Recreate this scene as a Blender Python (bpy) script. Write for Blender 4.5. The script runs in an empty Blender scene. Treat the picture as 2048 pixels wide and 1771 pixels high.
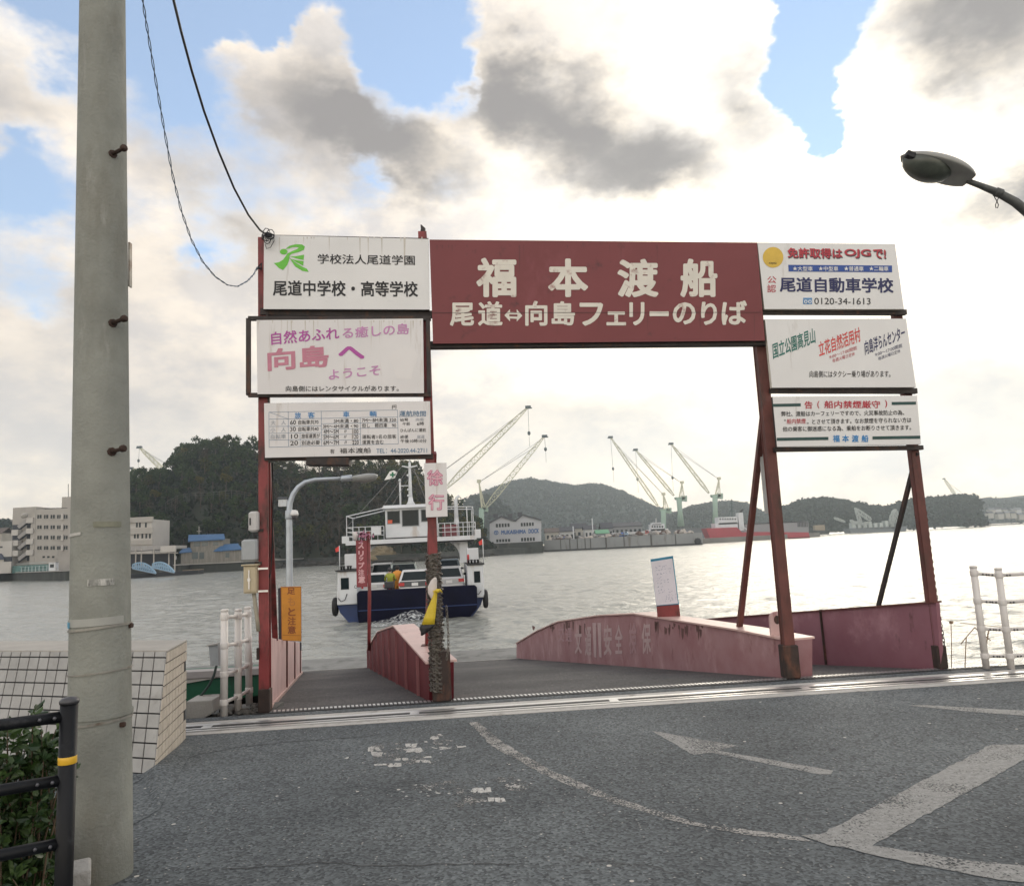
import bpy, bmesh, math, random
from mathutils import Vector, Matrix, noise
random.seed(7)
R = math.radians
scene = bpy.context.scene
COL = scene.collection

# ---------------------------------------------------------------- camera
FPX, CX, CY, CAMZ = 1500.0, 1024.0, 885.5, 1.6
ROLL = 2.77
PITCH = math.degrees(math.atan((1091.5 - CY) * math.cos(R(ROLL)) / FPX))
cam_d = bpy.data.cameras.new('camera')
cam_d.sensor_width = 36.0
cam_d.sensor_fit = 'HORIZONTAL'
cam_d.lens = 36.0 * FPX / 2048.0
cam_d.clip_start = 0.05
cam_d.clip_end = 20000
cam = bpy.data.objects.new('camera', cam_d)
COL.objects.link(cam)
CAMROT = Matrix.Rotation(R(90 + PITCH), 3, 'X') @ Matrix.Rotation(R(-ROLL), 3, 'Z')
cam.matrix_world = Matrix.Translation((0, 0, CAMZ)) @ CAMROT.to_4x4()
scene.camera = cam
EYE = Vector((0, 0, CAMZ))

def ray(x, y):
    return CAMROT @ Vector(((x - CX) / FPX, -(y - CY) / FPX, -1.0))
def G(x, y, z=0.0):
    """photo point to the level plane z"""
    d = ray(x, y); return EYE + d * ((z - EYE.z) / d.z)
def PL(x, y, p0, n):
    """photo point to the plane through p0 with normal n"""
    d = ray(x, y); n = Vector(n); return EYE + d * ((Vector(p0) - EYE).dot(n) / d.dot(n))
def D(x, y, Y):
    """photo point to the upright plane at distance Y"""
    d = ray(x, y); return EYE + d * (Y / d.y)
WZ = -1.9                                   # water level
def W(x, y): return G(x, y, WZ)

# ---------------------------------------------------------------- world
SUN_PX = (1690, 430)
sd = ray(*SUN_PX).normalized()
SUN_EL = math.asin(sd.z); SUN_AZ = math.atan2(sd.x, sd.y)
wd = bpy.data.worlds.new('World'); scene.world = wd; wd.use_nodes = True
NT = wd.node_tree; NT.nodes.clear()
def N(t, **kw):
    n = NT.nodes.new(t)
    for k, v in kw.items(): setattr(n, k, v)
    return n
def LK(a, b): NT.links.new(a, b)
def M_(op, a, b=None, c=None, clamp=False):
    n = N('ShaderNodeMath', operation=op, use_clamp=clamp)
    for i, v in enumerate((a, b, c)):
        if v is None: continue
        if isinstance(v, (int, float)): n.inputs[i].default_value = v
        else: LK(v, n.inputs[i])
    return n.outputs[0]
def VM(op, a, b):
    n = N('ShaderNodeVectorMath', operation=op)
    for i, v in enumerate((a, b)):
        if isinstance(v, (tuple, list)): n.inputs[i].default_value = v
        elif isinstance(v, (int, float)): n.inputs['Scale'].default_value = v
        elif i == 1 and op == 'SCALE': LK(v, n.inputs['Scale'])
        else: LK(v, n.inputs[i])
    return n.outputs[0]
def SM(x, lo, hi):
    n = N('ShaderNodeMapRange', interpolation_type='SMOOTHSTEP')
    LK(x, n.inputs[0]); n.inputs[1].default_value = lo; n.inputs[2].default_value = hi
    return n.outputs[0]
def MIXC(f, a, b):
    n = N('ShaderNodeMix', data_type='RGBA')
    for s, v in ((n.inputs['Factor'], f), (n.inputs[6], a), (n.inputs[7], b)):
        if isinstance(v, tuple): s.default_value = (*v, 1) if len(v) == 3 else v
        elif isinstance(v, (int, float)): s.default_value = v
        else: LK(v, s)
    return n.outputs[2]
tc = N('ShaderNodeTexCoord')
dirv = tc.outputs['Generated']
sep = N('ShaderNodeSeparateXYZ'); LK(dirv, sep.inputs[0])
az = M_('ARCTAN2', sep.outputs[0], sep.outputs[1])
el = M_('ARCSINE', sep.outputs[2])
cmb = N('ShaderNodeCombineXYZ'); LK(az, cmb.inputs[0]); LK(el, cmb.inputs[1])
# cloud noise in space: flattened so that far banks stretch
flat = VM('MULTIPLY', dirv, (1.0, 1.0, 1.7))
def NO(vec, scale, detail, rough=0.55, dist=0.0, off=(0, 0, 0)):
    n = N('ShaderNodeTexNoise', noise_dimensions='3D')
    if off != (0, 0, 0): vec = VM('ADD', vec, off)
    LK(vec, n.inputs['Vector']); n.inputs['Scale'].default_value = scale
    n.inputs['Detail'].default_value = detail; n.inputs['Roughness'].default_value = rough
    n.inputs['Distortion'].default_value = dist
    return n
nz_w = NO(flat, 5.0, 5, 0.6)
nz_w2 = NO(flat, 17.0, 4, 0.6, off=(3, 1, 7))
warp = VM('SCALE', VM('SUBTRACT', nz_w.outputs['Color'], (.5, .5, .5)), 0.17)
warp2 = VM('SCALE', VM('SUBTRACT', nz_w2.outputs['Color'], (.5, .5, .5)), 0.055)
uv = VM('ADD', cmb.outputs[0], VM('ADD', warp, warp2))
uv = VM('MULTIPLY', uv, (1, 1, 0))
fb = NO(flat, 6.0, 10, 0.6, off=(5.2, 1.3, 2.7)).outputs['Fac']
fb2 = NO(flat, 3.2, 9, 0.58, off=(9.1, 4.4, 0.3)).outputs['Fac']
def blob_sum(lst, vec, grad='QUADRATIC_SPHERE'):
    acc = None
    for (px, py, rx, ry, rot, wgt) in lst:
        d = ray(px, py).normalized()
        mp = N('ShaderNodeMapping', vector_type='TEXTURE')
        mp.inputs['Location'].default_value = (math.atan2(d.x, d.y), math.asin(d.z), 0)
        mp.inputs['Rotation'].default_value = (0, 0, R(-rot))
        mp.inputs['Scale'].default_value = (rx / FPX, ry / FPX, 1)
        LK(vec, mp.inputs['Vector'])
        g = N('ShaderNodeTexGradient', gradient_type=grad)
        LK(mp.outputs[0], g.inputs[0])
        acc = M_('MULTIPLY', g.outputs['Fac'], wgt) if acc is None else M_('MULTIPLY_ADD', g.outputs['Fac'], wgt, acc)
    return acc
# openings of blue (negative) and solid banks (positive): x, y, rx, ry, tilt, weight
COVER = [(100, 30, 190, 190, 0, -1.1), (330, 40, 230, 240, 0, -1.2), (560, 10, 330, 170, 0, -1.5), (830, 50, 260, 230, 0, -1.7),
         (900, 120, 130, 170, 0, -.8), (1615, 40, 260, 330, 0, -1.9), (1620, 190, 130, 230, 0, -1.6), (1640, 250, 90, 140, 0, -1.2),
         (30, 410, 190, 150, 0, -1.0), (20, 300, 130, 100, 0, -.5), (370, 520, 110, 90, 0, -.7), (770, 370, 110, 70, 0, -.5), (400, 240, 140, 100, 0, -.5),
         (60, 590, 160, 90, 0, -.5), (0, 160, 260, 260, 0, .7), (470, 90, 160, 60, 12, .5),
         (620, 190, 420, 220, 25, 1.0), (640, 85, 170, 120, 40, 1.5), (560, 95, 90, 90, 0, .8), (1200, 220, 620, 330, 15, 1.2), (1080, 60, 300, 160, 0, 1.4), (1320, 60, 380, 260, 0, 1.3),
         (1450, 30, 130, 120, 0, 1.0), (1480, 190, 200, 210, 0, 1.0), (1850, 260, 420, 420, 0, 1.1), (1900, 60, 260, 250, 0, 1.3), (1700, 420, 700, 300, 0, 1.5),
         (1100, 780, 1700, 620, -3, 1.2), (250, 860, 700, 500, 0, .8)]
SHADE = [(730, 210, 330, 130, 28, 1.9), (560, 270, 480, 150, 14, 1.25), (800, 300, 300, 90, 16, .9), (1050, 190, 190, 130, 30, 1.1), (1150, 255, 330, 120, 16, 1.5), (1330, 335, 280, 90, 4, 1.2), (985, 150, 130, 110, 0, .7),
         (1975, 45, 250, 150, 30, 2.2), (2045, 395, 180, 95, 0, 2.2), (1500, 200, 90, 150, -30, 1.3), (430, 430, 270, 120, 30, 1.1), (80, 200, 300, 140, 0, .8), (150, 690, 400, 110, 0, .7), (340, 590, 400, 120, 0, .7),
         (1200, 850, 520, 110, -4, 1.0), (1480, 880, 560, 90, -6, .8), (1960, 850, 420, 130, -5, 1.0), (340, 800, 460, 120, 0, .7), (60, 900, 400, 120, 0, .8), (1000, 960, 400, 60, 0, .5), (1750, 950, 500, 60, -4, .6)]
BRIGHT = [(1690, 440, 800, 460, 0, 1.0), (1300, 520, 800, 230, -4, .7), (1200, 720, 700, 240, -3, .6), (60, 70, 260, 200, 0, .5)]
cov = M_('ADD', blob_sum(COVER, uv), 0.33)
cov = M_('ADD', cov, M_('MULTIPLY', SM(el, 0.22, 0.04), 0.8))
cov = M_('ADD', cov, M_('MULTIPLY', M_('SUBTRACT', fb, .5), 1.5))
cover = SM(cov, 0.0, 0.62)
coverhard = SM(cov, 0.12, 0.62)
shd = blob_sum(SHADE, uv, 'SPHERICAL')
shd = M_('ADD', shd, M_('MULTIPLY', M_('SUBTRACT', fb2, .5), 1.9))
shd = M_('ADD', shd, M_('MULTIPLY', M_('SUBTRACT', fb, .5), -0.6))
shd = M_('MULTIPLY', SM(shd, -0.15, 1.9), coverhard)
brt = blob_sum(BRIGHT, cmb.outputs[0])
sunv = N('ShaderNodeVectorMath', operation='DOT_PRODUCT'); LK(dirv, sunv.inputs[0]); sunv.inputs[1].default_value = sd
glow = M_('POWER', M_('MAXIMUM', sunv.outputs['Value'], 0.0), 14.0)
sky = N('ShaderNodeTexSky', sky_type='NISHITA')
sky.sun_disc = False; sky.sun_elevation = SUN_EL; sky.sun_rotation = SUN_AZ
sky.air_density = 1.0; sky.dust_density = 0.0; sky.ozone_density = 1.6
skyc = VM('ADD', VM('MULTIPLY', sky.outputs[0], (1.35, 1.35, 1.30)), (1.6, 1.8, 2.2))
# a lit cloud body is white, its thick middle is grey, its rim near the sun is brighter than white
lit = MIXC(M_('MULTIPLY', brt, 1.0, clamp=True), (9.0, 8.4, 7.75), (13.5, 12.9, 11.8))
lit = MIXC(M_('MULTIPLY', glow, 0.8), lit, (17.0, 15.8, 13.6))
lit = MIXC(M_('MULTIPLY', SM(el, 0.30, 0.0), 0.30), lit, (9.0, 8.2, 6.6))
# broken texture inside the lit cloud: cream crests and bluish hollows
mott = NO(flat, 8.5, 9, 0.62, off=(2.2, 7.7, 4.1)).outputs['Fac']
lit = VM('MULTIPLY', lit, MIXC(SM(mott, 0.36, 0.62), (.84, .85, .88), (1.16, 1.12, 1.05)))
mott2 = NO(flat, 3.6, 8, 0.6, off=(7.2, 0.7, 3.3)).outputs['Fac']
lit = VM('MULTIPLY', lit, MIXC(M_('MULTIPLY', SM(mott2, 0.60, 0.36), M_('SUBTRACT', 1.0, brt, clamp=True), clamp=True), (1.03, 1.01, .98), (.80, .80, .82)))
dark = MIXC(SM(el, 0.08, 0.34), (5.9, 6.0, 6.2), (2.9, 2.7, 2.6))
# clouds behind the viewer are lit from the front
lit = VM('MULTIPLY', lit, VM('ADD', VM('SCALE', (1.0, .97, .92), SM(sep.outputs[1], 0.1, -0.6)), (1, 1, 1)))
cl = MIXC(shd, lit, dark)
# the bank low over the sea is thin and bright
cl = VM('MULTIPLY', cl, MIXC(SM(el, 0.26, 0.03), (1, 1, 1), (1.36, 1.32, 1.24)))
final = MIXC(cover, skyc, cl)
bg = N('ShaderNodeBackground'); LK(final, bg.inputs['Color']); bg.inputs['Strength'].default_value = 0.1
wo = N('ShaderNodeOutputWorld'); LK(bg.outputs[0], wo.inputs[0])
wd.cycles.sampling_method = 'MANUAL'; wd.cycles.sample_map_resolution = 512

# ---------------------------------------------------------------- sun behind thin cloud
sun_d = bpy.data.lights.new('sun', 'SUN'); sun_d.energy = 0.8; sun_d.angle = R(28); sun_d.color = (1.0, .9, .74)
sun = bpy.data.objects.new('sun', sun_d); COL.objects.link(sun)
sun.rotation_euler = (-sd).to_track_quat('-Z', 'Y').to_euler()
sun.location = (0, 0, 30)

scene.view_settings.view_transform = 'Standard'; scene.view_settings.look = 'None'
scene.view_settings.exposure = 0.28; scene.view_settings.gamma = 1.0
scene.view_settings.use_curve_mapping = False
scene.cycles.use_denoising = True
scene.cycles.max_bounces = 6; scene.cycles.diffuse_bounces = 2; scene.cycles.glossy_bounces = 3
scene.cycles.transmission_bounces = 4; scene.cycles.volume_bounces = 0
scene.cycles.caustics_reflective = False; scene.cycles.caustics_refractive = False
scene.cycles.sample_clamp_indirect = 6

# ================================================================ helpers
ORG = {}                                     # world origin of every built object
class MB:
    """collects faces in world space; build() links them as one mesh object"""
    def __init__(s): s.v = []; s.f = []; s.m = []; s.sm = []
    def add(s, vs, fs, m=0, smooth=False):
        b = len(s.v); s.v += [Vector(v) for v in vs]
        s.f += [[b + i for i in f] for f in fs]; s.m += [m] * len(fs); s.sm += [smooth] * len(fs)
        return s
    def hexa(s, c8, m=0):
        return s.add(c8, [(3, 2, 1, 0), (4, 5, 6, 7), (0, 1, 5, 4), (1, 2, 6, 5), (2, 3, 7, 6), (3, 0, 4, 7)], m)
    def box(s, c, size, rz=0.0, m=0, bev=0.0):
        c = Vector(c); hx, hy, hz = size[0] / 2, size[1] / 2, size[2] / 2
        ca, sa = math.cos(rz), math.sin(rz)
        def p(x, y, z): return c + Vector((x * ca - y * sa, x * sa + y * ca, z))
        if bev > 0:
            b = min(bev, hx * .9, hy * .9, hz * .9); vs = []; 
            for z, i in ((-hz, b), (-hz + b, 0), (hz - b, 0), (hz, b)):
                X, Y = hx - i, hy - i
                for (x, y) in ((X - b, -Y), (X, -Y + b), (X, Y - b), (X - b, Y), (-X + b, Y), (-X, Y - b), (-X, -Y + b), (-X + b, -Y)):
                    vs.append(p(x, y, z))
            fs = [tuple(range(7, -1, -1)), tuple(range(24, 32))]
            for k in range(3):
                for i in range(8): fs.append((k * 8 + i, k * 8 + (i + 1) % 8, k * 8 + 8 + (i + 1) % 8, k * 8 + 8 + i))
            return s.add(vs, fs, m)
        return s.hexa([p(-hx, -hy, -hz), p(hx, -hy, -hz), p(hx, hy, -hz), p(-hx, hy, -hz), p(-hx, -hy, hz), p(hx, -hy, hz), p(hx, hy, hz), p(-hx, hy, hz)], m)
    def beam(s, a, b, w, h=None, up=(0, 0, 1), m=0):
        a, b = Vector(a), Vector(b); h = w if h is None else h
        d = (b - a).normalized(); u = Vector(up)
        if abs(d.dot(u)) > .98: u = Vector((0, 1, 0))
        x = d.cross(u).normalized(); y = x.cross(d).normalized()
        q = lambda o, i, j: o + x * (w / 2 * i) + y * (h / 2 * j)
        return s.hexa([q(a, -1, -1), q(a, 1, -1), q(a, 1, 1), q(a, -1, 1), q(b, -1, -1), q(b, 1, -1), q(b, 1, 1), q(b, -1, 1)], m)
    def tube(s, pts, r, n=8, m=0, caps=True, smooth=True):
        pts = [Vector(p) for p in pts]; rs = r if isinstance(r, (list, tuple)) else [r] * len(pts)
        vs = []; prev = None
        for i, p in enumerate(pts):
            d = (pts[min(i + 1, len(pts) - 1)] - pts[max(i - 1, 0)]).normalized()
            if prev is None:
                u = Vector((0, 0, 1)) if abs(d.z) < .9 else Vector((0, 1, 0))
                x = d.cross(u).normalized()
            else:
                x = (prev - d * prev.dot(d)).normalized()
            prev = x; y = d.cross(x)
            for k in range(n):
                a = 2 * math.pi * k / n
                vs.append(p + x * (rs[i] * math.cos(a)) + y * (rs[i] * math.sin(a)))
        fs = []
        for i in range(len(pts) - 1):
            for k in range(n): fs.append((i * n + k, i * n + (k + 1) % n, (i + 1) * n + (k + 1) % n, (i + 1) * n + k))
        b = len(s.f); s.add(vs, fs, m, smooth)
        if caps: s.add(vs[:n], [tuple(range(n - 1, -1, -1))], m); s.add(vs[-n:], [tuple(range(n))], m)
        return s
    def prism(s, poly, vec, m=0, m2=None):
        poly = [Vector(p) for p in poly]; vec = Vector(vec); n = len(poly)
        vs = poly + [p + vec for p in poly]
        fs = [tuple(range(n - 1, -1, -1)), tuple(range(n, 2 * n))]
        s.add(vs, fs, m)
        s.add(vs, [(i, (i + 1) % n, n + (i + 1) % n, n + i) for i in range(n)], m if m2 is None else m2)
        return s
    def lathe(s, c, prof, n=16, m=0, axis=(0, 0, 1), smooth=True):
        c = Vector(c); ax = Vector(axis).normalized()
        u = ax.orthogonal().normalized(); w = ax.cross(u)
        vs = []
        for (r, z) in prof:
            for k in range(n):
                a = 2 * math.pi * k / n
                vs.append(c + ax * z + u * (r * math.cos(a)) + w * (r * math.sin(a)))
        fs = [(i * n + k, i * n + (k + 1) % n, (i + 1) * n + (k + 1) % n, (i + 1) * n + k) for i in range(len(prof) - 1) for k in range(n)]
        s.add(vs, fs, m, smooth)
        s.add(vs[:n], [tuple(range(n - 1, -1, -1))], m); s.add(vs[-n:], [tuple(range(n))], m)
        return s
    def ball(s, c, r, n=10, m=0, sc=(1, 1, 1)):
        c = Vector(c); vs = []; k = n // 2 + 1
        for i in range(k + 1):
            t = math.pi * i / k
            for j in range(n):
                a = 2 * math.pi * j / n
                q = Vector((math.sin(t) * math.cos(a) * sc[0], math.sin(t) * math.sin(a) * sc[1], math.cos(t) * sc[2])) * r
                vs.append(c + q)
        fs = [(i * n + j, (i + 1) * n + j, (i + 1) * n + (j + 1) % n, i * n + (j + 1) % n) for i in range(k) for j in range(n)]
        return s.add(vs, fs, m, True)
    def plate(s, quad, th, m=0, n=None):
        """flat plate: quad is its front face, thickness goes away from the camera side"""
        q = [Vector(p) for p in quad]
        if n is None:
            n = (q[1] - q[0]).cross(q[2] - q[0]).normalized()
            if n.dot(q[0] - EYE) < 0: n = -n
        return s.prism(q, Vector(n) * th, m)
    def build(s, name, mats, parent=None, loc=None, fix=True, bevel=0.0, bseg=2):
        me = bpy.data.meshes.new(name)
        org = ORG[parent.name] if parent is not None else (Vector(loc) if loc is not None else Vector((0, 0, 0)))
        me.from_pydata([v - org for v in s.v], [], s.f)
        for mt in (mats if isinstance(mats, (list, tuple)) else [mats]): me.materials.append(mt)
        me.polygons.foreach_set('material_index', s.m); me.polygons.foreach_set('use_smooth', s.sm)
        if fix:
            bm = bmesh.new(); bm.from_mesh(me)
            bmesh.ops.remove_doubles(bm, verts=bm.verts, dist=1e-5)
            bmesh.ops.dissolve_degenerate(bm, edges=bm.edges, dist=1e-6)
            bmesh.ops.recalc_face_normals(bm, faces=bm.faces)
            bm.to_mesh(me); bm.free()
        me.update()
        o = bpy.data.objects.new(name, me); COL.objects.link(o)
        if parent is None: o.location = org
        else: o.parent = parent
        ORG[o.name] = org
        if bevel > 0:
            b = o.modifiers.new('bevel', 'BEVEL'); b.width = bevel; b.segments = bseg; b.limit_method = 'ANGLE'; b.angle_limit = R(40)
        return o

def tag(o, label=None, cat=None, group=None, kind=None):
    if label: o['label'] = label
    if cat: o['category'] = cat
    if group: o['group'] = group
    if kind: o['kind'] = kind
    return o
def thing(name, label, cat, loc=(0, 0, 0), group=None):
    o = bpy.data.objects.new(name, None); COL.objects.link(o)
    o.location = loc; o.empty_display_size = .3; ORG[o.name] = Vector(loc)
    return tag(o, label, cat, group)
def copy_tree(o, parent=None):
    c = o.copy(); COL.objects.link(c)
    if parent is not None: c.parent = parent
    for ch in list(o.children): copy_tree(ch, c)
    return c

# ---------------------------------------------------------------- materials
MATS = {}
def mat(name, col, rough=.6, metal=0.0, var=.12, vscale=4.0, spec=.5, bump=0.0, bscale=30.0, stains=None, col2=None, obj=True, coat=0, detail=6, stretch=(1, 1, 1)):
    """painted or raw surface with uneven colour; stains = (colour, amount, scale, stretch) adds streaks of rust or dirt"""
    if name in MATS: return MATS[name]
    m = bpy.data.materials.new(name); m.use_nodes = True; nt = m.node_tree; nd = nt.nodes; b = nd['Principled BSDF']
    tcn = nd.new('ShaderNodeTexCoord'); mp = nd.new('ShaderNodeMapping'); nt.links.new(tcn.outputs['Object'], mp.inputs[0])
    mp.inputs['Scale'].default_value = stretch
    nz = nd.new('ShaderNodeTexNoise'); nz.inputs['Scale'].default_value = vscale; nz.inputs['Detail'].default_value = detail; nz.inputs['Roughness'].default_value = .62
    nt.links.new(mp.outputs[0], nz.inputs['Vector'])
    ramp = nd.new('ShaderNodeValToRGB'); ramp.color_ramp.elements[0].position = .3; ramp.color_ramp.elements[1].position = .7
    lo = col2 if col2 else tuple(c * (1 - var) for c in col)
    hi = col if col2 else tuple(min(1, c * (1 + var)) for c in col)
    ramp.color_ramp.elements[0].color = (*lo, 1); ramp.color_ramp.elements[1].color = (*hi, 1)
    nt.links.new(nz.outputs['Fac'], ramp.inputs[0]); out = ramp.outputs[0]
    for st in (stains or []):
        sc, amt, scl, strc = st
        mp2 = nd.new('ShaderNodeMapping'); mp2.inputs['Scale'].default_value = strc; nt.links.new(tcn.outputs['Object'], mp2.inputs[0])
        n2 = nd.new('ShaderNodeTexNoise'); n2.inputs['Scale'].default_value = scl; n2.inputs['Detail'].default_value = 8; n2.inputs['Roughness'].default_value = .68
        nt.links.new(mp2.outputs[0], n2.inputs['Vector'])
        r2 = nd.new('ShaderNodeValToRGB'); e = r2.color_ramp.elements
        e[0].position = max(0, .66 - amt * .4); e[1].position = min(1, e[0].position + .16)
        e[0].color = (0, 0, 0, 1); e[1].color = (1, 1, 1, 1)
        nt.links.new(n2.outputs['Fac'], r2.inputs[0])
        mx = nd.new('ShaderNodeMix'); mx.data_type = 'RGBA'
        nt.links.new(r2.outputs[0], mx.inputs['Factor']); nt.links.new(out, mx.inputs[6]); mx.inputs[7].default_value = (*sc, 1)
        out = mx.outputs[2]
    nt.links.new(out, b.inputs['Base Color'])
    b.inputs['Roughness'].default_value = rough; b.inputs['Metallic'].default_value = metal; b.inputs['Specular IOR Level'].default_value = spec
    if coat: b.inputs['Coat Weight'].default_value = coat; b.inputs['Coat Roughness'].default_value = .1
    if bump > 0:
        n3 = nd.new('ShaderNodeTexNoise'); n3.inputs['Scale'].default_value = bscale; n3.inputs['Detail'].default_value = 5
        nt.links.new(tcn.outputs['Object'], n3.inputs['Vector'])
        bp = nd.new('ShaderNodeBump'); bp.inputs['Strength'].default_value = bump; bp.inputs['Distance'].default_value = .02
        nt.links.new(n3.outputs['Fac'], bp.inputs['Height']); nt.links.new(bp.outputs[0], b.inputs['Normal'])
    MATS[name] = m
    return m
RUST = (.16, .06, .03); DIRT = (.10, .085, .07)

# ================================================================ gate line (the landing edge)
GB = [G(528, 1425), G(876, 1401), G(1586, 1356), G(1890, 1338)]      # feet of the four posts
GD = (GB[3] - GB[0]).normalized()                                     # along the landing
GN = Vector((-GD.y, GD.x, 0))                                         # out to the water
RAMPDIR = Vector((-.262, .965, 0)).normalized()
RAMPL, RAMPDROP = 12.4, 1.373

# ---------------------------------------------------------------- water
def water_mat():
    m = bpy.data.materials.new('sea_water'); m.use_nodes = True; nt = m.node_tree; nd = nt.nodes; b = nd['Principled BSDF']
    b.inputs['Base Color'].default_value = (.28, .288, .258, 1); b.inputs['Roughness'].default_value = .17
    b.inputs['IOR'].default_value = 1.5
    tcn = nd.new('ShaderNodeTexCoord')
    prev = None
    for sc, st, dist, dtl in ((.5, (1, 1.8, 1), .16, 4), (3.0, (1, 1.6, 1), .07, 6)):
        mp = nd.new('ShaderNodeMapping'); mp.inputs['Scale'].default_value = st; mp.inputs['Rotation'].default_value = (0, 0, R(-12))
        nt.links.new(tcn.outputs['Object'], mp.inputs[0])
        n = nd.new('ShaderNodeTexNoise'); n.inputs['Scale'].default_value = sc; n.inputs['Detail'].default_value = dtl; n.inputs['Roughness'].default_value = .55; n.inputs['Distortion'].default_value = .3
        nt.links.new(mp.outputs[0], n.inputs['Vector'])
        bp = nd.new('ShaderNodeBump'); bp.inputs['Strength'].default_value = 1.0; bp.inputs['Distance'].default_value = dist
        nt.links.new(n.outputs['Fac'], bp.inputs['Height'])
        if prev is not None: nt.links.new(prev.outputs[0], bp.inputs['Normal'])
        prev = bp
    nt.links.new(prev.outputs[0], b.inputs['Normal'])
    return m
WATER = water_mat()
import numpy as np
def sea():
    """one sheet of water: real small waves out to the far shore (finer near the quay), a flat skirt around"""
    rng = np.random.default_rng(5)
    nr, na = 900, 580
    r = np.concatenate([13.0 * (300 / 13.0) ** np.linspace(0, 1, nr - 90), 300 * (1880 / 300) ** np.linspace(0, 1, 91)[1:]]); a = np.radians(np.linspace(-52, 52, na))
    Rr, Aa = np.meshgrid(r, a, indexing='ij'); X = Rr * np.sin(Aa); Y = Rr * np.cos(Aa) ; Z = np.zeros_like(X)
    cell = Rr * np.where(Rr < 300, math.log(300 / 13.0) / (nr - 90), .021)
    for k in range(64):
        lam = float(np.exp(rng.uniform(math.log(.42), math.log(6.0)))); th = math.radians(-100 + rng.normal(0, 34)); ph = rng.uniform(0, 6.28)
        amp = .0088 * lam ** .72 / (1 + lam * .16); kx, ky = math.cos(th) * 2 * math.pi / lam, math.sin(th) * 2 * math.pi / lam
        fade = np.clip((lam / cell - 2.2) / 2.5, 0, 1)
        grp = .6 + .55 * np.sin(X * kx * .13 + Y * ky * .09 + ph * 3) * np.cos(X * ky * .07 - Y * kx * .11 + ph)
        q = kx * X + ky * Y + ph + .6 * np.sin(X * .11 * kx + Y * .17 * ky + ph * 2)
        Z += amp * fade * grp * (np.sin(q) + .28 * np.sin(2 * q + .6))
    V = np.stack([X, Y, Z + WZ], -1).reshape(-1, 3).astype(np.float32)
    i = np.arange(nr - 1)[:, None] * na + np.arange(na - 1)[None, :]
    Q = np.stack([i, i + 1, i + na + 1, i + na], -1).reshape(-1, 4)[:, ::-1]
    S = 1900; zf = WZ - .45
    V = np.concatenate([V, np.array([[-S, -300, zf], [S, -300, zf], [S, S, zf], [-S, S, zf]], np.float32)]); n = nr * na
    Q = np.concatenate([Q, [[n, n + 1, n + 2, n + 3]]]).astype(np.int32)
    me = bpy.data.meshes.new('water'); me.vertices.add(len(V)); me.vertices.foreach_set('co', V.ravel()); me.loops.add(Q.size); me.loops.foreach_set('vertex_index', Q.ravel())
    me.polygons.add(len(Q)); me.polygons.foreach_set('loop_start', np.arange(0, Q.size, 4, dtype=np.int32)); me.polygons.foreach_set('use_smooth', np.ones(len(Q), bool))
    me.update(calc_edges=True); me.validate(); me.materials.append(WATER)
    o = bpy.data.objects.new('water', me); COL.objects.link(o); return tag(o, kind='structure')
sea()

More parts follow.
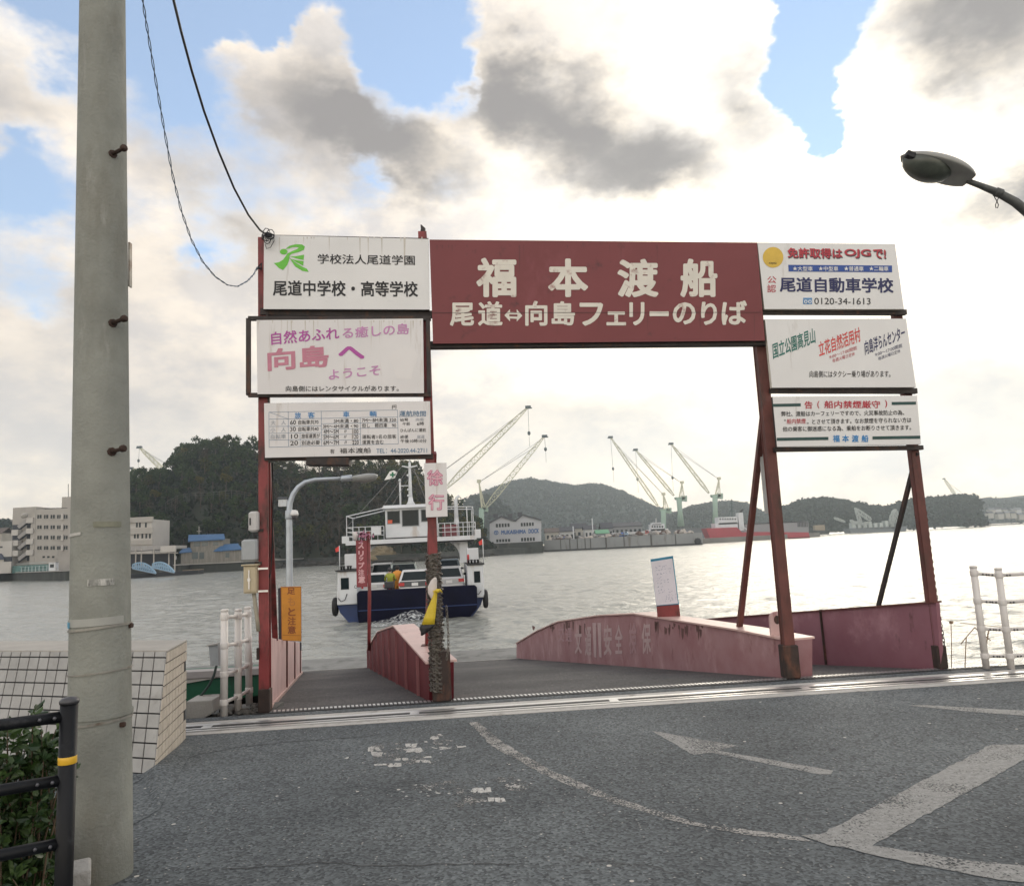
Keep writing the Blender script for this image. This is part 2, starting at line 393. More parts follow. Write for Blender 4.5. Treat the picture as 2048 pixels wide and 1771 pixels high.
# ---------------------------------------------------------------- asphalt
def asphalt(name, base, patch):
    m = bpy.data.materials.new(name); m.use_nodes = True; nt = m.node_tree; nd = nt.nodes; b = nd['Principled BSDF']
    tcn = nd.new('ShaderNodeTexCoord')
    def noi(sc, d=6, r=.6):
        n = nd.new('ShaderNodeTexNoise'); n.inputs['Scale'].default_value = sc; n.inputs['Detail'].default_value = d; n.inputs['Roughness'].default_value = r
        nt.links.new(tcn.outputs['Object'], n.inputs['Vector']); return n
    def rampn(src, p0, p1, c0, c1):
        r = nd.new('ShaderNodeValToRGB'); r.color_ramp.elements[0].position = p0; r.color_ramp.elements[1].position = p1
        r.color_ramp.elements[0].color = (*c0, 1); r.color_ramp.elements[1].color = (*c1, 1); nt.links.new(src, r.inputs[0]); return r.outputs[0]
    def mix(f, a, c, bt='MIX'):
        x = nd.new('ShaderNodeMix'); x.data_type = 'RGBA'; x.blend_type = bt
        if isinstance(f, float): x.inputs['Factor'].default_value = f
        else: nt.links.new(f, x.inputs['Factor'])
        nt.links.new(a, x.inputs[6])
        if isinstance(c, tuple): x.inputs[7].default_value = (*c, 1)
        else: nt.links.new(c, x.inputs[7])
        return x.outputs[2]
    big = rampn(noi(.42, 9, .66).outputs['Fac'], .33, .69, tuple(c * .60 for c in base), (base[0] * 1.42, base[1] * 1.38, base[2] * 1.32))
    v = nd.new('ShaderNodeTexVoronoi'); v.inputs['Scale'].default_value = 62; nt.links.new(tcn.outputs['Object'], v.inputs['Vector'])
    grain = mix(1.0, big, rampn(v.outputs['Color'], .1, .9, (.45, .45, .46), (1.62, 1.6, 1.57)), 'MULTIPLY')
    v2 = nd.new('ShaderNodeTexVoronoi'); v2.inputs['Scale'].default_value = 34; nt.links.new(tcn.outputs['Object'], v2.inputs['Vector'])
    sp = nd.new('ShaderNodeSeparateColor'); nt.links.new(v2.outputs['Color'], sp.inputs[0])
    pick = nd.new('ShaderNodeMath'); pick.operation = 'GREATER_THAN'; pick.inputs[1].default_value = .87; nt.links.new(sp.outputs[0], pick.inputs[0])
    near = nd.new('ShaderNodeMath'); near.operation = 'LESS_THAN'; near.inputs[1].default_value = .20; nt.links.new(v2.outputs['Distance'], near.inputs[0])
    both = nd.new('ShaderNodeMath'); both.operation = 'MULTIPLY'; nt.links.new(pick.outputs[0], both.inputs[0]); nt.links.new(near.outputs[0], both.inputs[1])
    c = mix(both.outputs[0], grain, (.30, .29, .27))
    v4 = nd.new('ShaderNodeTexVoronoi'); v4.inputs['Scale'].default_value = 6.5; v4.inputs['Randomness'].default_value = 1; nt.links.new(tcn.outputs['Object'], v4.inputs['Vector'])
    near4 = nd.new('ShaderNodeMath'); near4.operation = 'LESS_THAN'; near4.inputs[1].default_value = .085; nt.links.new(v4.outputs['Distance'], near4.inputs[0])
    sp4 = nd.new('ShaderNodeSeparateColor'); nt.links.new(v4.outputs['Color'], sp4.inputs[0])
    pk4 = nd.new('ShaderNodeMath'); pk4.operation = 'GREATER_THAN'; pk4.inputs[1].default_value = .8; nt.links.new(sp4.outputs[1], pk4.inputs[0])
    b4 = nd.new('ShaderNodeMath'); b4.operation = 'MULTIPLY'; nt.links.new(near4.outputs[0], b4.inputs[0]); nt.links.new(pk4.outputs[0], b4.inputs[1])
    c = mix(b4.outputs[0], c, (.48, .46, .42))
    # long fine cracks
    v3 = nd.new('ShaderNodeTexVoronoi'); v3.feature = 'DISTANCE_TO_EDGE'; v3.inputs['Scale'].default_value = .17
    wv = nd.new('ShaderNodeVectorMath'); wv.operation = 'MULTIPLY_ADD'; nt.links.new(noi(1.5, 5).outputs['Color'], wv.inputs[0]); wv.inputs[1].default_value = (.9, .9, 0); nt.links.new(tcn.outputs['Object'], wv.inputs[2])
    nt.links.new(wv.outputs[0], v3.inputs['Vector'])
    cr = rampn(v3.outputs['Distance'], .0008, .003, (1, 1, 1), (0, 0, 0))
    brk = rampn(noi(.7, 3).outputs['Fac'], .48, .56, (0, 0, 0), (1, 1, 1))
    crf = nd.new('ShaderNodeMath'); crf.operation = 'MULTIPLY'; nt.links.new(cr, crf.inputs[0]); nt.links.new(brk, crf.inputs[1])
    crw = nd.new('ShaderNodeMath'); crw.operation = 'MULTIPLY'; crw.inputs[1].default_value = .6; nt.links.new(crf.outputs[0], crw.inputs[0])
    c = mix(crw.outputs[0], c, (.03, .03, .03))
    nt.links.new(c, b.inputs['Base Color']); b.inputs['Roughness'].default_value = .82; b.inputs['Specular IOR Level'].default_value = .35
    bp = nd.new('ShaderNodeBump'); bp.inputs['Strength'].default_value = .55; bp.inputs['Distance'].default_value = .006
    nt.links.new(v.outputs['Distance'], bp.inputs['Height']); nt.links.new(bp.outputs[0], b.inputs['Normal'])
    return m
ASPH = asphalt('road_asphalt', (.088, .102, .112), None)
DECKM = asphalt('ramp_asphalt', (.080, .080, .082), None)
CONC = mat('old_concrete', (.36, .35, .33), .85, 0, .16, 3, bump=.25, bscale=40, stains=[(DIRT, .32, 2.5, (1, 1, 1))])
CONCD = mat('wet_dark_concrete', (.12, .12, .11), .8, 0, .3, 1.2, stains=[((.03, .035, .03), .5, 1.0, (1, 1, .3))])
KERB = mat('pale_kerb_concrete', (.46, .44, .41), .8, 0, .12, 5, bump=.2, bscale=50, stains=[(DIRT, .25, 3, (1, 1, 1))])
WHITEP = mat('worn_white_paint', (.62, .61, .57), .55, 0, .08, 6, stains=[((.24, .23, .21), .3, 9, (1, 1, 1))])
STEEL = mat('bright_galvanised_steel', (.62, .62, .62), .32, .85, .1, 8)
BLACKR = mat('black_rubber', (.012, .012, .013), .7)

# the road runs back from the landing edge; its quay wall drops to the water
e0 = GB[0] - GD * 9.5 - GN * .05; e1 = GB[3] + GD * 30 - GN * .05
b = MB(); b.prism([e0 - GN * 40, e1 - GN * 40, e1, e0], (0, 0, -3.6))
tag(b.build('road', ASPH), kind='structure')
# pale concrete strip along the landing edge, with its slots
def strip(d0, d1, z, u0=-1.62, u1=30):
    a, c = GB[0] + GD * u0, GB[0] + GD * u1
    return [a - GN * d0 + Vector((0, 0, z)), c - GN * d0 + Vector((0, 0, z)), c - GN * d1 + Vector((0, 0, z)), a - GN * d1 + Vector((0, 0, z))]
b = MB(); b.prism(strip(.83, .10, .004), (0, 0, -.03)); tag(b.build('kerb_strip', KERB), kind='structure')
b = MB(); b.prism(strip(.26, .12, .009), (0, 0, -.02)); tag(b.build('road_patch', ASPH), kind='structure')
# long steel channel covers with dark slots
tr = thing('drain_channel', 'long steel drain channel with bright rails set in the concrete strip before the landing', 'drain', GB[0] - GN * .5)
b = MB(); b.prism(strip(.70, .40, .008), (0, 0, -.02)); b.build('channel_bed', BLACKR, tr)
for k, (d0, d1) in enumerate(((.715, .675), (.63, .595), (.50, .425))):
    b = MB(); b.prism(strip(d0, d1, .014), (0, 0, -.02)); b.build('rail', STEEL, tr)
for u in range(-1, 29, 2):
    a = GB[0] + GD * (u + .55); b = MB()
    b.prism([a - GN * .60 + Vector((0, 0, .013)), a + GD * .09 - GN * .60 + Vector((0, 0, .013)), a + GD * .09 - GN * .42 + Vector((0, 0, .013)), a - GN * .42 + Vector((0, 0, .013))], (0, 0, -.02)); b.build('cross_tie', STEEL, tr)
# black rubber flap and ribbed sill where the ramp meets the quay
b = MB(); b.prism(strip(.10, .055, .012, -.1, 12), (0, 0, -.03)); tag(b.build('kerb_joint', BLACKR), kind='structure')

# ---------------------------------------------------------------- ramp deck
def ramp_pt(base, t, up=0.0):
    """t metres down the ramp from a point of the landing edge"""
    return base + RAMPDIR * t + Vector((0, 0, -RAMPDROP * t / RAMPL + up))
def ramp_fix(p):
    """height of the deck above/below a plan point"""
    s = (p - GB[0]).dot(GN) / (RAMPDIR.dot(GN)); return -RAMPDROP * s / RAMPL
b = MB()
dl, dr = GB[0] + GD * .05, GB[3] - GD * .02
q = [ramp_pt(dl, 0), ramp_pt(dr, 0), ramp_pt(dr, RAMPL), ramp_pt(dl, RAMPL)]
b.prism(q, (0, 0, -.25)); tag(b.build('ferry_ramp', DECKM), kind='structure')
b = MB(); q = [ramp_pt(dl, RAMPL + .004), ramp_pt(dr, RAMPL + .004), ramp_pt(dr, RAMPL + .22), ramp_pt(dl, RAMPL + .22)]
b.prism([p + Vector((0, 0, .012)) for p in q], (0, 0, -.25)); tag(b.build('kerb_steel_lip', mat('worn_steel_lip', (.36, .35, .33), .45, .3, .25, 3)), kind='structure')
# chequered sill plate near the quay
b = MB()
for k in range(180):
    a = ramp_pt(GB[0] + GD * (.05 + k * .045), .02, .006)
    b.prism([a, a + GD * .026, a + GD * .026 + RAMPDIR * .085, a + RAMPDIR * .085], (0, 0, -.012))
tag(b.build('kerb_sill', STEEL), kind='structure')

# ================================================================ lettering
GLY = {}
def glyph(s, weight=0.0, rnd=0.0):
    """flat outline of a piece of writing scaled to a unit box, as layers (vertices, faces, lift); weight thickens the strokes by
    laying shifted copies over each other (each a hair higher), rnd asks for round stroke ends"""
    key = (s, weight, rnd)
    if key in GLY: return GLY[key]
    cu = bpy.data.curves.new('t', 'FONT'); cu.body = s; cu.size = 1; cu.resolution_u = 3
    o = bpy.data.objects.new('t', cu); COL.objects.link(o)
    dg = bpy.context.evaluated_depsgraph_get(); dg.update()
    me = bpy.data.meshes.new_from_object(o.evaluated_get(dg))
    vs = [(v.co.x, v.co.y) for v in me.vertices]; fs = [tuple(p.vertices) for p in me.polygons]
    bpy.data.objects.remove(o); bpy.data.curves.remove(cu); bpy.data.meshes.remove(me)
    xs = [v[0] for v in vs] or [0, 1]; ys = [v[1] for v in vs] or [0, 1]
    x0, y0 = min(xs) - weight, min(ys) - weight; w, h = max(xs) + weight - x0 or 1, max(ys) + weight - y0 or 1
    k = 0 if weight == 0 else (12 if rnd else 4)
    offs = [(0, 0)] + [(weight * math.cos((i + .5) * 2 * math.pi / k), weight * math.sin((i + .5) * 2 * math.pi / k)) for i in range(k)]
    GLY[key] = [([((x + dx - x0) / w, (y + dy - y0) / h) for x, y in vs], fs, i) for i, (dx, dy) in enumerate(offs)]
    return GLY[key]
class Sheet:
    """writing on a flat board: proj(px, py) gives the board point for a photo point"""
    def __init__(s, proj, lift): s.proj = proj; s.lift = lift; s.mb = {}
    def put(s, m, pts3, faces, k=1):
        mb = s.mb.setdefault(m.name, (MB(), m))[0]; mb.add([p + s.lift * k for p in pts3], faces)
    def text(s, t, bl, br, tl, m, weight=0.0, rnd=0.0, k=1):
        A, B, C = s.proj(*bl), s.proj(*br), s.proj(*tl)
        for vs, fs, i in glyph(t, weight, rnd): s.put(m, [A + (B - A) * x + (C - A) * y for x, y in vs], fs, k + .04 * i)
    def box(s, t, x0, y0, x1, y1, m, weight=0.0, rnd=0.0, tilt=0.0, k=1):
        """writing inside a photo rectangle, its right end raised by tilt"""
        s.text(t, (x0, y1), (x1, y1 - tilt), (x0, y0), m, weight, rnd, k)
    def poly(s, pts, m, k=1): s.put(m, [s.proj(*p) for p in pts], [tuple(range(len(pts)))], k)
    def line(s, a, b, w, m, k=1):
        a, b = Vector(a), Vector(b); d = (b - a).normalized(); n = Vector((-d.y, d.x)) * (w / 2)
        s.poly([a - n, b - n, b + n, a + n], m, k)
    def disc(s, c, r, m, k=1, n=28): s.poly([(c[0] + r * math.cos(i * 2 * math.pi / n), c[1] + r * math.sin(i * 2 * math.pi / n)) for i in range(n)], m, k)
    def build(s, parent, names=None):
        for key, (mb, m) in s.mb.items(): mb.build(({'rusty_drip': 'drip_stain', 'dark_drip': 'drip_stain', **(names or {})}).get(key, 'lettering'), m, parent, fix=False)

def ink(name, c, r=.5): return mat(name, c, r, 0, .10, 8)
K = ink('black_lettering', (.012, .012, .014)); NAVY = ink('navy_lettering', (.014, .018, .09)); REDI = ink('red_lettering', (.45, .03, .05))
MAG = ink('magenta_lettering', (.42, .075, .33)); MAGP = ink('faded_magenta_lettering', (.55, .25, .47)); ROSE = ink('faded_rose_lettering', (.52, .20, .27))
GRN = ink('green_emblem', (.14, .52, .05)); DGRN = ink('dark_green_lettering', (.01, .15, .12)); BLUI = ink('blue_lettering', (.02, .22, .52)); BARB = ink('blue_band', (.02, .07, .30))
GREYI = ink('faded_grey_lettering', (.34, .37, .41)); CREAM = mat('cream_paint_lettering', (.70, .66, .58), .6, 0, .06, 6, stains=[((.30, .14, .12), .22, 7, (1, 1, 1))])
YEL = ink('yellow_disc', (.66, .44, .06)); PINKI = ink('pink_lettering', (.52, .10, .24)); PINKL = ink('pale_pink_lettering', (.72, .42, .48)); INDIG = ink('table_blue_lettering', (.10, .20, .32))
SHDW = ink('grey_shadow_print', (.06, .06, .07))

SIGNW = mat('white_sign_board', (.74, .735, .72), .55, 0, .04, 1.5, stains=[((.50, .47, .43), .12, 1.6, (4, 4, .6))])
SIGNW2 = mat('weathered_white_sign_board', (.72, .70, .69), .6, 0, .05, 1.2, stains=[((.48, .42, .36), .2, 2.2, (6, 6, .5))])
BANRED = mat('weathered_red_board', (.19, .038, .041), .55, 0, .2, 1.1, col2=(.16, .029, .031), stains=[((.07, .02, .022), .16, 5, (1, 1, 1)), ((.22, .055, .062), .16, 1.5, (1, 1, .5))])
FRAME = mat('dark_rusty_frame', (.035, .028, .026), .65, .1, .4, 6, stains=[((.10, .045, .025), .3, 8, (1, 1, .4))])
POSTR = mat('red_painted_post', (.215, .035, .036), .5, 0, .2, 3, stains=[((.05, .02, .016), .42, 5, (1, 1, .35))])
POSTB = mat('brown_rusted_post', (.125, .040, .032), .6, 0, .3, 3, stains=[((.045, .026, .018), .38, 5, (1, 1, .3))])
RUSTB = mat('rust_blackened_steel', (.035, .022, .018), .75, 0, .4, 7, stains=[((.12, .05, .03), .3, 6, (1, 1, .4))])

# ================================================================ ferry gate
def gp(x, y, off=0.0):
    """photo point on the gate's plane, off metres towards the road"""
    return PL(x, y, GB[0] - GN * off, GN)
def post_top(i, px, py): p = gp(px, py); return Vector((GB[i].x, GB[i].y, p.z))
gate = thing('ferry_gate', 'tall rust red steel gate of four posts carrying the ferry signboards over the ramp', 'gate', GB[1])
tops = [post_top(0, 524, 474), post_top(1, 857, 462), post_top(2, 1516, 500), post_top(3, 1800, 500)]
wid = [.105, .098, .115, .092]
for i in range(4):
    b = MB(); base = GB[i] + GN * (.05, .0, .05, .10)[i]; t = tops[i] + GN * (.05, .0, .05, .10)[i]; w = wid[i]; f = w * .5
    for s in (-1, 1):            # two flanges and the web of an H beam
        b.beam(base + GD * (s * (w / 2 - .007)), t + GD * (s * (w / 2 - .007)), .014, w, up=GD, m=0) if False else b.beam(base + GN * (s * (w / 2 - .007)), t + GN * (s * (w / 2 - .007)), w, .014, up=GN)
    b.beam(base, t, .05 if i < 2 else .10, w - .034, up=GN)
    o = b.build('post', POSTR if i < 2 else POSTB, gate)
# blackened boxed feet
b = MB(); c = GB[2] + GD * .0; b.box(c + GN * .05 + Vector((0, 0, .18)), (.165, .17, .36), math.atan2(GD.y, GD.x), bev=.01); b.build('post_foot', RUSTB, gate)
b = MB(); c = GB[1]; b.box(c + GD * .045 + GN * .035 + Vector((0, 0, .26)), (.20, .20, .52), math.atan2(GD.y, GD.x), bev=.01); b.build('post_foot', RUSTB, gate)
b = MB(); c = GB[3]; b.box(c + GN * .07 + Vector((0, 0, .13)), (.115, .12, .26), math.atan2(GD.y, GD.x), bev=.01); b.build('post_foot', RUSTB, gate)
b = MB(); b.box(GB[0] + GN * .05 + Vector((0, 0, .12)), (.12, .13, .24), math.atan2(GD.y, GD.x), bev=.008); b.build('post_foot', RUSTB, gate)
def bar(name, x0, y0, x1, y1, w, h, off=.0, m=FRAME):
    b = MB(); b.beam(gp(x0, y0, off), gp(x1, y1, off), w, h); return b.build(name, m, gate)
bar('crossbar', 522, 624, 866, 629, .06, .075); bar('crossbar', 530, 916, 866, 912, .06, .06); bar('crossbar', 860, 691, 1540, 685, .10, .075)
bar('crossbar', 1522, 624, 1811, 625, .06, .06); bar('crossbar', 1540, 781, 1832, 782, .06, .06); bar('crossbar', 1548, 899, 1844, 895, .06, .05)
bar('crossbar', 524, 475, 857, 482, .05, .05)
# open box frame round the second board of the left tower
fr = MB()
for a, c in (((497, 637), (862, 637)), ((497, 790), (862, 789)), ((497, 637), (497, 790)), ((856, 637), (858, 789))):
    fr.beam(gp(*a, .07), gp(*c, .07), .045, .045, up=GN)
fr.build('board_frame', FRAME, gate)
b = MB(); b.beam(gp(534, 625, .03), gp(540, 925, .03), .02, .02); b.build('conduit', FRAME, gate)
b = MB(); q = gp(658, 922, .06); b.beam(gp(616, 924, .02), gp(700, 924, .02), .22, .075); b.build('bracket_plate', FRAME, gate)  # dark bracket plate below the fare board, no light source
# right hand outer post of the right tower is doubled by a slim stay behind
b = MB(); b.beam(gp(1532, 905, -.35), gp(1532, 905, -.35) + Vector((0, 0, -.72)), .16, .03, up=GN); b.build('back_panel', mat('grey_back_panel', (.42, .43, .43), .6), gate)
# broken stub on top of the second post
b = MB(); b.tube([tops[1] + Vector((0, 0, -.02)), tops[1] + Vector((.01, 0, .05)), tops[1] + Vector((-.015, 0, .10))], [.035, .028, .006], 6); b.build('post_stub', FRAME, gate)

def board(name, label, cat, quad, m, off, th, edge=FRAME):
    q = [gp(x, y, off) for x, y in quad]
    o = thing(name, label, cat, q[3])
    b = MB(); b.prism(q, GN * th, 0, 1); b.build('board', [m, edge], o)
    return o, Sheet(lambda x, y, off=off: gp(x, y, off), -GN * .003)

DRIP = ink('rusty_drip', (.56, .52, .46)); DRIPD = ink('dark_drip', (.125, .026, .028))
def streaks(s, x0, x1, y, n, seed, m=DRIP):
    rr = random.Random(seed)
    for k in range(n):
        x = rr.uniform(x0, x1); h = 4 + rr.random() ** 3 * 60; w = rr.uniform(.5, 1.6); s.poly([(x - w, y), (x + w, y), (x + w * .5, y + h * .6), (x + rr.uniform(-.4, .4), y + h)], m, .35 + .002 * k)
# ---- left tower, top: the school board
o, s = board('school_signboard', 'white school signboard with green bird emblem and black lettering, topmost of the left tower', 'signboard', [(528, 470), (857, 478), (859, 619), (527, 618)], SIGNW, .09, .05)
C1 = lambda x, y: (480 + x / 3.543, 440 + y / 3.542)
def ctext(s, t, C, x0, y0, x1, y1, m, weight=0, tilt=0, k=1, rnd=0): (a, b_), (c, d) = C(x0, y0), C(x1, y1); s.box(t, a, b_, c, d, m, weight, rnd, tilt / 3.5, k)
ctext(s, '学校法人尾道学園', C1, 550, 240, 1240, 310, K, .014, -10)
ctext(s, '尾道中学校・高等学校', C1, 233, 425, 1262, 537, K, .028, -8)
s.poly([C1(*p) for p in ((322, 206), (350, 184), (395, 172), (440, 174), (460, 188), (452, 212), (415, 228), (368, 240), (352, 252), (348, 285), (335, 320), (305, 355), (275, 340), (240, 305), (275, 300), (305, 282), (325, 255), (340, 235), (372, 220), (405, 206), (415, 197), (402, 191), (372, 193), (345, 203))], GRN)
s.poly([(C1(310 + 27 * math.cos(a * .35), 225 + 20 * math.sin(a * .35))) for a in range(18)], GRN, 1.3)
for v in (((353, 259), (400, 256), (455, 246), (450, 284), (400, 273)), ((362, 276), (400, 284), (452, 292), (448, 324), (405, 302)), ((350, 268), (395, 302), (450, 335), (474, 345), (487, 368), (440, 360), (390, 328))):
    s.poly([C1(*p) for p in v], GRN)
streaks(s, 530, 855, 474, 18, 3)
s.build(o, {GRN.name: 'emblem'})
# ---- left tower, middle: welcome board
o, s = board('welcome_signboard', 'white welcome signboard with faded pink and magenta lettering, middle of the left tower', 'signboard', [(513, 640), (846, 637), (848, 786), (515, 788)], SIGNW2, .12, .05)
s.text('自然あふれ', C1(222, 886), C1(706, 845), C1(218, 793), MAG, .02)
s.text('る癒しの島', C1(727, 842), C1(1200, 808), C1(724, 762), MAGP, .02)
s.text('向島', C1(194, 1073), C1(634, 1040), C1(190, 912), ROSE, .04)
s.text('へ', C1(695, 990), C1(885, 985), C1(695, 895), MAG, .04)
s.text('ようこそ', C1(630, 1132), C1(998, 1096), C1(626, 1062), MAGP, .02)
ctext(s, '向島側にはレンタサイクルがあります。', C1, 325, 1174, 1125, 1214, K, .012, 2)
s.poly([C1(*p) for p in ((1060, 980), (1085, 930), (1150, 908), (1230, 912), (1262, 960), (1250, 1010), (1225, 1060), (1215, 1125), (1110, 1125), (1090, 1060))], mat('paler_repaint_patch', (.76, .735, .72), .5, 0, .02), .6)
streaks(s, 515, 845, 641, 26, 5)
s.build(o, {'paler_repaint_patch': 'repainted_patch'})
# ---- left tower, lowest: fare table
o, s = board('fare_signboard', 'white fare table signboard with thin ruled grid and blue headings, lowest of the left tower', 'signboard', [(528, 806), (860, 802), (862, 908), (530, 915)], SIGNW2, .09, .04)
def tl(x0, y0, x1, y1, w=2.2): s.line(C1(x0, y0), C1(x1, y1), w / 3.543, INDIG)
tl(205, 1360, 1116, 1345); tl(207, 1608, 1122, 1584); tl(205, 1360, 207, 1608); tl(342, 1357, 344, 1604); tl(576, 1352, 578, 1600); tl(1116, 1345, 1122, 1584); tl(852, 1400, 854, 1592); tl(426, 1508, 427, 1602)
for y in (1410, 1462, 1510, 1558): tl(205, y, 577, y - 6)
for y in (1404, 1442, 1482, 1520, 1560): tl(577, y, 853, y - 5)
for y in (1398, 1436, 1474): tl(853, y, 1118, y - 4)
tl(1125, 1392, 1318, 1388); tl(207, 1360, 342, 1408)
for t, a in (('旅', (388, 1362, 432, 1404)), ('客', (480, 1360, 530, 1402)), ('車', (730, 1355, 776, 1396)), ('輌', (918, 1352, 968, 1392)), ('運航時間', (1128, 1350, 1318, 1388))): ctext(s, t, C1, *a, BLUI if t != '運航時間' else INDIG, .012)
for t, a, m in (('大　人', (218, 1420, 326, 1452), GREYI), ('小　人', (216, 1470, 326, 1502), GREYI), ('自転車', (218, 1518, 326, 1550), GREYI), ('60', (356, 1418, 396, 1450), K), ('自転車共70', (414, 1416, 556, 1448), K), ('30', (355, 1466, 396, 1498), K),
                ('自転車共40', (414, 1464, 557, 1496), K), ('10', (362, 1516, 412, 1548), K), ('旅客運賃が', (436, 1514, 566, 1546), K), ('20', (356, 1564, 412, 1596), K), ('別途必要', (436, 1562, 566, 1594), K),
                ('3M未満・80', (665, 1408, 838, 1438), K), ('3M～4M未満・90', (588, 1446, 838, 1476), K), ('4M～5M　〃　100', (592, 1484, 838, 1514), K), ('5M～6M　〃　120', (592, 1522, 838, 1552), K), ('6M～7M　〃　220', (592, 1562, 842, 1592), K),
                ('7M～8M未満 320', (864, 1402, 1106, 1432), K), ('但し　軽四車　90', (864, 1440, 1106, 1470), K), ('運転者1名の旅客', (866, 1520, 1108, 1550), K), ('運賃を含む', (866, 1558, 1018, 1588), K), ('円', (1078, 1312, 1108, 1340), K),
                ('始発', (1134, 1404, 1192, 1426), K), ('向島', (1246, 1402, 1302, 1424), GREYI), ('午前', (1152, 1432, 1204, 1456), K), ('6時', (1254, 1430, 1304, 1456), K), ('ひんぱんに運航', (1136, 1476, 1318, 1502), K), ('終便', (1136, 1524, 1192, 1550), K), ('尾道', (1254, 1524, 1308, 1548), GREYI),
                ('午後10時10分', (1138, 1552, 1322, 1578), K), ('有', (638, 1622, 670, 1656), K), ('福本渡船', (706, 1614, 928, 1652), K), ('TEL：44-2020.44-2711', (966, 1618, 1326, 1650), INDIG)):
    ctext(s, t, C1, *a, m, .006, 3)
s.build(o, {})
# ---- the big red banner
o, s = board('ferry_banner', 'wide dark red ferry signboard with big cream rounded lettering spanning the two inner posts', 'signboard', [(859, 479), (1514, 485), (1530, 681), (866, 687)], BANRED, .10, .08)
C2 = lambda x, y: (840 + x / 2.8444, 440 + y / 2.8444)
def bt(t, x0, y0, x1, y1, w): (a, b_), (c, d) = C2(x0, y0), C2(x1, y1); s.box(t, a, b_, c, d, CREAM, w, .05, 0)
for t, x0, y0, x1, y1 in (('福', 320, 215, 550, 440), ('本', 728, 219, 957, 439), ('渡', 1122, 221, 1357, 440), ('船', 1480, 220, 1693, 440)): bt(t, x0, y0, x1, y1, .034)
for t, x0, y0, x1, y1 in (('尾', 170, 470, 308, 603), ('道', 330, 462, 470, 602), ('向', 598, 460, 725, 602), ('島', 748, 462, 882, 600), ('フ', 907, 470, 1042, 602), ('ェ', 1060, 520, 1172, 600), ('リ', 1190, 467, 1277, 600), ('ー', 1305, 519, 1415, 548), ('の', 1437, 468, 1568, 595), ('り', 1598, 465, 1690, 598), ('ば', 1715, 458, 1860, 597)):
    bt(t, x0, y0, x1, y1, .03)
s.poly([C2(*p) for p in ((480, 542), (512, 507), (512, 524), (550, 526), (550, 508), (582, 544), (550, 578), (550, 562), (512, 560), (512, 577))], CREAM)
s.poly([C2(*p) for p in ((508, 537), (554, 538), (554, 549), (508, 548))], BANRED, 1.6)
s.line(C2(55, 528), C2(1945, 526), .7, FRAME, 2)
streaks(s, 870, 1500, 490, 22, 9, DRIPD); streaks(s, 880, 1520, 629, 20, 10, DRIPD)
s.build(o, {FRAME.name: 'board_seam', BANRED.name: 'arrow_slot'})
# ---- right tower
C3 = lambda x, y: (1500 + x / 4.025, 470 + y / 4.025)
o, s = board('driving_school_signboard', 'white driving school signboard with yellow disc and blue band, topmost of the right tower', 'signboard', [(1515, 485), (1790, 488), (1808, 618), (1529, 618)], SIGNW, .10, .05, mat('cream_board_edge', (.6, .56, .48), .6))
s.disc(C3(185, 180), 20.6, YEL); ctext(s, 'OJG', C3, 152, 220, 212, 238, K, .02, 0, 2)
for dx, dy, m, k in ((6, 8, SHDW, 1), (0, 0, REDI, 2)):
    s.text('免許取得は', C3(300 + dx, 184 + dy), C3(742 + dx, 190 + dy), C3(298 + dx, 102 + dy), m, .03, 0, k)
    s.text('OJG', C3(757 + dx, 184 + dy), C3(972 + dx, 188 + dy), C3(756 + dx, 112 + dy), m, .03, 0, k)
    s.text('で!', C3(990 + dx, 188 + dy), C3(1092 + dx, 192 + dy), C3(988 + dx, 112 + dy), m, .03, 0, k)
s.poly([C3(*p) for p in ((307, 240), (1142, 246), (1143, 300), (310, 294))], BARB)
for t, x0, x1 in (('★大型車', 342, 503), ('★中型車', 550, 708), ('★普通車', 755, 912), ('★二輪車', 957, 1112)): ctext(s, t, C3, x0, 252, x1, 290, SIGNW, .015, -2, 2)
ctext(s, '公', C3, 138, 332, 212, 388, REDI, .01); ctext(s, '認', C3, 138, 400, 208, 462, REDI, .01)
s.text('尾道自動車学校', C3(238, 460), C3(1157, 468), C3(236, 336), NAVY, .035)
ctext(s, '0120-34-1613', C3, 517, 505, 970, 558, K, .004, -2)
s.poly([C3(*p) for p in ((427, 506), (498, 506), (500, 516), (428, 516))], BLUI); s.poly([C3(*p) for p in ((427, 520), (498, 520), (499, 556), (428, 556))], BLUI)
for cx in (447, 480): s.disc(C3(cx, 537), 3.6, SIGNW, 2); s.disc(C3(cx, 537), 1.7, BLUI, 3)
s.build(o, {YEL.name: 'yellow_disc', BARB.name: 'blue_band', SHDW.name: 'lettering_shadow'})
o, s = board('sightseeing_signboard', 'white sightseeing signboard with slanted green, red and navy lettering, middle of the right tower', 'signboard', [(1530, 638), (1812, 637), (1832, 774), (1544, 775)], SIGNW, .10, .05, mat('cream_board_edge', (.6, .56, .48)))
REDS = ink('bright_red_lettering', (.62, .06, .05))
s.text('国立公園高見山', C3(186, 1000), C3(528, 868), C3(178, 872), DGRN, .02)
s.text('立花自然活用村', C3(558, 982), C3(893, 856), C3(546, 862), REDS, .02)
s.text('9:00～17:00開館', C3(640, 1000), C3(860, 922), C3(637, 968), REDI); s.text('毎週火曜日定休', C3(664, 1028), C3(845, 968), C3(661, 998), REDI)
s.text('向島洋らんセンター', C3(926, 968), C3(1250, 838), C3(917, 852), NAVY, .02)
s.text('9:00～17:00開館', C3(1008, 980), C3(1225, 903), C3(1004, 948), NAVY); s.text('毎週火曜日定休', C3(1032, 1010), C3(1210, 945), C3(1030, 981), NAVY)
ctext(s, '向島側にはタクシー乗り場があります。', C3, 478, 1092, 1130, 1146, K, .008, 2)
s.build(o, {})
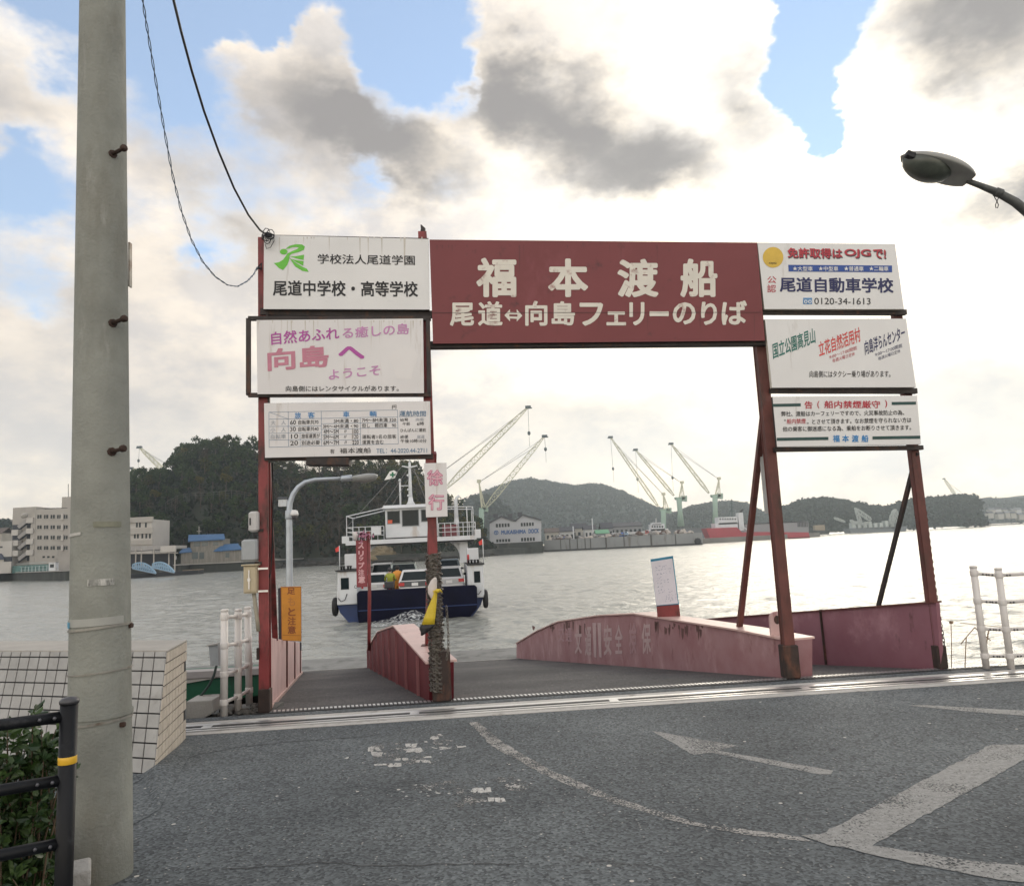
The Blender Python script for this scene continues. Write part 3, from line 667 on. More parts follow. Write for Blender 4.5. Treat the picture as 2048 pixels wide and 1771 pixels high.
o, s = board('smoking_notice_signboard', 'white no smoking notice with red heading and dark bars, lowest of the right tower', 'signboard', [(1545, 793), (1834, 791), (1842, 888), (1554, 893)], SIGNW, .10, .04)
for x0, y0, x1, y1, h in ((183, 1370, 408, 1366, 24), (1140, 1355, 1335, 1352, 24), (215, 1643, 630, 1636, 25), (985, 1632, 1370, 1626, 25)): s.line(C3(x0, y0), C3(x1, y1), h / 4.025, ink('dark_green_bar', (.015, .06, .055)))
ctext(s, '告', C3, 438, 1336, 503, 1398, REDI, .025); ctext(s, '(', C3, 540, 1334, 558, 1396, REDI, .02); ctext(s, '船内禁煙厳守', C3, 596, 1332, 1048, 1394, REDI, .025); ctext(s, ')', C3, 1085, 1328, 1104, 1390, REDI, .02)
ctext(s, '弊社、渡船はカーフェリーですので、火災事故防止の為、', C3, 250, 1418, 1240, 1460, K, .015, 10)
ctext(s, '“', C3, 274, 1482, 288, 1496, K, .01); ctext(s, '船内禁煙', C3, 295, 1478, 448, 1520, REDI, .012, 2); ctext(s, '„', C3, 456, 1508, 470, 1522, K, .01)
ctext(s, 'とさせて頂きます。なお禁煙を守られない方は', C3, 500, 1480, 1298, 1522, K, .015, 12)
ctext(s, '他の乗客に御迷惑になる為、乗船をお断りさせて頂きます。', C3, 262, 1540, 1296, 1582, K, .015, 12)
for t, x0 in (('福', 665), ('本', 740), ('渡', 818), ('船', 896)): ctext(s, t, C3, x0, 1608, x0 + 56, 1666, BLUI, .03)
s.build(o, {'dark_green_bar': 'rule_bar'})
# ---- go slow plate on the second post
o, s = board('go_slow_plate', 'small white plate with two pink characters fixed to the chain wrapped post', 'sign', [(848, 926), (893, 925), (895, 1032), (852, 1034)], SIGNW2, .13, .05, mat('grey_plate_edge', (.5, .5, .5)))
C8 = lambda x, y: (640 + x / 4.426, 900 + y / 4.426)
for t, y0, y1, dx in (('徐', 172, 316, 0), ('行', 386, 532, 12)):
    ctext(s, t, C8, 945 + dx, y0, 1090 + dx, y1, PINKI, .045); ctext(s, t, C8, 951 + dx, y0 + 6, 1084 + dx, y1 - 6, PINKL, .006, 0, 2)
s.build(o, {})

# ================================================================ ramp girders and walls
def base_line(near_px, far_px):
    """foot of a girder: from the landing edge down the ramp"""
    n = G(*near_px); d = ray(*far_px)
    t = RAMPL
    lo, hi = 5.0, 40.0
    for _ in range(50):                       # where the far foot meets the sloping deck
        mid = (lo + hi) / 2; p = EYE + d * (mid / d.y)
        if p.z > ramp_fix(p): lo = mid
        else: hi = mid
    return n, EYE + d * (lo / d.y)
PINK = mat('faded_pink_red_paint', (.38, .225, .232), .6, 0, .2, 2.0, spec=.35, col2=(.295, .14, .15), stains=[((.13, .045, .03), .18, 4, (1, 1, .4)), ((.50, .33, .33), .34, 1.6, (1, 1, .5))])
PINKW = mat('chalky_pink_paint', (.60, .42, .40), .6, 0, .12, 2.2, stains=[((.36, .14, .15), .3, 3, (2, 2, .35)), ((.10, .05, .04), .1, 7, (1, 1, .6))])
PURP = mat('purplish_red_paint', (.28, .135, .165), .55, 0, .2, 1.4, spec=.35, col2=(.225, .092, .115), stains=[((.40, .22, .25), .30, 1.1, (1, 1, 1)), ((.06, .03, .025), .12, 5, (1, 1, .4))])
DKRED = mat('dark_red_paint', (.125, .014, .021), .55, 0, .25, 2, spec=.3, stains=[((.26, .10, .10), .12, 2.4, (2, 2, .25)), ((.05, .02, .02), .2, 5, (1, 1, .5))])
TOPP = mat('worn_pink_sky_sheen', (.62, .43, .39), .38, 0, .1, 2.5, stains=[((.30, .12, .10), .2, 5, (1, 1, 1))])  # worn pink; its paleness paints in the sky's glancing reflection

RIBM = mat('pale_red_rib_paint', (.30, .12, .125), .6, 0, .2, 3)
def girder(name, label, near, far, prof_px, width, side, msides, ribs=0, near_w=None):
    """a plate girder standing on the ramp: prof_px is the top edge of the visible face from the quay outwards"""
    n, f = base_line(near, far); ax = Vector((f.x - n.x, f.y - n.y, 0)).normalized(); nor = Vector((-ax.y, ax.x, 0))
    o = thing(name, label, 'ramp girder', n)
    top = [PL(x, y, n, nor) for x, y in prof_px]
    face = [n] + top + [f]
    off = nor * (-side * width)                                   # away from the visible face
    bot = Vector((0, 0, -.02))
    b = MB(); b.prism([face[0] + bot] + top + [face[-1] + bot], off, 0, 0); b.build('web', msides, o)
    b = MB(); lift = Vector((0, 0, .012)); lip = nor * (side * .035)
    for p, q in zip(top[:-1], top[1:]):
        b.prism([p + lip, q + lip, q + off - lip, p + off - lip], (0, 0, .022))
    b.build('top_plate', TOPP, o)
    for k in range(ribs):
        t = (k + .55) / ribs; foot = n.lerp(f, t); x = t * (Vector((f.x - n.x, f.y - n.y)).length)
        zt = None
        for p, q in zip(top[:-1], top[1:]):
            a, c = (p - n).dot(ax), (q - n).dot(ax)
            if min(a, c) <= x <= max(a, c): zt = p.z + (q.z - p.z) * (x - a) / (c - a)
        if zt is None: continue
        b = MB(); foot = n + ax * x + Vector((0, 0, f.z * t)); b.beam(foot + nor * (side * .025), Vector((foot.x, foot.y, zt - .03)) + nor * (side * .025), .012, .035, up=nor); b.build('rib', RIBM, o)
    return o, n, f, ax, nor, top, off

# left wall of the foot lane
n, f = base_line((531, 1425), (603, 1345)); ax = Vector((f.x - n.x, f.y - n.y, 0)).normalized(); nor = Vector((-ax.y, ax.x, 0))
lw = thing('lane_wall', 'low chalky pink steel side wall along the left edge of the narrow foot lane', 'ramp wall', n)
tn, tf = PL(531, 1273, n, nor), PL(603, 1285, n, nor)
b = MB(); b.prism([n + Vector((0, 0, .0)), tn, tf, f], nor * .035); b.build('wall_plate', PINKW, lw)
for t in (.36, .62, .9):
    b = MB(); p = n.lerp(f, t); q = tn.lerp(tf, t); b.beam(p - nor * .012, q - nor * .012, .012, .03, up=nor); b.build('plate_joint', POSTB, lw)
b = MB(); b.beam(n + nor * -.02 + Vector((0, 0, .02)), f + nor * -.02 + Vector((0, 0, .02)), .03, .04); b.build('foot_angle', TOPP, lw)
# middle girder between foot lane and car lane
mg, mn, mf, max_, mnor, mtop, moff = girder('middle_girder', 'dark red ribbed ramp girder with pale worn top beside the foot lane', (858, 1399), (735, 1334), [(858, 1327), (790, 1252), (758, 1263), (735, 1300)], .27, 1, DKRED, ribs=9)
# right girder with the washed out lettering
rg, rn, rf, rax, rnor, rtop, roff = girder('lettered_girder', 'long faded pink ramp girder with washed out white characters between the two car lanes', (1578, 1352), (1033, 1316), [(1578, 1281), (1480, 1261), (1270, 1228), (1200, 1231), (1118, 1243), (1075, 1262), (1033, 1287)], .30, 1, PINK)
s = Sheet(lambda x, y: PL(x, y, rn + rnor * .0, rnor), rnor * .004 * (1 if rnor.dot(EYE - rn) > 0 else -1))
C4 = lambda x, y: (900 + x / 2.56, 1080 + y / 2.56)
FADE = ink('washed_out_lettering', (.47, .34, .34)); FADE2 = ink('almost_gone_lettering', (.40, .24, .255))
for t, x0, y0, x1, y1, m in (('交', 555, 440, 585, 520, FADE2), ('通', 592, 448, 625, 520, FADE2), ('文', 640, 455, 676, 582, FADE), ('通', 692, 443, 725, 592, FADE), ('安', 788, 432, 830, 590, FADE), ('全', 845, 432, 885, 582, FADE), ('検', 918, 422, 956, 582, FADE2), ('保', 982, 424, 1030, 582, FADE)):
    (a, b_), (c, d) = C4(x0, y0), C4(x1, y1); s.box(t, a, b_, c, d, m, .03)
for x0, x1 in ((730, 748), (756, 774)): s.poly([C4(x0, 422), C4(x1, 422), C4(x1 + 3, 600), C4(x0 + 8, 596)], FADE)
s.build(rg, {})
RSTN = mat('rust_streak', (.13, .065, .06), .7, 0, .3, 6)
b = MB()
rr = random.Random(3); sp = lambda x, y: PL(x, y, rn, rnor) - rnor * .0 + s.lift * .6
for k in range(34):
    x = 1310 + rr.random() * 95 + (0 if k % 3 else rr.random() * 60 - 260); y0 = 1240 + rr.random() * 12 + max(0, (x - 1300) * .06); h = 6 + rr.random() ** 2 * 40; w = .6 + rr.random() * 2.4
    b.add([sp(x - w, y0), sp(x + w, y0 + 2), sp(x + w * .7, y0 + h * .7), sp(x, y0 + h), sp(x - w * .8, y0 + h * .6)], [(0, 1, 2, 3, 4)])
o_ = b.build('rust_streak', RSTN, rg, fix=False); o_['kind'] = 'stuff'
# lifting eye on its landward end
b = MB(); e0_ = PL(1557, 1272, rn + roff * .3, rnor); eye = []
for k in range(20):
    a = math.pi * (k / 19); eye.append((math.cos(a) * .085, .20 + math.sin(a) * .085))
outl = [(.085, 0), *eye, (-.085, 0)]
ring = [(.035 * math.cos(i * math.pi / 8), .19 + .05 * math.sin(i * math.pi / 8)) for i in range(16)]
bm_pts = [e0_ + GD * x + Vector((0, 0, z)) for x, z in outl]
b.prism(bm_pts, GN * .04, 0); b.prism([e0_ + GD * x + Vector((0, 0, z)) - GN * .003 for x, z in ring], GN * .046, 1)
b.build('lifting_eye', [PINKW, RUSTB], rg)
# far right wall
n4 = G(1882, 1338); f4 = n4 + RAMPDIR * RAMPL + Vector((0, 0, -RAMPDROP)); ax4 = RAMPDIR; nor4 = Vector((-ax4.y, ax4.x, 0))
rw = thing('side_wall', 'long purplish red steel wall closing the right side of the car ramp', 'ramp wall', n4)
t0, t1 = PL(1872, 1205, n4, nor4), PL(1380, 1241, n4, nor4)
tF = t0 + (t1 - t0).normalized() * min((t1 - t0).length, RAMPL + .3)
b = MB(); b.prism([n4 + Vector((0, 0, -.02)), t0, tF, Vector((tF.x, tF.y, ramp_fix(tF) - .02))], -nor4 * .05); b.build('wall_plate', PURP, rw)
b = MB(); b.prism([t0 + nor4 * .03, tF + nor4 * .03, tF - nor4 * .08, t0 - nor4 * .08], (0, 0, .02)); b.build('top_rail', POSTB, rw)
b = MB(); pj, qj = PL(1654, 1328, n4, nor4), PL(1642, 1218, n4, nor4); b.beam(pj + nor4 * .008, qj + nor4 * .008, .015, .045, up=nor4); b.build('plate_joint', RUSTB, rw)
# raking struts of the gate, standing on walls and girders
b = MB(); a = tn.lerp(tf, .16); b.beam(gp(534, 905, -.06), PL(541, 1274, n, nor) + nor * .02 if False else a + nor * .02, .07, .07); b.build('strut', POSTR, gate)
mid = mtop[0].lerp(mtop[1], .33) + moff * .62; b = MB(); b.beam(gp(866, 905, -.06), mid, .075, .075); b.build('strut', POSTR, gate)
foot3 = PL(1478, 1262, rn + roff * .5, rnor); b = MB(); b.beam(gp(1530, 800, -.06), foot3, .062, .062); b.build('strut', POSTB, gate)
foot4 = PL(1757, 1211, n4, nor4); b = MB(); b.beam(gp(1834, 905, -.06), foot4, .042, .042); b.build('strut', FRAME, gate)
for p in (mid, foot3): 
    b = MB(); b.box(p + Vector((0, 0, .02)), (.16, .16, .02)); b.build('strut_foot', POSTB, gate)

# ---------------------------------------------------------------- notice plate on the lettered girder
pn = rtop[1].lerp(rtop[2], .70) + roff * .35
pc = PL(1336, 1237, pn, rnor)
st = thing('notice_stand', 'tilted white notice plate with blue edge and faint handwriting standing on the lettered girder', 'notice board', pc)
pnor = (EYE - pc); pnor.z = 0; pnor.normalize()
prj = lambda x, y: PL(x, y, pc, pnor)
b = MB(); b.prism([prj(1313, 1211), prj(1358, 1208), prj(1361, 1236), prj(1315, 1236)], -pnor * .05); b.build('stand', POSTR, st)
b = MB(); b.prism([prj(*p) for p in ((1301, 1118), (1346, 1111), (1358, 1209), (1313, 1213))], -pnor * .03); b.build('edge', mat('blue_plate_edge', (.03, .22, .36), .5), st)
s = Sheet(prj, pnor * .004)
s.poly([(1302, 1123), (1344.5, 1116), (1356, 1206), (1313, 1210)], mat('pale_lilac_paper', (.70, .69, .75), .5, 0, .05, 5))
rr = random.Random(5); SCR = ink('faint_handwriting', (.16, .20, .33))
for row, (y, n_) in enumerate(((1134, 4), (1140, 6), (1148, 5), (1155, 2), (1162, 4), (1167, 4), (1175, 2), (1181, 4), (1187, 5), (1193, 4), (1199, 5), (1204, 4))):
    for k in range(n_):
        x = 1307 + (y - 1118) * .12 + k * (33 / max(n_, 5)) + rr.random() * 2 + (12 if row in (9, 10, 11) else 0)
        if x > 1343 + (y - 1118) * .11: continue
        yy = y - (x - 1310) * .15
        for q in range(3):
            a = (x + rr.random() * 3.2, yy + rr.random() * 3.2 - 1.6); c = (a[0] + rr.random() * 3 - .6, a[1] + (rr.random() * 3 - 1.5) * (q > 0))
            if abs(a[0] - c[0]) + abs(a[1] - c[1]) > .4: s.line(a, c, .5 + rr.random() * .3, SCR, 2)
s.build(st, {'pale_lilac_paper': 'notice_sheet', 'faint_handwriting': 'handwriting'})

# ---------------------------------------------------------------- chains round the second post
CH = mat('galvanised_chain', (.17, .155, .135), .5, .5, .3, 20, stains=[((.05, .035, .025), .45, 20, (1, 1, 1))])
def chain(mb, pts, r=.016, wr=.0045, pitch=.040):
    """interlocked oval links along a polyline"""
    pts = [Vector(p) for p in pts]; k = 0; acc = 0.0
    for p, q in zip(pts[:-1], pts[1:]):
        L = (q - p).length; d = (q - p).normalized() if L > 1e-6 else Vector((0, 0, 1))
        u = d.orthogonal().normalized(); v = d.cross(u)
        t = acc
        while t < L:
            c = p + d * t; w = u if k % 2 else v; k += 1
            ring = [c + d * (pitch * .72 * math.cos(a)) + w * (r * .8 * math.sin(a)) for a in [i * math.pi / 4 for i in range(9)]]
            mb.tube(ring, wr, 4, caps=False, smooth=False); t += pitch
        acc = t - L
def post_at(i, z): return GB[i] + Vector((0, 0, z))
cho = thing('post_chain', 'rusty grey chain wound closely round the second gate post down to its foot', 'chain', post_at(1, .2))
b = MB(); z0, z1 = .10, 1.56; turns = 62; pth = []
for k in range(turns * 10 + 1):
    t = k / (turns * 10); a = k / 10 * 2 * math.pi; rad = .076 + .006 * math.sin(k * 1.7)
    pth.append(post_at(1, z1 - (z1 - z0) * t + .012 * math.sin(k * .9)) + GD * (rad * math.cos(a)) + GN * (rad * math.sin(a)))
chain(b, pth, .016, .0058, .030)
b.tube([post_at(1, .1), post_at(1, 1.55)], .069, 12, smooth=True)
b.build('wound_chain', CH, cho, fix=False)
b = MB(); chain(b, [gp(893, 1215, .05), gp(896, 1255, .05), gp(897, 1290, .05), gp(893, 1322, .06)], .016, .0045, .04); b.build('hanging_chain', CH, cho, fix=False)
cho2 = thing('corner_chain', 'thin chain running down the outer edge of the right corner post of the gate', 'chain', post_at(3, .2))
b = MB(); chain(b, [post_at(3, 1.75) + GD * .052 + GN * .08, post_at(3, .9) + GD * .052 + GN * .08, post_at(3, .25) + GD * .066 + GN * .06], .016, .0045, .04); b.build('hanging_chain', CH, cho2, fix=False)

# ---------------------------------------------------------------- yellow raincoat cloth and white bag tied to the post
def cloth_strip(mb, spine, widths, depth, m=0, seed=1, rings=10):
    rr = random.Random(seed); vs = []; nseg = rings
    for i, (p, w) in enumerate(zip(spine, widths)):
        for k in range(nseg):
            a = 2 * math.pi * k / nseg; fold = 1 + .16 * math.sin(3 * a + i * .35 + seed) + .06 * (rr.random() - .5)
            vs.append(Vector(p) + GD * (w * math.cos(a) * fold) + GN * (depth * math.sin(a) * fold * (.5 + .5 * w / max(widths))))
    fs = [(i * nseg + k, i * nseg + (k + 1) % nseg, (i + 1) * nseg + (k + 1) % nseg, (i + 1) * nseg + k) for i in range(len(spine) - 1) for k in range(nseg)]
    mb.add(vs, fs, m, True); mb.add(vs[:nseg], [tuple(range(nseg - 1, -1, -1))], m); mb.add(vs[-nseg:], [tuple(range(nseg))], m)
YCL = mat('yellow_waterproof_cloth', (.62, .46, .03), .45, 0, .15, 6, bump=.4, bscale=18); BCL = mat('black_waterproof_cloth', (.012, .012, .014), .5)
yc = thing('yellow_cloth', 'yellow waterproof cloth with black hem hanging tied to the chain wrapped post', 'cloth', gp(862, 1240, .1))
b = MB(); cp = [(872, 1180), (871, 1186), (868, 1198), (864, 1214), (860, 1232), (857, 1248)]; cloth_strip(b, [gp(x, y, .11) for x, y in cp], [.035, .018, .03, .046, .060, .068], .035, seed=2); b.build('yellow_panel', YCL, yc)
b = MB(); cp = [(857, 1248), (854, 1256), (850, 1263), (844, 1270)]; cloth_strip(b, [gp(x, y, .112) for x, y in cp], [.074, .07, .04, .012], .034, seed=4); b.build('black_hem', BCL, yc)
b = MB(); b.ball(gp(875, 1181, .14), .028, 8, sc=(1.1, .8, .8)); b.tube([gp(872, 1182, .14), gp(880, 1178, .15), gp(884, 1184, .14)], .008, 6); b.build('tie_knot', YCL, yc)
wb = MB(); cp = [(870, 1154), (867, 1160), (864, 1172), (864, 1184), (867, 1196), (870, 1200)]; cloth_strip(wb, [gp(x, y, .075) for x, y in cp], [.012, .032, .048, .045, .028, .010], .05, seed=8)
tag(wb.build('white_bag', mat('dirty_white_plastic', (.62, .56, .52), .5, 0, .08, 5), loc=gp(864, 1190)), 'dirty white plastic bag hanging behind the yellow cloth on the post', 'bag')

# ---------------------------------------------------------------- boxes on the left post
GREYB = mat('grey_painted_box', (.34, .36, .37), .5, 0, .12, 4, stains=[(DIRT, .2, 4, (1, 1, .4))]); CREAMB = mat('cream_painted_box', (.47, .40, .27), .5, 0, .12, 4, stains=[((.20, .12, .06), .22, 5, (1, 1, .4))])
PALEB = mat('pale_grey_box', (.50, .49, .48), .5, 0, .06, 4)
def wall_box(name, label, x0, y0, x1, y1, dep, m, lip=True, slots=False):
    q = [gp(x0, y0, .05), gp(x1, y0, .05), gp(x1, y1, .05), gp(x0, y1, .05)]; c = (q[0] + q[2]) / 2
    w, h = (q[1] - q[0]).length, abs(q[0].z - q[3].z); rz = math.atan2(GD.y, GD.x)
    o = thing(name, label, 'equipment box', Vector((c.x, c.y, q[3].z)))
    b = MB(); b.box(c + GN * (dep / 2 - .02), (w, dep, h), rz, bev=.02 if not lip else .006); b.build('case', m, o)
    if lip:
        b = MB(); b.box(c + GN * (dep / 2 - .02) + Vector((0, 0, h / 2 + .009)), (w + .04, dep + .05, .016), rz, bev=.004); b.build('lid', m, o)
        b = MB(); b.box(c - GN * .026, (w * .86, .012, h * .88), rz, bev=.003); b.build('door', m, o)
        b = MB(); b.box(c - GN * .036 - GD * (w * .06), (.012, .012, h * .7), rz); b.box(c - GN * .04 - GD * (w * .06), (.03, .014, .03), rz); b.build('latch', STEEL, o)
    if slots:
        b = MB(); b.box(c - GN * .022 - GD * (w * .28), (.014, .01, h * .35), rz); b.build('slot', BLACKR, o)
    return o
wall_box('speaker_box', 'pale grey weatherproof box with dark slot, uppermost on the left gate post', 497, 1022, 517, 1063, .16, PALEB, False, True)
wall_box('meter_box', 'grey rounded meter box fixed below the pale box on the left gate post', 483, 1078, 515, 1122, .18, GREYB, False)
wall_box('switch_box', 'cream painted switch cabinet with lid and latch on the left gate post', 488, 1131, 515, 1186, .18, CREAMB, True)
b = MB(); b.tube([gp(508, 1186, 0), gp(510, 1205, 0), gp(514, 1235, 0), gp(517, 1262, 0)], .022, 8); tag(b.build('conduit_pipe', mat('beige_conduit', (.34, .31, .24), .6, 0, .1, 6), loc=gp(508, 1186)), 'beige bent conduit pipe running down from the cream switch cabinet', 'pipe')
b = MB(); b.tube([gp(545, 925, -.1), gp(546, 1000, -.1), gp(545, 1090, -.12), gp(541, 1145, -.1), gp(538, 1155, -.07)], .008, 6); tag(b.build('hanging_cable', BLACKR, loc=gp(545, 925)), 'thin dark cable hanging beside the left gate post', 'cable')
for y in (1137, 1182): 
    b = MB(); b.beam(gp(516, y, .07), gp(536, y - 1, .07), .012, .02); b.build('post_strap', STEEL, gate)
for px in ((521, 1060), (518, 1125)):
    b = MB(); b.beam(gp(px[0] - 8, px[1], .0), gp(px[0] + 6, px[1], 0), .03, .03); b.build('bracket', FRAME, gate)
# plates lower down the left post
b = MB(); b.beam(gp(516, 1295, .06), gp(516, 1318, .06), .02, .05, up=GN); b.build('plate', RUSTB, gate)

# ---------------------------------------------------------------- red slip warning sign on its slim post
sp0 = mtop[2].lerp(mtop[3], .55) + moff * .1
spn = (EYE - sp0); spn.z = 0; spn.normalize(); sj = lambda x, y: PL(x, y, sp0, spn)
sw = thing('slip_warning_sign', 'narrow red upright warning sign with pale vertical characters on a slim red post', 'sign', sj(740, 1290))
b = MB(); b.tube([sj(738, 1300), sj(739, 1180), sj(737, 1062)], .042, 8); b.build('post', POSTR, sw)
b = MB(); b.prism([sj(711.5, 1080), sj(734, 1080), sj(735, 1173), sj(713.5, 1174)], -spn * .04); b.build('board', mat('red_sign_board', (.25, .05, .06), .5, 0, .15, 3), sw)
s = Sheet(sj, spn * .004); C9 = lambda x, y: (700 + x / 12.65, 1050 + y / 12.65); PKL = ink('pale_pink_sign_lettering', (.66, .40, .42))
for t, x0, y0, x1, y1 in (('ス', 203, 428, 352, 592), ('リ', 208, 642, 350, 790), ('ッ', 222, 798, 342, 895), ('プ', 208, 928, 366, 1090), ('注', 205, 1108, 362, 1266), ('意', 208, 1272, 386, 1462)):
    (a, b_), (c, d) = C9(x0, y0), C9(x1, y1); s.box(t, a, b_, c, d, PKL, .05)
s.build(sw, {})
b = MB(); loop = [sj(711.5 + 2.5 * math.cos(a), 1173 + 3 * math.sin(a)) for a in [i * math.pi / 6 for i in range(13)]]; b.tube(loop, .006, 5, caps=False); b.build('wire_loop', BLACKR, sw)
# bunch of artificial flowers and ribbon on its head
fl = thing('flower_bunch', 'faded pink and white artificial blossom tied on top of the red slip warning sign', 'flowers', sj(728, 1075)); rr = random.Random(11)
FP = mat('faded_pink_petal', (.50, .22, .32), .6, 0, .3, 30); FD = mat('dark_petal', (.10, .03, .05), .7, 0, .3, 30); FW = mat('white_petal', (.66, .63, .62), .6)
for m, nm, cnt in ((FP, 'pink_petals', 46), (FD, 'dark_petals', 30)):
    b = MB()
    for k in range(cnt):
        c = sj(727 + rr.gauss(2, 8), 1071 + rr.gauss(0, 4.2)) + spn * rr.uniform(-.05, .10); u = Vector((rr.gauss(0, 1), rr.gauss(0, 1), rr.gauss(0, 1))).normalized(); v = u.orthogonal().normalized(); r = rr.uniform(.025, .05)
        b.add([c - u * r, c + v * r * .6, c + u * r, c - v * r * .6], [(0, 1, 2, 3)])
    o_ = b.build(nm, m, fl, fix=False); o_['kind'] = 'stuff'
b = MB(); cloth_strip(b, [sj(709, 1063) + spn * .05, sj(711, 1070) + spn * .05, sj(711, 1080) + spn * .05], [.05, .07, .03], .05, seed=6); b.build('white_ribbon', FW, fl)

# ---------------------------------------------------------------- orange caution board by the lamp
op0 = ramp_pt(GB[0] - GD * .30, 3.2, .0); on = (EYE - op0); on.z = 0; on.normalize(); oj = lambda x, y: PL(x, y, op0, on)
os_ = thing('orange_caution_board', 'upright orange caution board with worn brown characters below the curved lamp', 'sign', oj(582, 1290))
b = MB(); b.prism([oj(556, 1176), oj(561.5, 1175), oj(563, 1300), oj(558, 1300)], -on * .05); b.prism([oj(600, 1284), oj(603, 1284), oj(603, 1300), oj(600, 1300)], -on * .05); b.build('leg', mat('dark_post_plate', (.03, .03, .04), .6), os_)
b = MB(); b.prism([oj(561, 1173), oj(602, 1172), oj(602.5, 1282), oj(563, 1280)], -on * .04); b.build('board', mat('orange_board', (.62, .26, .03), .5, 0, .15, 3, stains=[((.40, .14, .03), .22, 5, (1, 1, 1))]), os_)
s = Sheet(oj, on * .004); C10 = lambda x, y: (460 + x / 3.28, 900 + y / 3.28); BRN = ink('worn_brown_lettering', (.27, .075, .02)); BRF = ink('bleached_brown_lettering', (.50, .20, .04))
for t, x0, y0, x1, y1, m in (('足', 374, 900, 428, 945, BRN), ('も', 378, 962, 428, 1022, BRF), ('と', 380, 1032, 430, 1086, BRN), ('注', 378, 1092, 432, 1146, BRN), ('意', 378, 1150, 432, 1202, BRN)):
    (a, b_), (c, d) = C10(x0, y0), C10(x1, y1); s.box(t, a, b_, c, d, m, .03)
s.line(C10(345, 1212), C10(462, 1214), .8, BRN)
for a, c in (((561.8, 1174), (602, 1173)), ((602, 1173), (602.5, 1281)), ((563, 1279.5), (602.5, 1281.5)), ((561.8, 1174), (563.4, 1279.5))): s.line(a, c, 1.0, BRN)
s.build(os_, {})
# ---------------------------------------------------------------- curved street lamp with dome camera
lp0 = ramp_pt(GB[0] - GD * .30, 7.6, 0); ln = (EYE - lp0); ln.z = 0; ln.normalize(); lj = lambda x, y: PL(x, y, lp0, ln)
GALV = mat('galvanised_pole', (.42, .46, .50), .42, .5, .1, 6)
sl = thing('street_lamp', 'slim grey street lamp with curved arm and dome camera beyond the left lane wall', 'street lamp', lj(580, 1345))
pth = [lj(x, y) for x, y in ((580, 1360), (579.5, 1260), (579, 1150), (578.5, 1060), (578, 1030), (580, 1005), (586, 988), (596, 974), (610, 964), (630, 959), (655, 957.5), (680, 956.5))]
b = MB(); b.tube(pth, [.075, .075, .07, .066, .062, .056, .052, .050, .046, .042, .038, .036], 12); b.build('pole', GALV, sl)
hd = lj(680, 957); he = lj(738, 952); ax_ = (he - hd).normalized()
b = MB(); b.lathe(hd, [(.03, 0), (.06, .04), (.07, .25)], 12, axis=ax_); b.build('lamp_neck', GALV, sl)
b = MB(); prof = [(.06, .22), (.10, .32), (.135, .50), (.135, .62), (.10, .74), (.03, .80), (.004, .805)]; b.lathe(hd, prof, 16, axis=ax_)
for v in b.v:
    z = (v - hd).z - (ax_ * (v - hd).dot(ax_)).z
    if z > 0: v.z -= z * .55
b.build('lamp_glass', mat('smoky_lamp_glass', (.28, .29, .28), .25, 0, .1, 10), sl)
b = MB(); c = lj(587, 1029); b.lathe(c, [(.04, .10), (.085, .08), (.10, .02), (.10, -.02)], 14); b.beam(c + Vector((0, 0, .09)), lj(578, 1026), .03); b.build('camera_housing', SIGNW, sl)
b = MB(); b.lathe(c, [(.085, -.02), (.075, -.06), (.045, -.09), (.005, -.10)], 14); b.build('camera_dome', mat('dark_dome_plastic', (.10, .10, .11), .15), sl)
b = MB(); b.lathe(lj(578.6, 1028), [(.075, -.1), (.082, -.08), (.082, .06), (.075, .08)], 12); b.build('collar', GALV, sl)

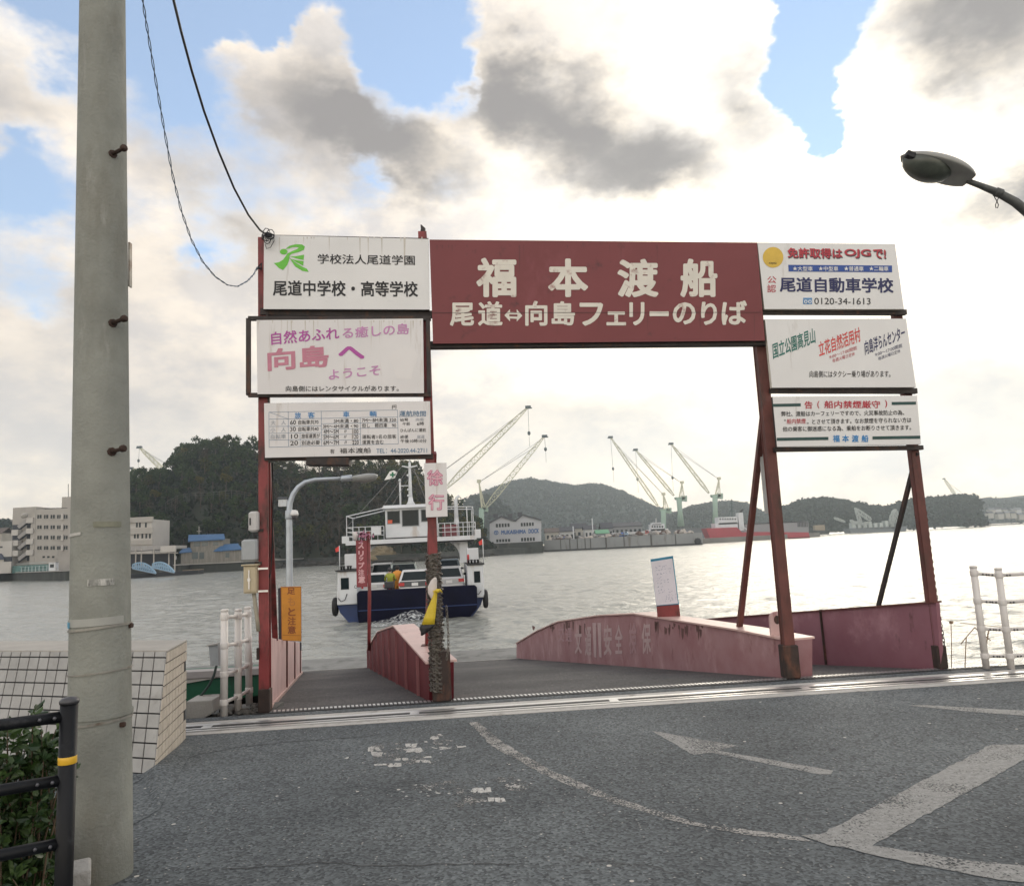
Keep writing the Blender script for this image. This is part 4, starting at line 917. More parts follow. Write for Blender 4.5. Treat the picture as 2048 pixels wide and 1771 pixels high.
# ================================================================ painted markings on the road
def worn_paint(name, col, cover, scale):
    """road paint worn through to the asphalt in patches"""
    m = bpy.data.materials.new(name); m.use_nodes = True; nt = m.node_tree; nd = nt.nodes; b = nd['Principled BSDF']
    tcn = nd.new('ShaderNodeTexCoord')
    n = nd.new('ShaderNodeTexNoise'); n.inputs['Scale'].default_value = scale; n.inputs['Detail'].default_value = 10; n.inputs['Roughness'].default_value = .75; nt.links.new(tcn.outputs['Object'], n.inputs['Vector'])
    n2 = nd.new('ShaderNodeTexNoise'); n2.inputs['Scale'].default_value = 70; n2.inputs['Detail'].default_value = 4; nt.links.new(tcn.outputs['Object'], n2.inputs['Vector'])
    ad = nd.new('ShaderNodeMath'); ad.operation = 'MULTIPLY_ADD'; nt.links.new(n2.outputs['Fac'], ad.inputs[0]); ad.inputs[1].default_value = .9; nt.links.new(n.outputs['Fac'], ad.inputs[2])
    r = nd.new('ShaderNodeValToRGB'); r.color_ramp.elements[0].position = .98 - cover; r.color_ramp.elements[1].position = 1.06 - cover * .93; r.color_ramp.elements[0].color = (0, 0, 0, 1)
    dv = nd.new('ShaderNodeMath'); dv.operation = 'MULTIPLY'; nt.links.new(ad.outputs[0], dv.inputs[0]); dv.inputs[1].default_value = .66
    nt.links.new(dv.outputs[0], r.inputs[0])
    mx = nd.new('ShaderNodeMix'); mx.data_type = 'RGBA'; nt.links.new(r.outputs[0], mx.inputs['Factor']); mx.inputs[6].default_value = (.085, .09, .095, 1)
    n5 = nd.new('ShaderNodeTexNoise'); n5.inputs['Scale'].default_value = 26; n5.inputs['Detail'].default_value = 7; n5.inputs['Roughness'].default_value = .8; nt.links.new(tcn.outputs['Object'], n5.inputs['Vector'])
    r5 = nd.new('ShaderNodeValToRGB'); r5.color_ramp.elements[0].position = .34; r5.color_ramp.elements[1].position = .66; r5.color_ramp.elements[0].color = (*[c * .55 for c in col], 1); r5.color_ramp.elements[1].color = (*[c * 1.15 for c in col], 1)
    nt.links.new(n5.outputs['Fac'], r5.inputs[0]); nt.links.new(r5.outputs[0], mx.inputs[7])
    nt.links.new(mx.outputs[2], b.inputs['Base Color']); b.inputs['Roughness'].default_value = .75
    # where the paint is gone the asphalt below shows
    tr = nd.new('ShaderNodeBsdfTransparent'); ms = nd.new('ShaderNodeMixShader'); nt.links.new(r.outputs[0], ms.inputs[0]); nt.links.new(tr.outputs[0], ms.inputs[1]); nt.links.new(b.outputs[0], ms.inputs[2]); nt.links.new(ms.outputs[0], nd['Material Output'].inputs[0])
    return m
LINE1 = worn_paint('worn_line_paint', (.30, .30, .285), .52, 3.0); LINE2 = worn_paint('patchy_line_paint', (.34, .33, .31), .43, 5.0); LINE3 = worn_paint('thick_line_paint', (.28, .28, .27), .50, 2.4)
PATCHW = mat('white_paint_flake', (.66, .65, .62), .6, 0, .06, 10)
def marking(name, polys, m, z=.004, jag=0.0, seed=1):
    b = MB(); rr = random.Random(seed)
    for pts in polys:
        q = [G(x, y, z) for x, y in pts]
        if jag:
            r = []
            for i, p in enumerate(q):
                c = q[(i + 1) % len(q)]; n_ = max(1, int((c - p).length / .05))
                for k in range(n_): r.append(p.lerp(c, k / n_) + Vector((rr.uniform(-jag, jag), rr.uniform(-jag, jag), 0)))
            q = r
        b.add(q, [tuple(range(len(q)))])
    return tag(b.build(name, m, fix=False), kind='structure')
marking('road_marking_arrow', [[(1302, 1460), (1474, 1490), (1436, 1500), (1666, 1540), (1662, 1547), (1640, 1548), (1424, 1504), (1386, 1508)]], LINE3, .002, .006, 2)
marking('road_marking_bar', [[(1632, 1672), (1982, 1488), (2080, 1488), (2080, 1500), (1742, 1690)]], LINE3, .002, .008, 3)
marking('road_marking_line', [[(1602, 1668), (1632, 1666), (1760, 1692), (1930, 1718), (2080, 1734), (2080, 1766), (2000, 1758), (1820, 1724), (1640, 1684)]], LINE3, .0035, .007, 4)
marking('road_marking_line', [[(1818, 1410), (1850, 1409), (2080, 1422), (2080, 1432), (1960, 1424)]], LINE1, .002, .006, 5)
marking('road_marking_line', [[(938, 1444), (956, 1442), (1006, 1484), (1104, 1540), (1245, 1598), (1396, 1645), (1602, 1672), (1630, 1682), (1500, 1670), (1362, 1645), (1216, 1601), (1084, 1546), (982, 1490)]], LINE2, .002, .008, 6)
fl_ = []
C6 = lambda x, y: (500 + x / 2.7307, 1340 + y / 2.7307)
rr = random.Random(21)
for (x0, y0, x1, y1) in ((648, 415, 718, 440), (660, 445, 730, 470), (686, 504, 760, 517), (750, 506, 832, 526), (796, 474, 868, 490), (848, 396, 915, 418), (862, 420, 945, 444), (905, 486, 992, 502), (950, 468, 995, 480), (985, 356, 1035, 372), (1035, 416, 1105, 428), (1130, 414, 1180, 424), (1208, 636, 1316, 664), (1300, 690, 1400, 716), (1408, 628, 1476, 640), (1262, 708, 1300, 718), (515, 475, 540, 483)):
    n_ = max(1, round((x1 - x0) / 34))
    for k in range(n_):
        a0, a1 = x0 + (x1 - x0) * k / n_, x0 + (x1 - x0) * (k + rr.uniform(.82, 1.0)) / n_; sk = rr.uniform(-5, 5); dy = rr.uniform(-3, 3)
        fl_.append([C6(a0 + sk, y0 + dy + rr.uniform(0, 4)), C6(a1 + sk, y0 + dy + rr.uniform(-2, 3)), C6(a1 - sk + rr.uniform(0, 5), y1 + dy - rr.uniform(0, 5)), C6((a0 + a1) / 2, y1 + dy + rr.uniform(-2, 2)), C6(a0 - sk - rr.uniform(0, 4), y1 + dy - rr.uniform(0, 4))])
for k in range(70):
    zx, zy, sx_, sy_ = rr.choice(((800, 450, 150, 60), (1010, 400, 110, 40), (1000, 650, 130, 40), (1240, 690, 160, 45), (1430, 610, 110, 45)))
    x, y, r = zx + rr.gauss(0, sx_ * .6), zy + rr.gauss(0, sy_ * .6), rr.uniform(2, 8)
    fl_.append([C6(x - r * 1.6, y), C6(x + rr.uniform(-r, r), y - r * .4), C6(x + r * 1.7, y + rr.uniform(-.2, .2) * r), C6(x + rr.uniform(-r, r), y + r * .45)])
marking('road_marking_flakes', fl_, worn_paint('flaked_white_paint', (.54, .53, .50), .54, 12.0), .002, .011, 13)
marking('road_marking_worn', [[C6(*p) for p in q] for q in (((640, 400), (920, 385), (1000, 500), (690, 525)), ((980, 350), (1060, 350), (1190, 430), (1030, 430)), ((870, 640), (1130, 590), (1200, 590), (1330, 720), (1060, 760), (1040, 745), (1180, 700), (1120, 655), (890, 660)), ((1310, 600), (1380, 560), (1540, 605), (1520, 665), (1420, 650)))], worn_paint('nearly_gone_line_paint', (.36, .35, .33), .33, 6.0), .003, .01, 9)
# crack from the wall foot and a cold joint across the road
TAR = mat('tar_joint', (.042, .044, .047), .8, 0, .3, 10)
def crackline(pts, w, seed, name='road_crack'):
    b = MB(); rr = random.Random(seed); P = []
    for a, c in zip(pts[:-1], pts[1:]):
        for k in range(8): t = k / 8; P.append(G(a[0] + (c[0] - a[0]) * t, a[1] + (c[1] - a[1]) * t, .003) + Vector((rr.uniform(-1, 1), rr.uniform(-1, 1), 0)) * .012)
    for i in range(len(P) - 1):
        d = (P[i + 1] - P[i]).normalized(); n_ = Vector((-d.y, d.x, 0)); w0 = w * (.5 + .9 * noise.noise(Vector((i * .4, seed, 0))) ** 2 + .3); w1 = w * (.5 + .9 * noise.noise(Vector(((i + 1) * .4, seed, 0))) ** 2 + .3)
        b.add([P[i] - n_ * w0, P[i + 1] - n_ * w1, P[i + 1] + n_ * w1, P[i] + n_ * w0], [(0, 1, 2, 3)])
    tag(b.build(name, TAR, fix=False), kind='structure')
crackline([(262, 1570), (330, 1530), (400, 1507), (470, 1494), (560, 1484), (660, 1476), (760, 1470)], .006, 3)
crackline([(440, 1738), (520, 1732), (640, 1724), (760, 1730), (900, 1726), (1060, 1728)], .0042, 5)

# ================================================================ tiled sea wall at the left
TILE = mat('pale_stone_tile', (.35, .345, .33), .6, 0, .18, 3.5, spec=.4, stains=[((.25, .24, .22), .24, 4, (1, 1, 1))]); TILEW = mat('cream_stone_tile', (.52, .465, .39), .6, 0, .14, 4, stains=[((.33, .29, .23), .2, 4, (1, 1, 1))]); GROUT = mat('black_grout', (.018, .018, .02), .8); GROUTB = mat('brown_grout', (.10, .075, .055), .8)
CAPW = mat('wall_cap_concrete', (.37, .35, .315), .8, 0, .1, 4)
wl = G(370, 1476); wf = G(307, 1548)                            # foot of the end face: far corner and near corner
ed = (wf - wl); ew = ed.length; edn = ed.normalized()
ewn = Vector((edn.y, -edn.x, 0)); ewn = ewn if ewn.x > 0 else -ewn  # faces right
topz = PL(370, 1283, wl, ewn).z
tw = thing('tiled_sea_wall', 'low sea wall clad in square pale tiles with black joints behind the utility pole', 'wall', wf)
WALLL = 9.0
# end face is a trapezium: its near edge leans away going up
A0, A1 = wf, wl; A0t_ = PL(333, 1290, wl, ewn); A0t_.z = topz; along = G(0, 1303, topz) - A0t_; along.z = 0; along.normalize()
A1t = Vector((wl.x, wl.y, topz)); A0t = PL(333, 1290, wl, ewn); A0t = Vector((A0t.x, A0t.y, topz))
b = MB(); b.prism([A0, A1, A1t, A0t], along * WALLL); b.build('core', GROUT, tw)
def tiles(mb, o, ux, uy, L, H, sx, sy, gap, nrm, lift, skip=lambda u, v: False, jit=0):
    nx, ny = int(L / sx) + 1, int(H / sy + .999)
    for i in range(nx):
        for j in range(ny):
            u0, u1, v0, v1 = i * sx + gap / 2, min((i + 1) * sx - gap / 2, L), j * sy + gap / 2, min((j + 1) * sy - gap / 2, H)
            if u1 - u0 < .01 or v1 - v0 < .01 or skip((u0 + u1) / 2, (v0 + v1) / 2): continue
            q = [o + ux * u0 + uy * v0, o + ux * u1 + uy * v0, o + ux * u1 + uy * v1, o + ux * u0 + uy * v1]
            mb.prism([p + nrm * lift for p in q], -nrm * (lift + .004))
slope = (A0t - A0); SH = slope.length; sdir = slope.normalized(); sn = along.cross(sdir).normalized()
if sn.dot(EYE - A0) < 0: sn = -sn
b = MB(); tiles(b, A0 - along * .006, along, sdir, WALLL - .02, SH, .118, .112, .012, sn, .010)
o_ = b.build('front_tiles', TILE, tw, fix=False)
# end face tiles: squares cut along the leaning edge
b = MB(); Hh = topz; nyr = 10; sy = Hh / nyr; back = (A1 - A0).normalized(); EW = (A1 - A0).length; lean = (A0t - A0).dot(back)
for j in range(nyr):
    v0, v1 = j * sy + .005, (j + 1) * sy - .005
    s0, s1 = lean * v0 / Hh + .004, lean * v1 / Hh + .004
    sx = .115; n_ = int(EW / sx) + 1
    for i in range(n_):
        r0, r1 = EW - i * sx - .005, EW - (i + 1) * sx + .005
        if r0 <= max(s0, s1) + .002: continue
        if i == 0 and j in (2, 7): continue                     # drain notches
        l0, l1 = max(r1, s0), max(r1, s1)
        q = [A0 + back * l0 + Vector((0, 0, v0)), A0 + back * r0 + Vector((0, 0, v0)), A0 + back * r0 + Vector((0, 0, v1)), A0 + back * l1 + Vector((0, 0, v1))]
        b.prism([p + ewn * .008 for p in q], -ewn * .012)
b.build('end_tiles', TILEW, tw, fix=False)
b = MB(); tq = [A0t - sdir * 0 + sn * .004, A1t, A1t + along * WALLL, A0t + along * WALLL]; b.prism([p + Vector((0, 0, .012)) for p in [A0t + ewn * .008, A1t + ewn * .008, A1t + along * WALLL, A0t + along * WALLL]], (0, 0, -.012)); b.build('cap', CAPW, tw)

# asphalt banked up against the wall's corner
fc0 = PL(311, 1528, A0, ewn); ff1 = A0 + along * .02; c1_ = PL(262, 1563, A0, sn)
b = MB(); E_ = A0.lerp(A0t, fc0.z / topz) + ewn * .016 + sn * .016; gz = [G(370, 1480, .004), E_, c1_ + sn * .014, PL(200, 1590, A0, sn) + sn * .014, G(200, 1660, .004), G(262, 1650, .004), G(318, 1618, .004), G(385, 1500, .004)]
b.add(gz, [(0, 1, 7), (1, 6, 7), (1, 2, 6), (2, 5, 6), (2, 3, 5), (3, 4, 5)], 0, True); tag(b.build('road_bank', ASPH), kind='structure')

# ================================================================ concrete utility pole
pb = G(199, 1752); pol = thing('utility_pole', 'tall weathered concrete utility pole with rusty step bolts standing at the left foreground', 'utility pole', pb)
PCON = mat('pole_concrete', (.25, .256, .226), .85, 0, .24, 2.2, bump=.3, bscale=60, stains=[((.185, .18, .15), .40, 1.8, (1, 1, .35)), ((.25, .18, .09), .13, 1.2, (1, 1, .5)), ((.34, .34, .31), .18, 6, (1, 1, .3))])
r0 = 63.5 / FPX * (pb - EYE).length * 1.0; pdist = math.hypot(pb.x, pb.y)
r0 = pdist * 63 / FPX * .805; PH = 10.5
LEAN = Vector((-.023, .0, 0))
def pax(z): return pb + LEAN * z + Vector((0, 0, z))
ptop = pb + Vector((.0, 0, PH)); taper = (1 / 75) / 2
def prad(z): return r0 - z * taper
b = MB(); b.tube([pax(z) for z in [i * .5 - .3 for i in range(23)]], [prad(i * .5) for i in range(23)], 40, smooth=True); b.build('shaft', PCON, pol)
RUSTM = mat('rusty_iron', (.05, .028, .02), .7, .3, .4, 20); BAND = mat('dull_steel_band', (.30, .29, .26), .5, .6, .15, 8, stains=[((.13, .08, .05), .3, 6, (1, 1, 1))])
def pole_pt(px, py, extra=0.0):
    """point of the pole's surface under a photo point"""
    d = ray(px, py).normalized(); o2 = Vector((EYE.x - pb.x, EYE.y - pb.y)); a = d.x ** 2 + d.y ** 2
    r = prad(2.0); zc = EYE.z
    for _ in range(6):
        cxy = pax(zc); o2 = Vector((EYE.x - cxy.x, EYE.y - cxy.y))
        bq = o2.x * d.x + o2.y * d.y; cq = o2.length_squared - (r + extra) ** 2; disc = max(0, bq * bq - a * cq); t = (-bq - math.sqrt(disc)) / a; p = EYE + d * t; r = prad(p.z); zc = p.z
    return p
for (x, y) in ((226, 308), (226, 646), (224, 903)):
    p = pole_pt(x, y); n_ = (p - pax(p.z)).normalized(); out = (n_ + Vector((.55, -.1, .12))).normalized()
    b = MB(); b.lathe(p - out * .02, [(.011, 0), (.011, .105), (.019, .106), (.021, .125), (.012, .135)], 8, axis=out); b.lathe(p - n_ * .008, [(.026, 0), (.024, .012)], 8, axis=n_); b.build('step_bolt', RUSTM, pol)
def band(z, tilt, h, m, name, a0=0, a1=360, ex=.004):
    b = MB(); n_ = 40; vs = []
    for i in range(n_ + 1):
        a = R(a0 + (a1 - a0) * i / n_); zz = z + tilt * math.cos(a)
        for (e, dz) in ((-.006, -h / 2), (ex, -h / 2), (ex, h / 2), (-.006, h / 2)): rr_ = prad(zz) + e; vs.append(pax(zz + dz) + Vector((math.cos(a) * rr_, math.sin(a) * rr_, 0)))
    fs = [(i * 4 + k, i * 4 + (k + 1) % 4, (i + 1) * 4 + (k + 1) % 4, (i + 1) * 4 + k) for i in range(n_) for k in range(4)]
    b.add(vs, fs, 0, False); return b.build(name, m, pol, fix=False)
zat = lambda y: pole_pt(200, y).z
band(zat(1257), .012, .012, BAND, 'steel_band'); band(zat(1347), .010, .008, BAND, 'steel_band'); band(zat(1449), .012, .012, BAND, 'steel_band')
band(zat(1447) + .03, .0, .022, PCON, 'concrete_ridge', 0, 360, .006); band(zat(1256) + .032, .004, .04, mat('pale_tape_remnant', (.34, .34, .31), .7), 'tape_band', 175, 345, .002)
band(zat(1064), .012, .016, mat('pale_glue_mark', (.45, .44, .41), .7, 0, .2, 30), 'glue_mark', 190, 260, .002); band(zat(1164), 0, .035, mat('torn_sticker', (.24, .24, .22), .6, 0, .6, 40, stains=[((.55, .54, .5), .5, 30, (1, 1, .2))]), 'torn_sticker', 275, 325, .002)
band(zat(1048), .0, .03, mat('greenish_glue_mark', (.20, .20, .15), .7, 0, .2, 20), 'glue_mark', 285, 340, .002)
band(zat(1248), .0, .03, mat('blue_tape', (.05, .28, .42), .4), 'blue_tape', 182, 232, .004)
b = MB(); p = pole_pt(244, 1448); b.box(p, (.035, .025, .025), bev=.004); b.build('band_buckle', RUSTM, pol); b = MB(); p = pole_pt(260, 1250); b.box(p, (.03, .03, .025), bev=.004); b.build('band_buckle', RUSTM, pol)
b = MB(); q = pole_pt(259, 486); q2 = pole_pt(259, 574); b.beam(q + Vector((.004, 0, 0)), q2 + Vector((.004, 0, 0)), .008, .03, up=(0, 1, 0)); b.build('side_plate', BAND, pol)

# ================================================================ black guard fence, planting bed and shrub
BLK = mat('black_fence_paint', (.006, .007, .009), .45, 0, .3, 10, spec=.25, stains=[((.03, .032, .036), .16, 12, (1, 1, 1))])
fy = 2.62; fp = D(138, 1420, fy); fdir = (D(0, 1449, fy * .964) - D(138, 1431, fy)); fdir.z = 0; fdir.normalize()
fo = thing('guard_fence', 'black tubular guard fence with yellow reflective band in front of the shrub', 'fence', Vector((fp.x, fp.y, 0)))
fx, fyy = fp.x, fp.y; pt_ = lambda z: Vector((fx, fyy, z)); ztop = D(140, 1402, fy).z
b = MB(); b.tube([pt_(-.02), pt_(ztop)], .0275, 16); b.build('post', BLK, fo)
b = MB(); b.lathe(pt_(ztop), [(.030, -.006), (.031, .004), (.022, .013), (.004, .016)], 16); b.build('post_cap', mat('worn_black_cap', (.05, .05, .055), .35), fo)
b = MB(); zy = D(140, 1518, fy).z; b.lathe(pt_(zy), [(.0283, -.012), (.0288, -.011), (.0288, .011), (.0283, .012)], 16); b.build('reflective_band', mat('amber_reflective_tape', (.72, .42, .03), .35), fo)
for y0 in (1431, 1557, 1683):
    z = D(138, y0, fy).z
    b = MB(); b.tube([pt_(z), pt_(z) + fdir * .25, pt_(z) + fdir * 2.6], .019, 12); b.build('rail', BLK, fo)
    b = MB()
    for e in (.03, .075): b.ball(pt_(z) + fdir * e + Vector((.004, -.022 - (.006 if e < .05 else 0), .002)), .006, 8)
    b.build('rail_bolt', mat('pale_bolt_head', (.10, .10, .11), .4, .4), fo)
STON = mat('planter_stone', (.34, .33, .31), .8, 0, .15, 5, bump=.4, bscale=45, stains=[(DIRT, .3, 5, (1, 1, 1))])
pw = thing('planter_edging', 'low edging of rough concrete blocks round the planting bed at the left corner', 'planter', G(160, 1771))
ce = G(176, 1768); cz = .115
pdir = fdir
kx = PL(176, 1738, ce, Vector((0, 1, 0)))
def slab(c, u, L, dpt, z0, z1, name):
    v = Vector((-u.y, u.x, 0)); v = v if v.y > 0 else -v; b = MB()
    b.hexa([c + Vector((0, 0, z0)), c + u * L + Vector((0, 0, z0)), c + u * L + v * dpt + Vector((0, 0, z0)), c + v * dpt + Vector((0, 0, z0)), c + Vector((0, 0, z1)), c + u * L + Vector((0, 0, z1)), c + u * L + v * dpt + Vector((0, 0, z1)), c + v * dpt + Vector((0, 0, z1))])
    return b.build(name, STON, pw, bevel=.012)
cpt = D(183, 1722, 3.40); cpt.z = 0
for k, (L, g) in enumerate(((.22, .0), (.24, .232), (.25, .484), (.26, .746))):
    slab(cpt + fdir * g, fdir, L, .17, .252, .325, 'cap_block'); slab(cpt + fdir * (g + .02) + Vector((0, .018, 0)), fdir, L - .03, .14, -.02, .250, 'base_block')
vv = Vector((-fdir.y, fdir.x, 0)); vv = vv if vv.y > 0 else -vv
for k in range(5): slab(cpt + fdir * .32 + vv * (.18 + k * .31), fdir, .16, .30, -.02, .322, 'cap_block')
b = MB(); b.box(cpt + fdir * 1.1 + vv * .9 + Vector((0, 0, .07)), (1.2, 1.4, .20), math.atan2(fdir.y, fdir.x)); tag(b.build('planter_soil', mat('dark_soil', (.035, .028, .02), .9, 0, .4, 12, bump=.5)), kind='structure')
# shrub of glossy oval leaves
def leaf_mat(name, c1, c2, tr=.25, rough=.38):
    m = bpy.data.materials.new(name); m.use_nodes = True; nt = m.node_tree; nd = nt.nodes; b = nd['Principled BSDF']
    gi = nd.new('ShaderNodeNewGeometry'); r = nd.new('ShaderNodeValToRGB'); r.color_ramp.elements[0].color = (*c1, 1); r.color_ramp.elements[1].color = (*c2, 1)
    nt.links.new(gi.outputs['Random Per Island'], r.inputs[0]); nt.links.new(r.outputs[0], b.inputs['Base Color']); b.inputs['Roughness'].default_value = rough; b.inputs['Specular IOR Level'].default_value = .5 if rough < .5 else .1
    tb = nd.new('ShaderNodeBsdfTranslucent'); nt.links.new(r.outputs[0], tb.inputs[0]); ms = nd.new('ShaderNodeMixShader'); ms.inputs[0].default_value = tr
    nt.links.new(b.outputs[0], ms.inputs[1]); nt.links.new(tb.outputs[0], ms.inputs[2]); nt.links.new(ms.outputs[0], nd['Material Output'].inputs[0]); return m
LEAF = leaf_mat('glossy_shrub_leaf', (.018, .042, .016), (.060, .105, .028), .25)
sc_ = D(8, 1500, 3.15); sc_.z = 0.0
sh = thing('shrub', 'dense dark green shrub of glossy oval leaves behind the black guard fence', 'shrub', sc_ + Vector((0, 0, .08)))
rr = random.Random(17); b = MB(); lb = MB()
shtop = D(60, 1388, 3.1).z
for k in range(120):
    a = rr.uniform(0, 2 * math.pi); rad = math.sqrt(rr.random()); base = sc_ + Vector((math.cos(a) * rad * .18, math.sin(a) * rad * .20, .08))
    tip = sc_ + Vector((math.cos(a) * rad * .20 + rr.gauss(0, .03), math.sin(a) * rad * .30 + rr.gauss(0, .05), .30 + rr.random() ** .6 * (shtop - .34) * (1 - .25 * rad)))
    mid = base.lerp(tip, .5) + Vector((rr.gauss(0, .05), rr.gauss(0, .05), .04)); b.tube([base, mid, tip], [.006, .004, .002], 5)
    for j in range(46):
        t = rr.uniform(.12, 1.0) if j > 10 else rr.uniform(.9, 1.02); p = (base.lerp(mid, t * 2) if t < .5 else mid.lerp(tip, t * 2 - 1))
        u = Vector((rr.gauss(0, 1), rr.gauss(0, 1), rr.gauss(.5, .7))).normalized(); L = rr.uniform(.030, .058) ; w = L * rr.uniform(.22, .30); p = p + u * .012
        v = u.orthogonal().normalized(); v = (Matrix.Rotation(rr.uniform(0, 6.28), 3, u) @ v); n_ = u.cross(v)
        pts = [p, p + u * L * .35 + v * w + n_ * .004, p + u * L * .75 + v * w * .95 + n_ * .002, p + u * L - n_ * .004, p + u * L * .75 - v * w * .95 + n_ * .002, p + u * L * .35 - v * w + n_ * .004, p + u * L * .5 - n_ * .006]
        lb.add(pts, [(0, 1, 6), (1, 2, 6), (2, 3, 6), (3, 4, 6), (4, 5, 6), (5, 0, 6)], 0, False)
b.build('stems', mat('brown_twig', (.09, .06, .035), .8), sh, fix=False)
lb.build('leaves', LEAF, sh, fix=False)

# ================================================================ white pipe railings
WP = mat('white_railing_paint', (.66, .63, .60), .45, 0, .05, 3, stains=[((.36, .30, .25), .14, 8, (1, 1, .5))]); CLAMP = mat('dark_clamp_bolt', (.035, .035, .04), .5, .5)
def railing(name, label, posts, rails_z, r, ext=None, rr_=.024):
    o = thing(name, label, 'railing', posts[0][0])
    for (p, t) in posts:
        b = MB(); b.tube([p - Vector((0, 0, .03)), t], r, 16); b.lathe(t, [(r * 1.06, -.02), (r * 1.08, .0), (r * .7, .008)], 16); b.build('post', WP, o)
    for z in rails_z:
        pts = [p.lerp(t, z) for p, t in posts]
        if ext is not None: pts.append(pts[-1] + ext)
        for a, c in zip(pts[:-1], pts[1:]):
            b = MB(); b.tube([a, c], rr_, 12); b.build('rail', WP, o)
            d = (c - a).normalized(); cl = MB()
            for e, sgn in ((a, 1), (c, -1)):
                for q in (.075, .11):
                    cl.ball(e + d * (sgn * q) - Vector((0, .022, .004)), .011, 6)
            cl.build('clamp_bolts', CLAMP, o)
        for p in pts[:len(posts)]:
            b = MB(); b.lathe(p, [(r * 1.12, -.03), (r * 1.16, -.026), (r * 1.16, .026), (r * 1.12, .03)], 14); b.build('rail_clamp', WP, o)
    return o
p1, p2 = G(1973, 1338), G(2023, 1338); h1, h2 = D(1942, 1132, p1.y).z, D(1995, 1136, p2.y).z
railing('white_railing', 'white four rail pipe railing at the quay edge right of the ferry gate', [(p1, Vector((p1.x, p1.y, h1))), (p2, Vector((p2.x, p2.y, h2)))], (.93, .66, .39, .13), .036, Vector((2.2, .02, 0)), .019)
q1, q2 = G(448, 1432), G(466, 1426); q3 = G(476, 1418) + GN * .25
hh = lambda p, x, y: Vector((p.x, p.y, D(x, y, p.y).z))
railing('white_railing', 'white pipe railing seen end on beside the left gate post', [(q1, hh(q1, 442, 1219)), (q2 + GN * .18, hh(q2 + GN * .18, 455, 1219)), (q2 + GN * .55 + GD * .02, hh(q2 + GN * .55, 462, 1215))], (.93, .66, .39, .13), .037, None, .019)
gb = PL(430, 1310, q1 + GN * .1, GN)
ob = thing('grey_post_box', 'small grey flat box fixed to the white railing left of the gate', 'equipment box', gb)
b = MB(); b.prism([PL(x, y, q1 + GN * .1, GN) for x, y in ((417, 1291), (436, 1288), (437, 1330), (421, 1332))], GN * .10); b.build('case', GREYB, ob)
b = MB(); b.beam(PL(417, 1289, q1 + GN * .15, GN), PL(437, 1286, q1 + GN * .15, GN), .14, .012); b.build('lid', CONC, ob)
# concrete block and hose by the railing
cb = G(392, 1432); b = MB(); blk = [(373, 1440), (372, 1401), (420, 1398), (426, 1404), (427, 1424)]; b.prism([PL(x, y, cb, GN) for x, y in ((372, 1442), (372, 1402), (404, 1400), (424, 1399), (428, 1424), (402, 1440))], GN * .35)
tag(b.build('concrete_block', CONC, loc=cb, bevel=.01), 'rough grey concrete block lying on the quay edge beside the tiled wall', 'concrete block')
b = MB(); b.tube([PL(x, y, cb + GN * .3, GN) for x, y in ((392, 1402), (404, 1388), (418, 1370), (428, 1350), (434, 1325))], .014, 8); tag(b.build('hose', mat('dark_green_hose', (.03, .05, .045), .6), loc=cb), 'dark hose curving up from the concrete block to the railing', 'hose')

# green landing pontoon behind the railing and floating stage under the ramp's foot
GRNP = mat('green_hull_paint', (.012, .085, .045), .5, 0, .25, 1.5, stains=[((.02, .03, .025), .24, 3, (1, 1, .4))])
gpn = Vector((GN.x, GN.y, 0)); yb = GB[0] + GN * 3.0 - GD * .6
pontoon = thing('green_pontoon', 'dark green landing pontoon with grey top edge floating left of the ramp', 'pontoon', Vector((yb.x - 2, yb.y, WZ)))
gq = lambda x, y, off=0: PL(x, y, yb + GN * off, GN)
b = MB(); b.prism([gq(200, 1366), gq(525, 1347), gq(525, 1389), gq(360, 1410), gq(200, 1410)], GN * 1.0); b.build('hull', GRNP, pontoon)
b = MB(); b.prism([gq(200, 1352, -.05), gq(525, 1336, -.05), gq(525, 1348, -.05), gq(200, 1367, -.05)], GN * .25); b.build('deck_edge', mat('pontoon_edge_concrete', (.33, .31, .30), .8, 0, .15, 2), pontoon)
b = MB(); b.prism([gq(300, 1385, -.03), gq(372, 1366, -.03), gq(440, 1354, -.03), gq(440, 1349, -.03), gq(300, 1358, -.03)], GN * .1); b.build('side_panel', mat('pale_side_panel', (.45, .43, .39), .6), pontoon)
b = MB(); b.prism([gq(380, 1405, .3), gq(530, 1386, .3), gq(530, 1440, .3), gq(380, 1440, .3)], GN * .1); b.build('fender_recess', mat('black_timber', (.012, .013, .013), .9), pontoon)  # timber with a near-black base colour
fe = ramp_pt(GB[0], RAMPL + .25); fz = fe.z - .05
fs_ = thing('floating_stage', 'long low grey floating landing stage beyond the foot of the ramp', 'pontoon', Vector((fe.x, fe.y, WZ)))
dv = Vector((RAMPDIR.y, -RAMPDIR.x, 0)); c0 = fe - GD * 5.0; b = MB()
b.prism([Vector((p.x, p.y, fz)) for p in (c0, c0 + GD * 12.6, c0 + GD * 12.6 + GN * 2.6, c0 + GN * 2.6)], (0, 0, WZ - fz - .4)); b.build('hull', mat('stage_concrete', (.20, .20, .19), .8, 0, .2, 1.0, stains=[((.07, .075, .07), .35, 1.5, (1, 1, 1))]), fs_)
